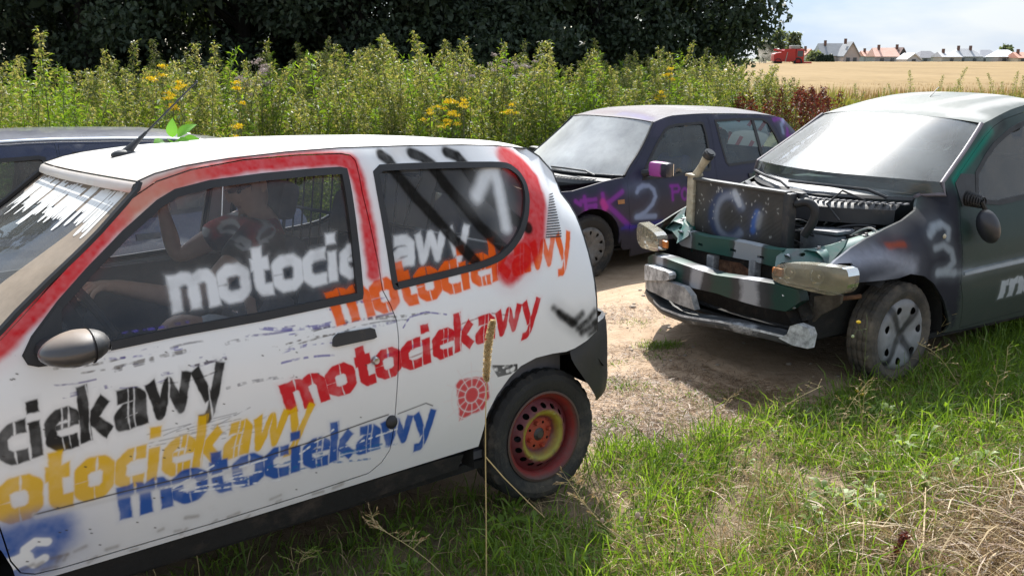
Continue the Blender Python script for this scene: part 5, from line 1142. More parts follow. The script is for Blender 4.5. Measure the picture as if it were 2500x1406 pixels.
# ================================================================== the place
def at(px, py, Y):
    """point on the upright plane y = Y behind a photo pixel"""
    a, b = (px - 1250) / F_PX, (703 - py) / F_PX; d = Vector((a, math.cos(PITCH) + b * math.sin(PITCH), -math.sin(PITCH) + b * math.cos(PITCH)))
    return Vector((0, 0, CAM_H)) + d * (Y / d.y)
def gnd(px, py, z=0.):
    a, b = (px - 1250) / F_PX, (703 - py) / F_PX; d = Vector((a, math.cos(PITCH) + b * math.sin(PITCH), -math.sin(PITCH) + b * math.cos(PITCH)))
    return Vector((0, 0, CAM_H)) + d * ((z - CAM_H) / d.z)
def smooth01(t): t = np.clip(t, 0, 1); return t * t * (3 - 2 * t)
_rw = np.random.default_rng(21); _wv = [(_rw.uniform(-1, 1) * k, _rw.uniform(-1, 1) * k, _rw.uniform(0, 6.28), a) for k, a in ((1.2, .010), (2.5, .008), (5, .005), (9, .004), (2., .008), (6, .004)) for _ in range(2)]
def gz(x, y):
    x, y = np.asarray(x, float), np.asarray(y, float); s = -.57 * x + .82 * y
    z = -.2 * smooth01((s - 4.9) / 1.5) - .06 * smooth01((s - 3.75) / .5) * smooth01((.75 - x) / .5) * (1 - smooth01((s - 4.9) / 1.5)); w = sum(a * np.sin(p * x + q * y + r) for p, q, r, a in _wv)
    return z + w * np.exp(-np.hypot(x, y - 4) / 14) - .006
def axis(lo, hi, f0, f1, fine):
    a = [f0]; d = fine
    while a[0] > lo: d *= 1.35; a.insert(0, a[0] - d)
    m = list(np.arange(f0 + fine, f1, fine)); b = [f1]; d = fine
    while b[-1] < hi: d *= 1.35; b.append(b[-1] + d)
    return np.array(a + m + b)
gx_, gy_ = axis(-900, 900, -5, 6, .10), axis(-60, 1500, 1.5, 11, .10)
GX, GY = np.meshgrid(gx_, gy_, indexing='ij'); GP = np.stack([GX, GY, gz(GX, GY)], -1)
VERGE = [tuple(gnd(*p)[:2]) for p in ((-400, 1750), (250, 1470), (480, 1400), (560, 1345), (760, 1305), (1000, 1235), (1180, 1196), (1330, 1190), (1400, 1140), (1480, 1098), (1560, 1088), (1640, 1092), (1700, 1062), (1800, 1040), (1890, 1002), (1990, 986), (2090, 948), (2160, 950), (2280, 905), (2350, 865), (2500, 800), (2760, 700))] + [(9, 6), (9, 1), (-3, 1)]
gm = bpy.data.materials.new('sandy_ground'); t = NT(gm); v = t.n('NewGeometry').outputs['Position']; X = t.xyz(v)
n1, n2, n3 = t.noise(.9, 8, .65, v), t.noise(6, 8, .7, v), t.noise(45, 5, .7, v)
c = t.ramp(t.math('ADD', t.math('MULTIPLY', n1, .5), t.math('MULTIPLY', n2, .5)), [(.32, (.29, .20, .128)), (.5, (.43, .312, .212)), (.68, (.54, .41, .295))])
c = t.mix(t.ramp(n3, [(.60, 0), (.74, .7)]), c, (.15, .105, .07, 1)); c = t.mix(t.ramp(t.noise(70, 3, .6, v), [(.66, 0), (.72, .8)]), c, (.52, .44, .34, 1))
far = t.n('MapRange', {0: t.math('ADD', X[1], t.math('MULTIPLY', n1, 5.)), 1: 12., 2: 16., 3: 0., 4: 1.}).outputs[0]
c = t.mix(far, c, t.ramp(n1, [(.35, (.07, .10, .03)), (.55, (.13, .15, .05)), (.7, (.28, .23, .10))]))
vg = bpy.data.images.new('verge_mask', 256, 256, float_buffer=False); vg.colorspace_settings.name = 'Non-Color'
vx, vy = np.meshgrid(-4 + (np.arange(256) + .5) / 256 * 12, (np.arange(256) + .5) / 256 * 12); vi = inpoly(np.stack([vx.ravel(), vy.ravel()], 1), VERGE).reshape(256, 256).astype(float)
for _ in range(3): vi = (vi + np.roll(vi, 1, 0) + np.roll(vi, -1, 0) + np.roll(vi, 1, 1) + np.roll(vi, -1, 1)) / 5
vg.pixels.foreach_set(np.stack([vi, vi, vi, np.ones_like(vi)], -1).astype(np.float32).ravel()); vg.update(); vg.pack()
im = t.n('TexImage', {'Vector': t.n('CombineXYZ', {0: t.n('MapRange', {0: X[0], 1: -4., 2: 8.}, clamp=False).outputs[0], 1: t.n('MapRange', {0: X[1], 1: 0., 2: 12.}, clamp=False).outputs[0]}).outputs[0]}, extension='EXTEND'); im.image = vg
c = t.mix(t.math('MULTIPLY', im.outputs['Color'], t.ramp(n2, [(.35, .45), (.6, .9)])), c, t.ramp(n3, [(.3, (.045, .040, .022)), (.7, (.14, .105, .065))]))
hh = t.math('ADD', t.math('MULTIPLY', n2, .7), t.math('MULTIPLY', n3, .3))
t.out(t.n('BsdfPrincipled', {'Base Color': c, 'Roughness': .95, 'Specular IOR Level': .15, 'Normal': t.n('Bump', {'Height': hh, 'Strength': .55, 'Distance': .05}).outputs[0]}).outputs[0])
go = MB().grid(GP).build('ground', gm, fix=False, sharp=None); tag(go, kind='structure')
# wheat field
fm = bpy.data.materials.new('ripe_wheat'); t = NT(fm); v = t.n('NewGeometry').outputs['Position']
mp = t.n('Mapping', {'Vector': v, 'Scale': (1, .25, 1)}).outputs[0]
c = t.ramp(t.math('ADD', t.math('MULTIPLY', t.noise(.08, 5, .6, mp), .5), t.math('MULTIPLY', t.noise(1.3, 6, .7, mp), .5)), [(.3, (.19, .128, .056)), (.5, (.255, .175, .080)), (.7, (.31, .215, .105))])
t.out(t.n('BsdfPrincipled', {'Base Color': c, 'Roughness': .9, 'Specular IOR Level': .1}).outputs[0])
fr = np.random.default_rng(2); FV, FF = [], []
fxs_, fys_ = np.linspace(-160, 330, 180), np.concatenate([[41.5, 44], np.linspace(44.6, 60, 20), np.linspace(64, 310, 40)])
fz = lambda x, y: .42 + .06 * math.sin(x * .9 + y) + .05 * math.sin(x * 2.3 - y * 1.7) + fr.normal(0, .03)
fo = MB().grid([[(x, y + 1.2 * math.sin(x * .3), (-.3 if j == 0 else fz(x, y))) for j, y in enumerate(fys_)] for x in fxs_]).build('field', fm, sharp=None); tag(fo, kind='structure')
# ------------------------------------------------------------------ leaves
def leaf_quads(P, D, N, L, Wd, bend=.25):
    """narrow bent leaves: base P, direction D, side N (all (n,3)), length, width -> verts, faces"""
    P, D, N = map(lambda a: np.asarray(a, float), (P, D, N)); n = len(P); L = np.broadcast_to(L, (n,))[:, None]; Wd = np.broadcast_to(Wd, (n,))[:, None]
    up = np.cross(N, D); dn = np.array([0, 0, -1.])
    m = P + D * L * .5 + up * L * .06; tip = P + D * L + dn * L * bend
    V = np.stack([P - N * Wd * .18, P + N * Wd * .18, m + N * Wd * .5, m - N * Wd * .5, tip], 1).reshape(-1, 3)
    b = np.arange(n)[:, None] * 5
    F4 = b + np.array([0, 1, 2, 3]); F3 = b + np.array([3, 2, 4]); return V, F4, F3
def mesh_np(name, parts, m):
    """parts: list of (verts, quads, tris)"""
    V = []; q = []; tr = []; n = 0
    for v_, f4, f3 in parts:
        V.append(v_); 
        if f4 is not None and len(f4): q.append(f4 + n)
        if f3 is not None and len(f3): tr.append(f3 + n)
        n += len(v_)
    V = np.vstack(V); q = np.vstack(q) if q else np.zeros((0, 4), int); tr = np.vstack(tr) if tr else np.zeros((0, 3), int)
    me = bpy.data.meshes.new(name); me.vertices.add(len(V)); me.vertices.foreach_set('co', V.astype(np.float32).ravel())
    me.loops.add(q.size + tr.size); me.loops.foreach_set('vertex_index', np.concatenate([q.ravel(), tr.ravel()]).astype(np.int32))
    me.polygons.add(len(q) + len(tr)); me.polygons.foreach_set('loop_start', np.concatenate([np.arange(len(q)) * 4, q.size + np.arange(len(tr)) * 3]).astype(np.int32))
    me.update(calc_edges=True); me.validate(); me.materials.append(m); return me
def link(name, me, parent=None, loc=(0, 0, 0), rz=0, sc_=1.):
    o = bpy.data.objects.new(name, me); COL.objects.link(o); o.parent = parent; o.location = loc; o.rotation_euler = (0, 0, rz); o.scale = (sc_,) * 3 if not hasattr(sc_, '__len__') else sc_; return o
def stem_np(pts, r0, r1, n=4):
    b = MB().tube(pts, list(np.linspace(r0, r1, len(pts))), n, False); F = np.array(b.f); return np.array(b.v), F, None
def unit(a): return a / (np.linalg.norm(a, axis=-1, keepdims=True) + 1e-9)
LF_OL = leaf_mat('mugwort_leaf', (.072, .108, .018), (.20, .25, .062), .48); LF_BR = leaf_mat('bright_leaf', (.075, .15, .014), (.19, .29, .04), .52)
LF_SEED = leaf_mat('seed_head', (.20, .20, .09), (.40, .37, .21), .4); LF_RED = leaf_mat('dock_leaf', (.07, .022, .016), (.20, .06, .04), .3, tr_col=(1.3, .8, .6))
LF_YEL = leaf_mat('yellow_flower', (.60, .42, .01), (.82, .64, .03), .3, tr_col=(1.1, 1, .6)); LF_PINK = leaf_mat('thistle_head', (.28, .23, .22), (.44, .38, .36), .3, tr_col=(1, .95, .95))
STEMG = mat('green_stem', (.10, .12, .05), .7); STEMB = mat('dry_stem', (.40, .30, .17), .7)
def weed_mesh(seed, h, lm, kind='mugwort'):
    r = np.random.default_rng(seed); lean = r.normal(0, .10, 2) + np.array([.04, 0]); k = np.linspace(0, 1, 9)
    ax = lambda u: np.stack([lean[0] * u * u * h, lean[1] * u * u * h, u * h], -1)
    parts = []; P, D, L, W_ = [], [], [], []
    nn = {'mugwort': 64, 'bright': 90, 'dock': 40}[kind]
    for i in range(nn):
        u = (i + r.random()) / nn; u = .04 + .96 * u; a = i * 2.4 + r.normal(0, .4); p = ax(np.array(u))
        bl = (.26 * (1 - u) + .05) * r.uniform(.6, 1.3) * (1 if kind != 'bright' else .5); el = r.uniform(.35, 1.0)
        d = np.array([math.cos(a) * math.cos(el), math.sin(a) * math.cos(el), math.sin(el)])
        nl = {'mugwort': 7, 'bright': 3, 'dock': 4}[kind]
        for j in range(nl):
            f = (j + r.random()) / nl; q = p + d * bl * f; dd = unit(d + r.normal(0, .55, 3) + np.array([0, 0, -.15 - .5 * (kind == 'mugwort') * (u > .5)]))
            P.append(q); D.append(dd); L.append(r.uniform(.045, .10) * (1.15 - .55 * u) * (1.35 if kind == 'bright' else 1)); W_.append(r.uniform(.012, .026) * (1.1 - .5 * u))
    P, D = np.array(P), np.array(D); N = unit(np.cross(D, r.normal(0, 1, D.shape))); parts.append(leaf_quads(P, D, N, np.array(L), np.array(W_)))
    fo_ = mesh_np('foliage', parts, lm)
    st = mesh_np('stem', [stem_np([tuple(ax(np.array(u))) for u in k], .007, .003)], STEMG)
    sm = None
    if kind != 'bright':
        P, D = [], []
        for i in range(170):
            u = 1 - .42 * r.random() ** 1.3; a = r.uniform(0, 6.28); rr = (.13 * (1 - u) / .42 + .012) * r.random() ** .5; p = ax(np.array(min(u, 1.))) + np.array([math.cos(a) * rr, math.sin(a) * rr, r.normal(0, .02) - rr * .25])
            P.append(p); D.append(unit(np.array([math.cos(a) * .6, math.sin(a) * .6, r.normal(.1, .6)])))
        P, D = np.array(P), np.array(D); N = unit(np.cross(D, r.normal(0, 1, D.shape))); sm = mesh_np('seed_head', [leaf_quads(P, D, N, r.uniform(.022, .045, len(P)), r.uniform(.010, .018, len(P)), .1)], LF_SEED if kind == 'mugwort' else LF_RED)
    return fo_, st, sm
VAR = {'mugwort': [weed_mesh(100 + i, 1.9, LF_OL) for i in range(6)], 'bright': [weed_mesh(200 + i, 1.7, LF_BR, 'bright') for i in range(4)], 'dock': [weed_mesh(300 + i, 1.1, LF_RED, 'dock') for i in range(3)]}
def plant(name, kind, i, loc, rz, s, label, cat, group):
    fo_, st, sm = VAR[kind][i % len(VAR[kind])]; o = bpy.data.objects.new(name, None); COL.objects.link(o); o.location = loc; o.rotation_euler = (0, 0, rz); o.scale = (s * (1.1 if s < 1 else 1), s * (1.1 if s < 1 else 1), s); tag(o, label, cat, group)
    link('foliage', fo_, o); link('stem', st, o)
    if sm: link('seed_head', sm, o)
    return o
wr = np.random.default_rng(17)
def st2xy(s, q): return (-.57 * s + .82 * q, .82 * s + .57 * q)
cand = []
for _ in range(1500):
    s, q = wr.uniform(9.3, 13.8), wr.uniform(-1.5, 13.6)
    x, y = st2xy(s, q); px = 1250 + F_PX * x / (y * math.cos(PITCH)); h = wr.uniform(.72, .96) + (.22 * wr.random() if wr.random() < .25 else 0) + .07 * math.sin(q * 1.9) * math.sin(q * .7 + 1)
    h = min(h, float(np.interp(px, [1700, 1790, 1880, 1960, 2000, 2040], [1.3, 1.05, .92, .78, .62, .42])) * wr.uniform(.8, 1))
    if px < -60 or px > 2050: continue
    cand.append((s, x, y, px, h))
cand.sort(key=lambda c: c[0] - 2.2 * (c[4] > 1.02))
bulk = []
nm = 0
for i, (s, x, y, px, h) in enumerate(cand):
    g_ = float(gz(x, y)); u_ = wr.random()
    bright = (px < 190 and u_ < .65) or (1380 < px < 1530 and u_ < .7) or u_ < .22; red = px > 1830 and u_ < .55 and s < 11.8
    if red and len([1 for c in bpy.data.objects if c.name.startswith('dock_plant')]) < 30:
        plant('dock_plant', 'dock', i, (x, y, g_), u_ * 50, 1.15 + .35 * u_, 'rust red dock stalk where the weed belt thins towards the wheat', 'plant', 'red dock stalks by the weed belt'); continue
    if nm < 285:
        nm += 1
        if bright: plant('leafy_weed', 'bright', i, (x, y, g_), u_ * 50, h * 1.08, 'bright green leafy weed among the olive mugwort behind the cars', 'plant', 'bright green weeds in the weed belt')
        else: plant('mugwort_plant', 'mugwort', i, (x, y, g_), u_ * 50, h, 'tall olive green mugwort with drooping seed spikes behind the cars', 'plant', 'mugwort plants in the weed belt')
    else: bulk.append((x, y, g_, h, 'bright' if bright else 'mugwort', i))
def merged(name, items, m):
    parts = []
    for me, x, y, z, rz, s in items:
        n = len(me.vertices); co = np.zeros(n * 3, np.float32); me.vertices.foreach_get('co', co); co = co.reshape(-1, 3) * s; c, k = math.cos(rz), math.sin(rz)
        co = np.stack([co[:, 0] * c - co[:, 1] * k + x, co[:, 0] * k + co[:, 1] * c + y, co[:, 2] + z], 1)
        fs = np.zeros(len(me.loops), np.int32); me.loops.foreach_get('vertex_index', fs); lt = np.zeros(len(me.polygons), np.int32); me.polygons.foreach_get('loop_total', lt); n4 = int((lt == 4).sum())
        parts.append((co, fs[:n4 * 4].reshape(-1, 4), fs[n4 * 4:].reshape(-1, 3)))
    return link(name, mesh_np(name, parts, m))
it = {'mugwort': [], 'bright': [], 'seed': []}
for x, y, z, h, kd, i in bulk:
    fo_, st, sm = VAR[kd][i % len(VAR[kd])]; it[kd].append((fo_, x, y, z, i * 1.7, h * 1.02))
    if sm: it['seed'].append((sm, x, y, z, i * 1.7, h * 1.02))
w0 = merged('weeds', it['mugwort'], LF_OL); tag(w0, 'dense mass of olive weeds filling the belt behind the front stalks', 'weeds', kind='stuff')
for k_, m_ in (('bright', LF_BR), ('seed', LF_SEED)): merged('foliage', it[k_], m_).parent = w0
# flowering plants picked out by colour
def flower_plant(name, loc, h, head, spread, n, size, label, cat, group, seed):
    r = np.random.default_rng(seed); o = empty(name, loc, label=label, cat=cat, group=group); P, D = [], []; ST = []
    for i in range(n):
        a, rr = r.uniform(0, 6.28), spread * r.random() ** .5; c = np.array([rr * math.cos(a), rr * math.sin(a), h * r.uniform(.88, 1.02) - rr * .25]); ST.append(stem_np([(0, 0, .0), tuple(c * np.array([.6, .6, .55])), tuple(c)], .005, .002))
        m = 46
        b = r.normal(0, 1, (m, 3)) * np.array([size, size, size * .35]); P.append(c + b); D.append(unit(r.normal(0, .6, (m, 3)) + [0, 0, .7]))
    P, D = np.vstack(P), np.vstack(D); N = unit(np.cross(D, r.normal(0, 1, D.shape))); link('flower_head', mesh_np('flower_head', [leaf_quads(P, D, N, r.uniform(.010, .022, len(P)), r.uniform(.009, .016, len(P)), .05)], head), o)
    link('stem', mesh_np('stem', ST, STEMG), o); u = r.random(130); a = r.uniform(0, 6.28, 130); P = np.stack([np.cos(a) * spread * u * .7, np.sin(a) * spread * u * .7, u * h * .93], 1); D = unit(np.stack([np.cos(a), np.sin(a), r.normal(.1, .5, 130)], 1)); N = unit(np.cross(D, r.normal(0, 1, D.shape)))
    link('foliage', mesh_np('foliage', [leaf_quads(P, D, N, r.uniform(.05, .1, 130), r.uniform(.015, .025, 130))], LF_BR), o); return o
def by_px(px, py, s):
    """ground spot in the belt at depth s below a photo pixel, and the height the plant needs"""
    k = (px - 1250) / F_PX; y = s / (.82 - .57 * k * .98); p = at(px, py, y); g_ = float(gz(p.x, p.y)); return (p.x, p.y, g_), p.z - g_
for i, (px, py, s, n, sp, lab) in enumerate(((392, 170, 9.1, 6, .10, 'goldenrod in yellow bloom, tallest flowers of the weed belt'), (402, 225, 9.0, 4, .08, 'goldenrod with a low yellow head under the tallest bloom'), (436, 205, 9.05, 3, .06, 'goldenrod with a small yellow head near the tallest bloom and the aerial'), (588, 205, 9.1, 4, .09, 'goldenrod with sparse yellow flowers beyond the aerial of the white car'), (1125, 238, 9.0, 12, .22, 'widest goldenrod clump in yellow bloom above the white roof'), (1062, 262, 8.95, 6, .16, 'goldenrod clump with ochre heads touching the widest yellow clump'), (1095, 275, 8.9, 4, .10, 'low goldenrod heads below the widest yellow clump'), (1250, 243, 9.0, 5, .10, 'goldenrod with two yellow heads between the widest clump and the blue car'), (1630, 170, 9.6, 5, .11, 'goldenrod blooming yellow above the roof of the dark blue car'), (1618, 222, 9.4, 4, .10, 'goldenrod with low yellow bloom just over the dark blue roof'), (580, 300, 8.8, 3, .05, 'small yellow goldenrod low beside the white roof'))):
    loc, h = by_px(px, py, s); flower_plant('goldenrod_plant', loc, h, LF_YEL, sp, n, .022, lab, 'goldenrod', 'goldenrod plants in the weed belt', 500 + i)
for i, (px, py, s) in enumerate(((622, 150, 9.6), (640, 165, 9.7), (1210, 125, 9.7), (1265, 142, 9.8), (1300, 150, 9.8), (1130, 165, 9.6), (612, 172, 9.5))):
    loc, h = by_px(px, py, s); flower_plant('thistle_plant', loc, h, LF_PINK, .14, 6, .022, 'creeping thistle gone to pinkish grey fluff among the mugwort tops', 'thistle', 'thistles in the weed belt', 600 + i)
# verge beyond the weeds: clumps of tall grass and scrub before the field
vr = np.random.default_rng(31); P, D, L = [], [], []
for _ in range(420):
    px = vr.uniform(1930, 2750); y = vr.uniform(15, 42); x = (px - 1250) / F_PX * y * .985; big = vr.random() < .3; hh = vr.uniform(.25, .5) * (1 + .9 * big * (y > 27))
    for _ in range(34): P.append((x + vr.normal(0, .22), y + vr.normal(0, .22), -.2)); D.append((vr.normal(.12, .22), vr.normal(0, .22), 1)); L.append(hh * vr.uniform(.5, 1.2))
P, D, L = np.array(P), unit(np.array(D)), np.array(L); N = unit(np.cross(D, vr.normal(0, 1, D.shape)))
og = link('grass', mesh_np('grass', [leaf_quads(P, D, N, L, vr.uniform(.02, .05, len(P)), .1)], leaf_mat('verge_grass', (.10, .14, .03), (.30, .27, .10), .4, scale=.5))); tag(og, 'rough green and yellow grass of the verge before the wheat', 'grass', kind='stuff')
for i, (px, py, y) in enumerate(((2232, 172, 30), (2330, 165, 31), (2412, 190, 29), (2440, 180, 30), (2475, 175, 30), (2150, 215, 25), (2100, 205, 22), (2075, 225, 20), (2190, 205, 26), (2365, 195, 28), (2290, 185, 29), (2495, 185, 28), (2455, 200, 26), (2520, 180, 28))):
    p = at(px, py, y); g_ = -.2; s = max(.3, (p.z - g_) / 1.9); plant('mugwort_plant', 'mugwort', i, (p.x, p.y, g_), i * 1.1, s, 'lone mugwort stalk standing in front of the wheat field', 'plant', 'mugwort stalks before the wheat')
n = 9000; wx = vr.uniform(2, 32, n); wy = vr.uniform(41, 50, n) + 1.2 * np.sin(wx * .3); D = unit(np.stack([vr.normal(0, .12, n), vr.normal(0, .12, n), np.ones(n)], 1)); N = unit(np.cross(D, vr.normal(0, 1, D.shape)))
wh = link('wheat', mesh_np('wheat', [leaf_quads(np.stack([wx, wy, np.full(n, -.25)], 1), D, N, vr.uniform(.55, .95, n), vr.uniform(.03, .06, n), .12)], leaf_mat('wheat_stalk', (.22, .15, .07), (.38, .27, .14), .35, tr_col=(1.1, 1, .7)))); tag(wh, 'ragged near edge of the ripe wheat', 'wheat', kind='stuff')
# ------------------------------------------------------------------ trees
BARK = mat('bark', (.016, .014, .012), .9, var=.4, bump=.6, bscale=20); LF_T = leaf_mat('dark_tree_leaf', (.026, .042, .028), (.062, .090, .055), .20, scale=1.2); LF_B = leaf_mat('birch_leaf', (.10, .13, .085), (.17, .20, .13), .35)
def tree(loc, seed, h, rad, zlow, n_low, n_up, leaf, lm, label, cat, group, trunk_r=.22, reach=None, gap=0.):
    r = np.random.default_rng(seed); o = empty('tree', loc, label=label, cat=cat, group=group)
    tb = MB(); tb.tube([(0, 0, -.2), (.05, .02, h * .25), (.1, -.05, h * .6), (.05, 0, h * .92)], [trunk_r, trunk_r * .75, trunk_r * .45, trunk_r * .12], 10); cl = []
    for i in range(64):
        u = r.random(); z = zlow + (h - zlow) * (u ** 1.15 if i < 40 else u * .35); a = r.uniform(0, 6.28); rr = rad * (1 - .55 * max(0, (z / h - .55) / .45)) * r.uniform(.35, 1.)
        if reach is not None and i < len(reach): c = np.array(reach[i])
        else: c = np.array([rr * math.cos(a), rr * math.sin(a), z])
        cl.append((c, r.uniform(.55, 1.0)))
        if i < 24: tb.tube([(0.05, 0, max(.8, c[2] * .6)), tuple(c * np.array([.5, .5, .85])), tuple(c)], [.05, .03, .012], 5)
    tb.build('trunk', BARK, o)
    def leaves(n, zmax, zmin, sz):
        P = []
        ks = [k for k in cl if zmin - .8 <= k[0][2] <= zmax + .8] or cl
        idx = r.integers(0, len(ks), n); c = np.array([ks[i][0] for i in idx]); s = np.array([ks[i][1] for i in idx])[:, None]
        d = unit(r.normal(0, 1, (n, 3))) * (r.random((n, 1)) ** .45) * s * np.array([1.15, 1.15, .75]); P = c + d; k = P[:, 2] > .1; return P[k], sz
    parts = []
    for n, zm, zn, sz in ((n_low, 4.2, zlow, leaf), (n_up, h, 4.2, leaf * 2.4)):
        if n == 0: continue
        P, s_ = leaves(n, zm, zn, sz); D = unit(r.normal(0, 1, P.shape) + [0, 0, -.3]); N = unit(np.cross(D, r.normal(0, 1, P.shape))); parts.append(leaf_quads(P, D, N, r.uniform(.8, 1.4, len(P)) * s_, r.uniform(.5, .85, len(P)) * s_, .15))
    link('crown', mesh_np('crown', parts, lm), o); return o
TL = 'broad dark tree in the shadowy row behind the weeds'
tspots = [(-15.5, 21), (-12.2, 22.5), (-9.0, 21), (-6.2, 23), (-3.4, 22), (-.6, 24), (2.0, 24.5)]
for i, (x, y) in enumerate(tspots): tree((x, y, -.2), 40 + i, 11.5, 3.1, .15, 23000, 3800, .11, LF_T, TL, 'tree', 'dark trees behind the weeds')
for i, (x, y) in enumerate([(-17, 26.5), (-13.5, 27), (-10, 26.5), (-6.5, 27.5), (-3, 27), (.5, 28), (3.0, 29)]): tree((x, y, -.2), 60 + i, 11, 3.3, .1, 17000, 3200, .15, LF_T, TL, 'tree', 'dark trees behind the weeds')
ER = [at(px, py, 25.0) for px, py in ((1880, -10), (1850, 8), (1820, -20), (1815, 55), (1850, 62), (1780, 70), (1800, 100), (1760, 30), (1740, 110), (1720, 70), (1700, 140), (1690, 20), (1660, 90), (1640, 40), (1620, 130), (1600, 70), (1840, 78), (1770, 125))]
o0 = Vector((3.5, 25.6, -.2)); tree(tuple(o0), 91, 11.5, 2.3, .5, 9000, 2600, .125, LF_T, 'dark tree ending the row, its ragged boughs hanging out against the sky', 'tree', 'dark trees behind the weeds', reach=[tuple(p - o0) for p in ER])
# the ragged edge needs small clusters: shrink those boughs to short sprays
# ------------------------------------------------------------------ far side of the field
def far(px, py, Y): return at(px, py, Y)
for i, (px, py, Y, w_, lab) in enumerate(((1905, 76, 250, 3.4, 'taller hazy birch rising behind the red combine harvester'), (1940, 84, 245, 2.6, 'narrow hazy birch right above the harvester cab'), (2458, 112, 330, 3.5, 'round tree behind the white roofed house'), (1992, 128, 300, 4, 'bushy tree between the harvester and the tall gabled house'), (1872, 100, 240, 3, 'pale hazy tree half hidden by the dark boughs'))):
    p = far(px, py, Y); h = p.z + .2; tree((p.x, Y, -.2), 120 + i, h, w_ * .62, h * .2, 900 if i else 1300, 600, .42, LF_B, lab, 'tree', None, .2)
for i, px in enumerate((2008, 2019, 2029, 2000)):
    p = far(px, 132 + 2 * (i % 2), 296); o = empty('conifer', (p.x, 296, -.2), label=f'small dark conifer before the tall gabled house, {["second from the harvester", "third from the harvester", "nearest its pale wall", "nearest the harvester"][i]}', cat='conifer', group='conifers by the gabled house')
    r = np.random.default_rng(i); u = r.random(500); a = r.uniform(0, 6.28, 500); h = p.z + .2; P = np.stack([np.cos(a) * 1.0 * (1 - u), np.sin(a) * (1 - u), u * h], 1); D = unit(np.stack([np.cos(a), np.sin(a), -.3 + 0 * a], 1)); N = unit(np.cross(D, r.normal(0, 1, D.shape)))
    link('crown', mesh_np('crown', [leaf_quads(P, D, N, .7, .35)], LF_T), o); MB().tube([(0, 0, 0), (0, 0, h * .9)], [.15, .03]).build('trunk', BARK, o)
def far_house(px0, px1, py_eave, py_top, Y, axis_, wallc, roofc, label, windows=2, gable_px=None, chim=1, name='house'):
    x0, x1 = at(px0, 141, Y).x, at(px1, 141, Y).x
    ze, zt = at(px0, py_eave, Y).z, at(px0, py_top, Y).z; w = x1 - x0; o = empty(name, ((x0 + x1) / 2, Y, -.3), label=label, cat='house', group='houses beyond the wheat field'); ze += .3; zt += .3
    wm = mat('wall_%s' % '_'.join('%d' % (c * 100) for c in wallc), wallc, .8, var=.06, scale=.5); rm_ = mat('roof_%s' % '_'.join('%d' % (c * 100) for c in roofc), roofc, .7, var=.10, scale=.8); dep = max(8., w * .7)
    MB().box((0, dep / 2, ze / 2), (w * .94, dep, ze)).build('wall', wm, o, smooth=False)
    if axis_ == 'x':   # ridge runs across the picture
        g = w * .06; V = [(-w / 2, -.5, ze), (w / 2, -.5, ze), (w / 2, dep + .5, ze), (-w / 2, dep + .5, ze), (-w / 2 + g, dep / 2, zt), (w / 2 - g, dep / 2, zt)]; rf = obj('roof', V, [(0, 1, 5, 4), (2, 3, 4, 5), (3, 0, 4), (1, 2, 5), (3, 2, 1, 0)], rm_, o, False)
    elif axis_ == 'hip':
        g = w * .28; V = [(-w / 2, -.5, ze), (w / 2, -.5, ze), (w / 2, dep + .5, ze), (-w / 2, dep + .5, ze), (-w / 2 + g, dep / 2, zt), (w / 2 - g, dep / 2, zt)]; rf = obj('roof', V, [(0, 1, 5, 4), (2, 3, 4, 5), (3, 0, 4), (1, 2, 5), (3, 2, 1, 0)], rm_, o, False)
    else:              # gable faces us
        V = [(-w / 2, -.6, ze - .2), (w / 2, -.6, ze - .2), (0, -.6, zt), (-w / 2, dep, ze - .2), (w / 2, dep, ze - .2), (0, dep, zt)]; V += [(x, y, z - .35) for x, y, z in V]; rf = obj('roof', V, [(0, 2, 5, 3), (1, 4, 5, 2), (6, 9, 11, 8), (7, 8, 11, 10), (0, 6, 8, 2), (2, 8, 7, 1), (0, 3, 9, 6), (1, 7, 10, 4)], rm_, o, False)
        obj('gable', [(-w * .47, -.02, ze - .2), (w * .47, -.02, ze - .2), (0, -.02, zt - .4)], [(0, 1, 2)], wm, o, False)
    for k in range(chim): MB().box((-w * .22 + k * w * .4, dep * .4, zt + .1), (.7, .7, 1.6)).build('chimney', mat('chimney_brick', (.16, .09, .07), .9), rf, smooth=False)
    for k in range(windows):
        f = MB().box((-w * .40 + w * .8 * (k + .5) / windows, -.06, ze * .50), (1.1, .10, 1.3)).build('window', mat('far_window', (.07, .08, .09), .3), o, smooth=False)
    return o
PINKW, CREAM, GREYW = (.50, .44, .42), (.52, .48, .38), (.34, .34, .35); GR, ORG, WHR, DKR = (.27, .28, .30), (.48, .22, .15), (.75, .76, .78), (.13, .13, .15)
hg = far_house(2000, 2072, 137, 106, 312, 'x', PINKW, GR, 'tall gabled house with a long grey roof beyond the wheat', 2, None, 1)
far_house(2058, 2100, 136, 102, 306, 'y', PINKW, GR, 'pinkish gable end with four windows, tallest roof beyond the wheat', 2, None, 1)
far_house(1964, 1992, 134, 120, 330, 'y', CREAM, ORG, 'small cream house with an orange gable roof beside the harvester', 1)
far_house(2108, 2142, 138, 125, 345, 'x', GREYW, ORG, 'low house with a faded orange roof beside the tall gable', 1)
far_house(2135, 2198, 139, 117, 310, 'x', GREYW, (.62, .36, .28), 'house with a salmon pink roof and one chimney', 2)
far_house(2190, 2216, 138, 116, 318, 'y', DKR, (.16, .10, .09), 'narrow dark brown gable beside the salmon pink roof', 1)
far_house(2213, 2250, 143, 130, 300, 'y', (.6, .6, .6), WHR, 'small house with a white tin roof beside the dark hip roof', 1, None, 0)
far_house(2244, 2298, 142, 125, 316, 'hip', GREYW, DKR, 'low house under a dark slate hip roof', 2, None, 0)
far_house(2298, 2350, 140, 127, 305, 'x', (.42, .42, .38), GREYW, 'low olive grey outbuilding joined to the long grey barn', 1, None, 1)
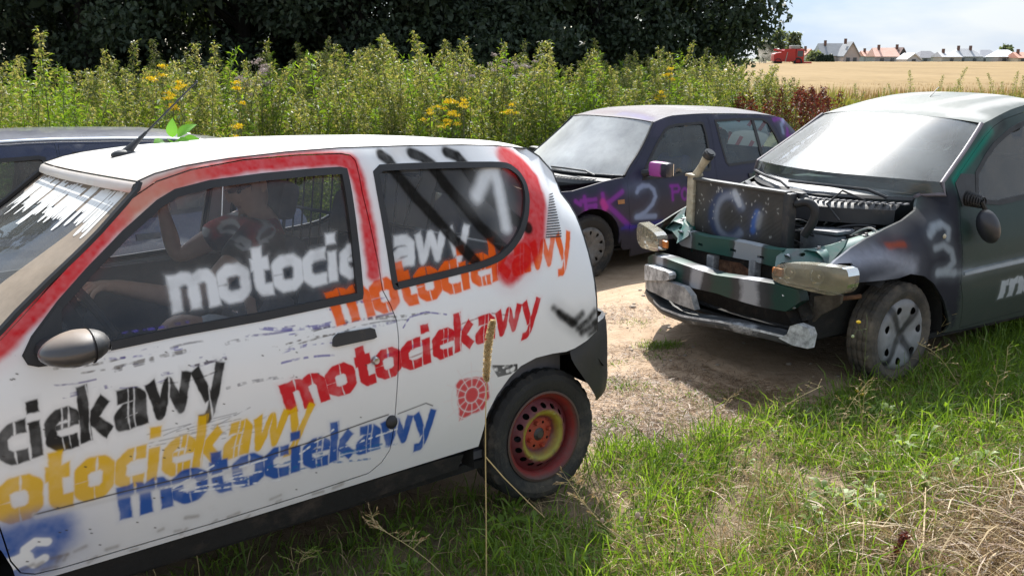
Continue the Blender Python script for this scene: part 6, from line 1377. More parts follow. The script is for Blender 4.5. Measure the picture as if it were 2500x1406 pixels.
far_house(2328, 2402, 139, 119, 318, 'hip', GREYW, (.31, .32, .34), 'long grey barn with the broadest roof beyond the wheat', 2, None, 2)
far_house(2390, 2445, 141, 122, 326, 'hip', GREYW, (.25, .26, .29), 'grey roofed house between the long barn and the white roof', 2, None, 0)
far_house(2436, 2490, 139, 122, 306, 'hip', GREYW, WHR, 'house with a bright white roof and a round tree behind', 2, None, 0)
far_house(2484, 2530, 142, 128, 300, 'x', CREAM, ORG, 'orange roofed house cut off by the picture edge', 2)
# combine harvester
hx = lambda px: at(px, 141, 212).x
ch = empty('combine_harvester', (hx(1922), 212, .0), 0, label='red combine harvester at work in the wheat, trailing pale dust', cat='harvester'); RP = mat('harvester_red', (.42, .022, .018), .45, var=.1); GREY2 = mat('harvester_grey', (.28, .29, .28), .5)
L_ = hx(1960) - hx(1884); zz = lambda py: at(1920, py, 212).z
MB().prism([(-L_ * .48, zz(150)), (-L_ * .48, zz(133)), (-L_ * .40, zz(130)), (-L_ * .18, zz(128)), (-L_ * .14, zz(121)), (L_ * .20, zz(120)), (L_ * .22, zz(148)), (L_ * .05, zz(152))], 1.3, -1.3).build('body', RP, ch, smooth=False)
MB().box((L_ * .36, 0, zz(137)), (L_ * .26, 2.4, zz(120) - zz(154)), bev=.15).build('cab', RP, ch); MB().box((L_ * .36, -1.22, zz(132)), (L_ * .18, .05, 1.2)).build('cab_window', mat('far_window', (.07, .08, .09)), ch)
MB().box((L_ * .22, 0, zz(116)), (L_ * .30, 1.8, .7), bev=.1).build('grain_tank', GREY2, ch); MB().tube([(-L_ * .10, -1.0, zz(128)), (-L_ * .52, -1.3, zz(121))], .22, 8).build('unloading_pipe', RP, ch)
for px in (-.34, .30): MB().lathe([(0, .35), (.55, .3), (.60, 0), (.9, .1), (.95, .28), (.9, .35), (.6, .3)], 24, M=Matrix.Translation((px * L_, -1.35, zz(152)))).build('wheel', mat('far_tyre', (.03, .03, .03), .9), ch)
MB().box((L_ * .60, 0, zz(156)), (1.2, 4.6, .7)).build('header', RP, ch)
MB().box((-L_ * .08, -1.33, zz(140)), (.16, .06, 2.0), ry=.2).build('guard', GREY2, ch)
# straw dust thrown out behind it
dm = bpy.data.materials.new('straw_dust'); t = NT(dm); v = t.obj(); ln = t.n('VectorMath', {0: v}, operation='LENGTH').outputs['Value']
den = t.math('MULTIPLY', t.math('MULTIPLY', t.math('SUBTRACT', 1., ln, True), t.ramp(t.noise(2.2, 4, .6, v), [(.35, 0), (.7, 1)])), .42)
o = t.n('OutputMaterial', {'Volume': t.n('VolumePrincipled', {'Color': (.85, .78, .66, 1), 'Density': den, 'Anisotropy': .3}).outputs[0]})
db = MB().ball((0, 0, 0), 1., 24, 14).build('dust_cloud', dm); db.location = (hx(1850), 213, 1.9); db.scale = (5.2, 2.5, 3.0); tag(db, 'pale dust cloud hanging behind the red harvester', 'dust', kind='stuff')
# ================================================================== grass and dry stalks in front
GRS = leaf_mat('grass_blade', (.065, .13, .016), (.21, .32, .06), .5, scale=2.); STR = leaf_mat('straw_blade', (.22, .15, .075), (.52, .40, .22), .25, scale=6., tr_col=(1.1, 1, .8)); BRN = leaf_mat('brown_litter', (.08, .046, .026), (.27, .165, .085), .1, scale=8., tr_col=(1, .9, .7)); LIME = leaf_mat('pale_leaf', (.12, .19, .04), (.28, .36, .11), .4)
gr = np.random.default_rng(77)
def in_view(x, y, m=.06):
    k = x / (y * math.cos(PITCH)) * F_PX / 1250; return (np.abs(k) < 1.25 + m)
def vn(x, y, f, seed):
    r = np.random.default_rng(seed); v = 0
    for i in range(5): a, b, c = r.uniform(-1, 1, 2).tolist() + [r.uniform(0, 6.28)]; v = v + np.sin(x * a * f * (1 + i * .6) + y * b * f * (1 + i * .6) + c) / (1 + i * .4)
    return v / 2.4
N0 = 620000
X_ = gr.uniform(-1.9, 6.4, N0); Y_ = 2.45 + gr.random(N0) ** 1.25 * 5.2
k = inpoly(np.stack([X_, Y_], 1), VERGE) & in_view(X_, Y_); X_, Y_ = X_[k], Y_[k]
pt = vn(X_, Y_, 5, 1) + .6 * vn(X_, Y_, 12, 2); strw = np.clip((X_ - 1.12 + .25 * vn(X_, Y_, 6, 3)) / .8, 0, 1) * np.clip((3.72 + .2 * vn(X_, Y_, 5, 4) - Y_) / .45, 0, 1)
dry = np.clip((3.95 - Y_) / .7, 0, 1) * np.clip((X_ - .15) / .6, 0, 1) * .55
edge = np.clip((X_ + .1) * .55 + .45, .16, 1)
dens = np.maximum(np.clip(.60 + .75 * pt, .06, 1), .6 * (X_ > 1.6)) * edge * np.clip(1.15 - .08 * (Y_ - 2.5) ** 1.2, .4, 1)
keep = gr.random(len(X_)) < dens; X_, Y_, pt, strw, dry = X_[keep], Y_[keep], pt[keep], strw[keep], dry[keep]
isd = gr.random(len(X_)) < np.clip(strw * .85 + dry * .62 + .15, 0, 1)
def blades(x, y, hmul, lean, w0, w1, bend, zoff=0):
    n = len(x); D = np.stack([gr.normal(0, lean, n), gr.normal(0, lean, n), np.ones(n)], 1); D = unit(D); N = unit(np.cross(D, gr.normal(0, 1, (n, 3))))
    return leaf_quads(np.stack([x, y, gz(x, y) + zoff - .004], 1), D, N, hmul, gr.uniform(w0, w1, n), bend)
gx2, gy2 = X_[~isd], Y_[~isd]; tall = np.clip(vn(gx2, gy2, 7, 9), 0, 1)
hh = gr.uniform(.04, .15, len(gx2)) + .12 * tall * gr.random(len(gx2)) + (gr.random(len(gx2)) < .10) * gr.uniform(.06, .22, len(gx2)) + .13 * np.clip((gx2 - 1.9) * .8, 0, 1) * np.clip((gy2 - 3.9), 0, 1) * gr.random(len(gx2))
tuft = np.exp(-(((gx2 - .42) / .22) ** 2 + ((gy2 - 3.86) / .20) ** 2)); hh += tuft * gr.uniform(.02, .12, len(gx2))
g1 = link('grass', mesh_np('grass', [blades(gx2, gy2, hh, .38, .003, .0065, .35)], GRS)); tag(g1, 'green grass of the verge in front of the two nearest cars', 'grass', kind='stuff')
sx, sy = X_[isd], Y_[isd]
g2 = link('dry_grass', mesh_np('dry_grass', [blades(sx, sy, gr.uniform(.05, .21, len(sx)), .9, .002, .0045, .3, .006)], STR)); tag(g2, 'bleached dry grass mixed into the verge', 'grass', kind='stuff')
# mown straw lying at the lower right, and clippings along the track
def lying(n, x, y, l0, l1, w0, w1, z0, z1, tilt=.25):
    a = gr.uniform(0, 6.28, n); D = unit(np.stack([np.cos(a), np.sin(a), gr.normal(.02, tilt, n)], 1)); N = unit(np.cross(D, np.stack([gr.normal(0, .4, n), gr.normal(0, .4, n), np.ones(n)], 1)))
    return leaf_quads(np.stack([x, y, gz(x, y) + gr.uniform(z0, z1, n)], 1), D, N, gr.uniform(l0, l1, n), gr.uniform(w0, w1, n), .08)
n = 5200; LYX = gr.uniform(.0, 4, n); LYY = 2.5 + gr.random(n) * 3; k = inpoly(np.stack([LYX, LYY], 1), VERGE); LYX, LYY = LYX[k], LYY[k]
n = 9000; x = gr.uniform(.5, 2.6, n); y = 2.5 + gr.random(n) * 1.5; w_ = np.clip((x - 1.0 + .2 * vn(x, y, 6, 3)) / .7, 0, 1) * np.clip((3.60 + .2 * vn(x, y, 5, 4) - y) / .45, 0, 1); k = gr.random(n) < w_; x, y = x[k], y[k]
g3 = link('straw', mesh_np('straw', [lying(len(x), x, y, .08, .26, .0025, .006, .004, .09)], BRN)); link('straw', mesh_np('straw', [lying(len(LYX), LYX, LYY, .05, .18, .0018, .004, .01, .08)], STR), g3); tag(g3, 'tangled brown straw and dead stems heaped in the verge', 'straw', kind='stuff')
n = 800; k = gr.integers(0, len(x), n); link('straw', mesh_np('straw', [lying(n, x[k] + gr.normal(0, .05, n), y[k] + gr.normal(0, .05, n), .10, .34, .0025, .006, .03, .13)], STR), g3)
LX, LY = [], []
for px, py, sp, n in ((1500, 935, .10, 220), (1560, 925, .08, 120), (1660, 935, .07, 90), (1500, 1040, .16, 700), (1540, 1050, .12, 420), (1690, 985, .18, 700), (1780, 975, .12, 420), (1850, 960, .14, 380), (1620, 880, .10, 160), (1480, 780, .10, 160), (1540, 760, .12, 180), (1490, 960, .10, 160), (1610, 1070, .12, 240), (1720, 1020, .14, 260), (1900, 980, .10, 200), (1585, 850, .08, 110), (1690, 905, .06, 80), (1780, 930, .08, 90), (1650, 780, .2, 90), (1480, 860, .1, 140), (1560, 990, .2, 300), (600, 1290, .25, 260), (900, 1230, .2, 160), (300, 1390, .25, 120)):
    p = gnd(px, py); n = int(n * 2.4); LX.append(gr.normal(p.x, sp * 1.5, n)); LY.append(gr.normal(p.y, sp, n))
LX.append(gr.uniform(-.2, 3.2, 1200)); LY.append(gr.uniform(3.9, 7.5, 1200)); x, y = np.concatenate(LX), np.concatenate(LY)
g4 = link('clippings', mesh_np('clippings', [lying(len(x), x, y, .02, .09, .0015, .004, .001, .014, .15)], BRN)); tag(g4, 'withered clippings strewn over the sandy track', 'clippings', kind='stuff')
TX, TY, TH = [], [], []
for px, py, sp, n, h in ((1605, 852, .045, 260, .08), (1640, 846, .03, 120, .06), (1500, 930, .03, 60, .05), (1530, 950, .05, 110, .07), (1690, 975, .10, 240, .05), (1790, 965, .07, 150, .05), (1510, 1030, .05, 160, .06), (1600, 875, .05, 90, .04), (1850, 965, .05, 80, .05), (1495, 885, .04, 50, .05), (1550, 790, .06, 70, .05)):
    p = gnd(px, py); TX.append(gr.normal(p.x, sp * 1.3, n)); TY.append(gr.normal(p.y, sp, n)); TH.append(gr.uniform(.4, 1.2, n) * h)
x, y, h = map(np.concatenate, (TX, TY, TH)); link('grass', mesh_np('grass', [blades(x, y, h, .6, .0025, .005, .4)], GRS), g1)
# stones and crumbs of earth
PV = MB(); 
for k in range(260):
    x, y = gr.uniform(-.3, 3.0), gr.uniform(3.7, 7.5); s = abs(gr.normal(0, .006)) + .003; PV.ball((x, y, float(gz(x, y)) + s * .2), (s * 1.3, s, s * .7), 6, 4)
ps = PV.build('gravel', mat('pebble', (.34, .29, .24), .9, var=.4, scale=30)); tag(ps, 'small stones and crumbs of earth on the track', 'gravel', kind='stuff')
# ---- single plants one can point at
def stalk(name, path, Y0, r0, label, cat, group, heads=(), m=STEMB, hm=None, yj=.02):
    """path: photo pixels from the foot up; the foot stands on the ground"""
    b0 = gnd(*path[0]); Y = b0.y; o = empty(name, (b0.x, b0.y, float(gz(b0.x, b0.y))), label=label, cat=cat, group=group); O = o.location
    P = [at(px, py, Y) - O for px, py in path]; P = [Vector((p.x, p.y + yj * math.sin(i * 1.7) * (i > 0), p.z)) for i, p in enumerate(P)]; C = [Vector(c) for c in chaikin([tuple(p) for p in P], 2, False)]
    MB().tube([C[0] - Vector((0, 0, .02))] + C, list(np.linspace(r0, r0 * .55, len(C) + 1)), 6).build('stem', m, o)
    return o, O, Y, C
o, O, Y, C = stalk('timothy_grass', ((1187, 1510), (1187, 1300), (1185, 1100), (1186, 1000), (1188, 925)), 0, .0026, 'tall timothy grass stalk with a fat seed head before the white car', 'grass stalk', None, m=mat('straw_stem', (.42, .34, .16), .7))
hp = [at(px, py, Y) - O for px, py in ((1188, 932), (1187, 915), (1190, 870), (1195, 825), (1201, 795), (1204, 782))]; hr = [.003, .0085, .0098, .0098, .0085, .003]
r = np.random.default_rng(5); HP, HD = [], []
for _ in range(1500):
    u = r.random() * 4.98; i = int(u); f = u - i; c = hp[i].lerp(hp[i + 1], f); rr = hr[i] * (1 - f) + hr[i + 1] * f; a = r.uniform(0, 6.28); HP.append((c.x + rr * .75 * math.cos(a), c.y + rr * .75 * math.sin(a), c.z)); HD.append((math.cos(a), math.sin(a), r.uniform(.2, 1.1)))
HP, HD = np.array(HP), unit(np.array(HD)); link('seed_head', mesh_np('seed_head', [leaf_quads(HP, HD, unit(np.cross(HD, r.normal(0, 1, HD.shape))), .007, .0035, .0)], leaf_mat('timothy_head', (.46, .38, .22), (.72, .62, .42), .45, tr_col=(1.1, 1, .8))), o)
MB().tube(hp, [h * .75 for h in hr], 8).build('seed_core', mat('seed_core', (.34, .26, .13), .9), o)
for p in (((1186, 1115), (1230, 1165), (1290, 1225), (1330, 1262)),):
    q = [at(px, py, Y) - O for px, py in p]; MB().tube(q, [.0022, .002, .0016, .001], 5).build('bent_leaf', mat('straw_stem', (.42, .34, .16)), o)
def panicle(path, twigs, label, seed, col=STR, n=4, sz=.016, group='dry grass panicles in front'):
    o, O, Y, C = stalk('dry_grass_stalk', path, 0, .0016, label, 'grass stalk', group, m=mat('straw_stem', (.42, .34, .16))); r = np.random.default_rng(seed); tw = MB(); P, D = [], []
    for k in range(twigs):
        u = .45 + .55 * (k + r.random()) / twigs; i = min(len(C) - 2, int(u * (len(C) - 1))); c = C[i].lerp(C[i + 1], r.random()); L = r.uniform(.03, .085) * (1.25 - u * .6); a = r.choice([-1, 1]); d = Vector((a * r.uniform(.3, 1), r.normal(0, .5), r.uniform(.1, .8))).normalized(); e = c + d * L; tw.tube([c, c + d * L * .6, e + Vector((0, 0, -.006))], .0007, 4)
        for j in range(n): q = c.lerp(e, .45 + .55 * (j + 1) / n); P.append(tuple(q)); D.append(tuple((d + Vector(r.normal(0, .35, 3))).normalized()))
    tw.build('twigs', mat('straw_stem', (.42, .34, .16)), o); P, D = np.array(P), np.array(D); link('spikelets', mesh_np('spikelets', [leaf_quads(P, D, unit(np.cross(D, r.normal(0, 1, D.shape))), r.uniform(.7, 1.3, len(P)) * sz, sz * .3, .05)], col), o); return o
PL = 'bleached dry grass panicle leaning over the verge'
panicle(((1120, 1450), (1066, 1392), (1000, 1330), (940, 1290), (906, 1266)), 22, 'bleached dry panicle leaning beneath the white car door', 1)
panicle(((1565, 1400), (1540, 1345), (1480, 1285), (1430, 1230), (1385, 1172)), 26, 'bleached open panicle between timothy stalk and grass tuft', 2, n=5)
panicle(((1640, 1395), (1630, 1340), (1605, 1285), (1600, 1240)), 12, 'short pale panicle just behind the campion capsules', 3)
panicle(((735, 1440), (722, 1400), (735, 1360), (752, 1340)), 14, 'small green tinged grass ear at the bottom edge under the door', 4, GRS, sz=.012)
panicle(((2375, 1000), (2350, 950), (2310, 890), (2270, 850), (2246, 842)), 12, 'drooping grass ear over the front wheel of the wrecked car', 5, sz=.012)
panicle(((2268, 900), (2280, 840), (2300, 790), (2330, 745)), 10, 'thin upright grass ear beside the front wheel of the wrecked car', 6, STR, sz=.011)
panicle(((2445, 1000), (2452, 940), (2456, 890), (2455, 845)), 10, 'green grass ear standing by the sill of the wrecked car', 7, GRS, sz=.013)
panicle(((400, 1460), (360, 1370), (330, 1310), (312, 1275)), 10, 'thin dark grass stalk crossing the blue wrench stencil', 8, STR, sz=.009); panicle(((490, 1460), (480, 1370), (462, 1290), (450, 1250)), 10, 'thin grass stalk in front of the door near the blue word', 9, STR, sz=.009)
panicle(((245, 1450), (240, 1380), (228, 1320), (221, 1285)), 6, 'thinnest grass stalk before the white door, nearest the wrench stencil', 10, STR, sz=.008)
for i in range(64):
    px, py = gr.uniform(1560, 2490), gr.uniform(1080, 1420); L = gr.uniform(60, 190); s = gr.normal(0, 60)
    panicle(((px, py), (px + s * .2, py - L * .4), (px + s * .6, py - L * .75), (px + s, py - L)), 8, PL, 30 + i, STR, 3, .012)
# campion with dry capsules
CP = mat('dry_capsule', (.36, .27, .20), .8)
for path, pods, lab in ((((1600, 1440), (1572, 1300), (1566, 1262), (1600, 1205), (1662, 1112)), ((1664, 1112, .9), (1556, 1258, 1.1), (1672, 1124, .8)), 'dead campion with brown capsules beside the green tuft'), (((1592, 1440), (1555, 1340), (1500, 1300), (1470, 1272)), ((1470, 1270, .9), (1566, 1268, 1.0)), 'dead campion stem bending towards the white car, one capsule')):
    o, O, Y, C = stalk('campion_stalk', path, 0, .0020, lab, 'dead plant', None, m=mat('grey_stem', (.30, .22, .15), .8))
    for x, y, s in pods: c = at(x, y, Y) - O; MB().lathe([(.0, -.008), (.005, -.006), (.0072, 0), (.0065, .006), (.003, .010), (.002, .010)], 12, M=Matrix.Translation(c) @ Matrix.Rotation(math.pi / 2, 4, 'X') @ Matrix.Scale(s, 4)).build('capsule', CP, o)
o, O, Y, C = stalk('hawkweed', ((2114, 1010), (2112, 930), (2112, 850), (2114, 790), (2118, 768)), 0, .0022, 'slim flowering hawkweed with one yellow bloom before the front tyre', 'flower', None, m=STEMG)
b = MB(); q0, q1, q2 = at(2112, 822, Y) - O, at(2098, 800, Y) - O, at(2096, 786, Y) - O; b.tube([q0, q1, q2], .0014, 5); b.tube([at(2116, 803, Y) - O, at(2092, 806, Y) - O, at(2082, 820, Y) - O], .0014, 5); b.tube([at(2112, 880, Y) - O, at(2120, 868, Y) - O], .0016, 5).build('branch', STEMG, o)
MB().ball(q2, (.012, .012, .008), 10, 6).build('bloom', mat('yellow_petals', (.75, .48, .01), .6), o); MB().ball(at(2082, 821, Y) - O, (.008, .008, .008), 8, 6).build('bud', mat('pale_bud', (.40, .45, .25), .7), o)
for px, py, l in ((2095, 952, 'low yellow hawkweed bloom in the grass at the foot of the front tyre'), (2108, 960, 'second low yellow bloom beside the tyre, nearer the grass edge')):
    o, O, Y, C = stalk('hawkweed', ((px, py + 35), (px, py + 5)), 0, .0015, l, 'flower', None, m=STEMG); MB().ball(C[-1], (.011, .011, .008), 10, 6).build('bloom', mat('yellow_petals', (.75, .48, .01)), o)
# leafy weeds of the verge
def leafy(px, py, n, L, lab, lm, seed, h=.10):
    p = gnd(px, py); r = np.random.default_rng(seed); o = empty('leafy_weed', (p.x, p.y, float(gz(p.x, p.y))), label=lab, cat='weed', group='pale leafy weeds of the verge'); u = r.random(n); a = np.arange(n) * 2.4 + r.normal(0, .3, n)
    P = np.stack([.01 * np.cos(a), .01 * np.sin(a), u * h], 1); D = unit(np.stack([np.cos(a), np.sin(a), r.uniform(.0, .8, n) + u * .5], 1)); N = unit(np.cross(D, np.stack([r.normal(0, .25, n), r.normal(0, .25, n), np.ones(n)], 1)))
    link('foliage', mesh_np('foliage', [leaf_quads(P, D, N, r.uniform(.6, 1.2, n) * L, r.uniform(.2, .3, n) * L, .35)], lm), o); MB().tube([(0, 0, -.01), (0, 0, h)], [.003, .002], 5).build('stem', STEMG, o)
lr = np.random.default_rng(8)
for i, (px, py, n, L) in enumerate(((2010, 1240, 22, .085), (2060, 1270, 24, .09), (2110, 1235, 18, .08), (2150, 1290, 20, .08), (1985, 1300, 16, .07), (2200, 1130, 20, .08), (2260, 1110, 18, .08), (2130, 1030, 22, .09), (2165, 1045, 18, .08), (2060, 1010, 26, .06), (1960, 1040, 22, .05), (1900, 1080, 20, .05), (2330, 1180, 18, .08), (2400, 1160, 18, .08), (2420, 1080, 16, .07), (2300, 1040, 18, .07), (1820, 1130, 14, .05), (2250, 1210, 18, .08), (2090, 1170, 20, .07))):
    leafy(px, py, n, L, 'pale green leafy weed growing among the verge grass', LIME if i % 3 else LF_BR, 900 + i)
for i, (px, py, n, L) in enumerate(((1010, 1310, 12, .09), (1255, 1255, 14, .08), (1300, 1290, 12, .09), (1225, 1300, 10, .10), (1330, 1340, 12, .07), (1010, 1400, 12, .06), (1420, 1400, 12, .07))):
    leafy(px, py, n, L, 'broad leaved weed in the shade beside the white car', GRS, 950 + i, .07)
# brown dock spike, lower right
o, O, Y, C = stalk('dock_stalk', ((2165, 1420), (2185, 1370), (2200, 1320), (2205, 1300)), 0, .003, 'rust brown seed spike standing in the straw', 'dead plant', None, m=mat('rust_stem', (.20, .07, .035), .8)); r = np.random.default_rng(3); P = np.array([tuple(C[int(i)] + Vector(r.normal(0, .006, 3))) for i in r.uniform(len(C) * .35, len(C) - 1, 200)]); D = unit(r.normal(0, 1, P.shape) + [0, 0, .6]); link('seed_head', mesh_np('seed_head', [leaf_quads(P, D, unit(np.cross(D, r.normal(0, 1, D.shape))), .014, .007, .0)], LF_RED), o)
for i, (a_, b_, w_) in enumerate((((2250, 1400), (2260, 1190), .004), ((2130, 1150), (2140, 1260), .003), ((2390, 1250), (2270, 1165), .0035), ((2220, 1230), (2330, 1170), .003), ((2400, 1400), (2440, 1345), .006), ((2010, 1170), (2220, 1150), .002), ((2100, 1290), (2000, 1360), .003))):
    p0, p1 = gnd(*a_, .05), gnd(*b_, .09); o = MB().tube([p0, p0.lerp(p1, .5) + Vector((0, 0, .02)), p1], [w_, w_ * .9, w_ * .6], 6).build('straw_stem', STEMB); tag(o, 'thick bleached straw stem lying across the verge', 'straw stem', 'loose straw stems')
# leafy twig on the white roof, flying insect
cx, cz = TA(420, 330, -.30); M_ = Matrix.Translation((PA[0], PA[1], GA)) @ Matrix.Rotation(PA[2], 4, 'Z') @ Matrix.Rotation(ROLL_A, 4, 'X'); o = empty('leafy_twig', M_ @ Vector((cx, -.30, cz - .03)), PA[2], label='green leafy twig lying on the roof of the white hatchback', cat='twig')
LFA = leaf_mat('fresh_leaf', (.05, .16, .03), (.12, .28, .06), .5)
def big_leaf(p, d, n, L, w):
    d, n = Vector(d).normalized(), Vector(n).normalized(); s = d.cross(n).normalized(); n = s.cross(d); g = []
    for i in range(9): u = i / 8; ww = w * math.sin(math.pi * min(1, u ** .75)) * .5 + .0005; g.append([tuple(Vector(p) + d * (L * u) + s * (ww * e) + n * (L * .18 * u * (1 - u) * 2 - abs(e) * ww * -.25)) for e in (-1, -.5, 0, .5, 1)])
    return MB().grid(g).build('leaf', LFA, o, fix=False)
for p, d, n, L, w in (((.02, 0, .0), (.8, .5, -.25), (.2, .8, .7), .085, .065), ((.0, 0, .02), (-.05, .1, 1), (.5, .9, .1), .075, .042), ((-.02, 0, .02), (-.9, .1, .55), (0, .5, 1), .09, .05), ((0, .01, .0), (-.5, .6, -.1), (.1, .8, .7), .08, .055), ((-.03, 0, .0), (-1, .3, .0), (.1, .8, .7), .085, .05), ((0, 0, .0), (.2, .7, .1), (0, .6, .8), .06, .05)): big_leaf(p, d, n, L, w)
MB().tube([(-.12, 0, -.01), (-.02, 0, .0), (.05, .0, .01)], .003, 6).build('stem', STEMG, o)
p = at(1424, 107, 14.); o = empty('flying_bird', p, .6, label='small pale bird flying in front of the dark trees', cat='bird'); MB().ball((0, 0, 0), (.030, .014, .014), 10, 8).tube([(-.02, 0, 0), (-.075, .004, -.03)], [.010, .002], 6).build('body', mat('pale_feathers', (.5, .47, .42), .8), o)
for s in (1, -1): obj('wing', [(.015, s * .01, .008), (-.015, s * .01, .008), (-.03, s * .06, .03), (.0, s * .065, .035)], [(0, 1, 2, 3)], mat('pale_feathers', (.5, .47, .42)), o)
# ================================================================== people in the cars
SKIN = mat('skin', (.58, .36, .26), .5, var=.08, scale=20); TEE = bpy.data.materials.new('printed_tee'); HAIR = mat('dark_hair', (.03, .022, .018), .7); SHORT = mat('light_shorts', (.45, .48, .52), .85, var=.15, scale=60); NAVYC = mat('navy_cloth', (.03, .04, .10), .85); GREYC = mat('grey_cloth', (.12, .12, .13), .9)
def skin_mesh(name, V, E, Rd, m, parent, sub=2):
    me = bpy.data.meshes.new(name); me.from_pydata([tuple(v) for v in V], E, []); o = bpy.data.objects.new(name, me); COL.objects.link(o); o.parent = parent; md = o.modifiers.new('Skin', 'SKIN'); md.use_smooth_shade = True
    if not me.skin_vertices: me.skin_vertices.new()
    sv = me.skin_vertices[0].data
    for i, r in enumerate(Rd): sv[i].radius = r if hasattr(r, '__len__') else (r, r); sv[i].use_root = (i == 0)
    s = o.modifiers.new('Subdivision', 'SUBSURF'); s.levels = s.render_levels = sub; me.materials.append(m); return o
def person(root, J, top, bottom, sleeve=.6, k=1., cap=None):
    """J: joint name -> car-local point"""
    V, E, Rd, ix = [], [], [], {}
    def add(n, p, r, par=None):
        ix[n] = len(V); V.append(Vector(p)); Rd.append(tuple(q * k for q in r) if hasattr(r, '__len__') else r * k)
        if par is not None: E.append((ix[par], ix[n]))
    P = {a: Vector(b) for a, b in J.items()}
    add('pelvis', P['pelvis'], (.15, .12)); add('spine', P['pelvis'].lerp(P['chest'], .5), (.14, .11), 'pelvis'); add('chest', P['chest'], (.155, .12), 'spine'); add('neck', P['neck'], .055, 'chest'); add('jaw', P['neck'].lerp(P['head'], .45) + (P['face'] - P['head']) * .25, .068, 'neck'); add('skull', P['head'], .088, 'jaw'); add('crown', P['head'] + (P['head'] - P['neck']) * .30, .072, 'skull')
    add('nose', P['head'] * .6 + P['neck'] * .4 + (P['face'] - P['head']).normalized() * .105 * k, .012, 'jaw')
    for s in 'lr':
        add('sh' + s, P['sh' + s], .062, 'chest'); add('el' + s, P['el' + s], .042, 'sh' + s); m_ = P['el' + s].lerp(P['wr' + s], .35); add('fo' + s, m_, .040, 'el' + s); add('wr' + s, P['wr' + s], .026, 'fo' + s)
        d = (P['ha' + s] - P['wr' + s]).normalized(); pm = P['wr' + s] + d * .055 * k; add('pa' + s, pm, (.036, .018), 'wr' + s)
        c = Vector(J.get('curl' + s, (0, 0, -1))).normalized(); sd_ = d.cross(c).normalized()
        for f in range(4):
            L = (.036, .042, .040, .030)[f] * k; b = pm + sd_ * ((f - 1.5) * .019 * k) + d * .030 * k; add(f'f{s}{f}a', b, .0095, 'pa' + s); q = b + (d * .8 + c * .5).normalized() * L; add(f'f{s}{f}b', q, .0085, f'f{s}{f}a'); add(f'f{s}{f}c', q + (d * .1 + c).normalized() * L * .8, .0075, f'f{s}{f}b')
        b = P['wr' + s].lerp(pm, .6) + sd_ * -.034 * k; add(f't{s}a', b, .011, 'pa' + s); add(f't{s}b', b + (d * .7 - sd_ * .5 + c * .4).normalized() * .040 * k, .0095, f't{s}a')
        add('hi' + s, P['pelvis'].lerp(P['kn' + s], .18), .085, 'pelvis'); add('kn' + s, P['kn' + s], .058, 'hi' + s); add('ca' + s, P['kn' + s].lerp(P['an' + s], .35), .052, 'kn' + s); add('an' + s, P['an' + s], .036, 'ca' + s); add('to' + s, P['an' + s] + Vector((.17, 0, -.03)) * k, .034, 'an' + s)
    skin_mesh('body', V, E, Rd, SKIN, root)
    def sub(name, names, edges, grow, m, lerps={}):
        vs, rd = [], []
        for n in names:
            if n in lerps: a, b, f, r = lerps[n]; vs.append(V[ix[a]].lerp(V[ix[b]], f)); rd.append(r * k + grow)
            else: vs.append(V[ix[n]]); r = Rd[ix[n]]; rd.append(tuple(q + grow for q in r) if hasattr(r, '__len__') else r + grow)
        return skin_mesh(name, vs, [(names.index(a), names.index(b)) for a, b in edges], rd, m, root)
    sub('shirt', ['pelvis', 'spine', 'chest', 'shl', 'shr', 'sl', 'sr', 'col'], [('pelvis', 'spine'), ('spine', 'chest'), ('chest', 'shl'), ('chest', 'shr'), ('shl', 'sl'), ('shr', 'sr'), ('chest', 'col')], .016, top, {'sl': ('shl', 'ell', sleeve, .058), 'sr': ('shr', 'elr', sleeve, .058), 'col': ('chest', 'neck', .75, .060)})
    sub('trousers', ['pelvis', 'hil', 'hir', 'kl', 'kr'], [('pelvis', 'hil'), ('hil', 'kl'), ('pelvis', 'hir'), ('hir', 'kr')], .018, bottom, {'kl': ('hil', 'knl', .85, .075), 'kr': ('hir', 'knr', .85, .075)})
    hd, up, fw = P['head'], (P['head'] - P['neck']).normalized(), (P['face'] - P['head']).normalized(); si = up.cross(fw).normalized(); fw = si.cross(up); M = Matrix((fw, si, up)).transposed().to_4x4()
    h = MB().ball((0, 0, 0), (.102 * k, .096 * k, .100 * k), 20, 12); h.v = [tuple(Vector(p)) for p in h.v if True]; h.v = [(x - .012 * k, y, max(z, -.01 * k - .06 * k * (x < .02 * k))) for x, y, z in h.v]; h.v = [tuple(hd + up * .035 * k + (M @ Vector(p))) for p in h.v]; h.build('hair', cap or HAIR, root)
    for s in (1, -1):
        MB().ball(hd + fw * .082 * k + si * s * .032 * k - up * .005 * k, .011 * k, 8, 6).build('eye', mat('eye', (.02, .015, .012), .2), root); MB().ball(hd + si * s * .088 * k - up * .015 * k, (.016 * k, .010 * k, .028 * k), 8, 6).build('ear', SKIN, root)
    MB().ball(P['neck'].lerp(hd, .38) + fw * .078 * k, (.008 * k, .022 * k, .006 * k), 8, 6).build('mouth', mat('lips', (.34, .14, .12), .5), root)
CT = Canvas('shirt_print', .35, 1.05, .80, 1.35, 700, mask=None); QT = lambda pts: [TA(300 + x / 2.93, 380 + y / 2.93, -.2) for x, y in pts]
WT = (.80, .80, .78)
for s_ in (((1000, 420), (1060, 450), (1130, 470), (1180, 500)), ((1010, 500), (1090, 510), (1160, 520)), ((860, 480), (800, 560), (820, 610)), ((1180, 380), (1210, 440))): CT.stroke(QT(s_), .018, (.55, .03, .02), .016, .8, False, 1.6)
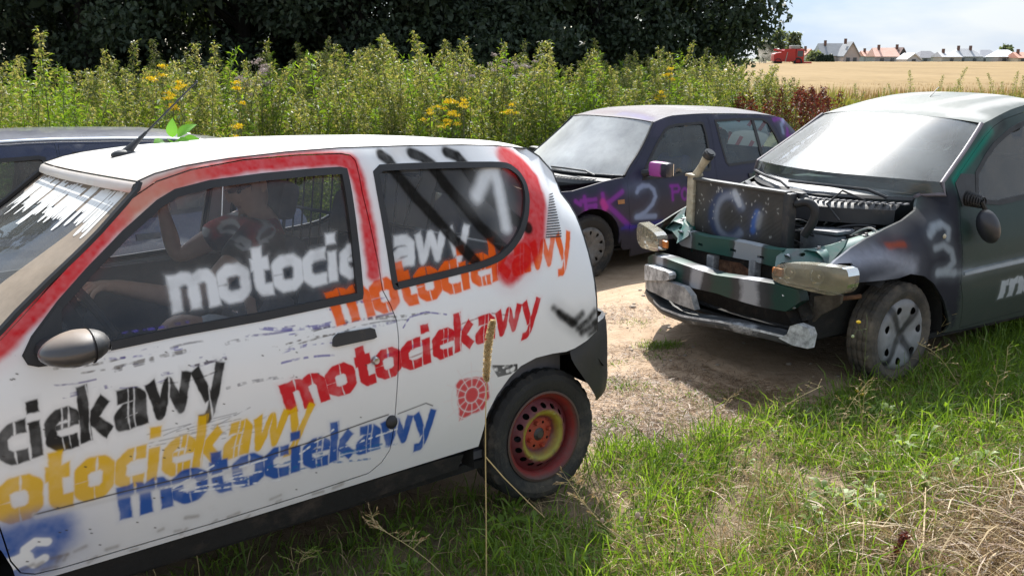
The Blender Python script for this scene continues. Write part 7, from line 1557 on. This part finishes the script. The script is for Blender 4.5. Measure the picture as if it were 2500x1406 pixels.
for s_, w_ in ((((870, 250), (920, 300), (1010, 310), (1030, 260), (960, 250), (900, 270)), .008), (((1040, 290), (1090, 260), (1150, 300), (1150, 360), (1090, 400), (1040, 360)), .017), (((1060, 330), (1100, 330), (1120, 350)), .022), (((1000, 380), (950, 400), (925, 430), (950, 460), (990, 440)), .009), (((960, 460), (920, 490), (870, 520), (840, 560), (850, 585), (900, 570)), .007), (((930, 480), (990, 480), (1010, 510), (960, 545), (880, 575), (915, 580)), .006), (((700, 580), (740, 555), (775, 580), (760, 620), (715, 625), (690, 605)), .007), (((735, 575), (750, 600)), .012)): CT.stroke(QT(s_), w_, WT, .004, .85, False, .5)
t = NT(TEE); v = t.obj(); ic, al = canvas_nodes(t, CT, v); t.out(t.n('BsdfPrincipled', {'Base Color': t.mix(al, (.016, .016, .020, 1), ic), 'Roughness': .85}).outputs[0])
pr = empty('person', (PA[0], PA[1], GA), PA[2], label='person in a black printed T-shirt sitting inside the white hatchback, elbow on the window sill', cat='person'); pr.rotation_euler = (ROLL_A, 0, PA[2])
person(pr, dict(pelvis=(.62, -.26, .50), chest=(.66, -.28, .95), neck=(.70, -.28, 1.13), head=(.73, -.28, 1.24), face=(.83, -.24, 1.24), shl=(.75, -.12, 1.06), ell=(1.08, .04, .86), wrl=(1.40, .20, .985), hal=(1.50, .25, 1.01), curll=(.4, 0, -1), shr=(.71, -.44, 1.06), elr=(.94, -.575, .925), wrr=(.975, -.575, 1.12), har=(.98, -.57, 1.24), curlr=(1, 0, .1), knl=(1.06, -.14, .70), anl=(1.30, -.14, .34), knr=(1.04, -.36, .70), anr=(1.28, -.36, .34)), TEE, SHORT, .55)
def kid(car, pose, g, hx, hy, label, top, k=.82, cap=None):
    o = empty('person', (pose[0], pose[1], g), pose[2], label=label, cat='person'); z = .52
    person(o, dict(pelvis=(hx, hy, z), chest=(hx - .02, hy, z + .34), neck=(hx, hy, z + .47), head=(hx + .02, hy, z + .575), face=(hx + .12, hy + .03, z + .57), shl=(hx, hy + .15, z + .42), ell=(hx + .14, hy + .19, z + .20), wrl=(hx + .32, hy + .10, z + .20), hal=(hx + .40, hy + .05, z + .2), shr=(hx, hy - .15, z + .42), elr=(hx + .14, hy - .19, z + .20), wrr=(hx + .32, hy - .10, z + .2), har=(hx + .40, hy - .05, z + .2), knl=(hx + .38, hy + .10, z + .05), anl=(hx + .45, hy + .10, z - .20), knr=(hx + .38, hy - .10, z + .05), anr=(hx + .45, hy - .10, z - .20)), top, GREYC, .5, k, cap)
kid(car_c, PC, GC, -1.44, .34, 'person in a blue top behind the front side window of the dark blue car', mat('blue_cloth', (.04, .07, .30), .85)); kid(car_c, PC, GC, -2.08, .34, 'person in dark clothes and pale cap on the back seat of the dark blue car', GREYC, .85, mat('pale_cap', (.20, .24, .26), .8))
# white sheet lettered in red across the far rear window of the dark blue car
sh = MB().grid([[(-2.62 - .3 * u, -.10 + .62 * u * .0 + y, z) for y in np.linspace(-.45, .50, 9)] for u, z in ((0, .98), (.35, 1.12), (.8, 1.26))]); 
SHM = bpy.data.materials.new('lettered_sheet'); t = NT(SHM); v = t.obj(); X = t.xyz(v); sw = t.math('MULTIPLY', t.math('GREATER_THAN', t.math('SINE', t.math('MULTIPLY', X[1], 34.)), .55), t.math('GREATER_THAN', t.math('SINE', t.math('ADD', t.math('MULTIPLY', X[2], 26.), t.math('MULTIPLY', X[1], 5.))), -.2))
t.out(t.n('BsdfPrincipled', {'Base Color': t.mix(sw, (.70, .66, .64, 1), (.50, .04, .06, 1)), 'Roughness': .8}).outputs[0]); sh.build('paper_sheet', SHM, car_c, fix=False)
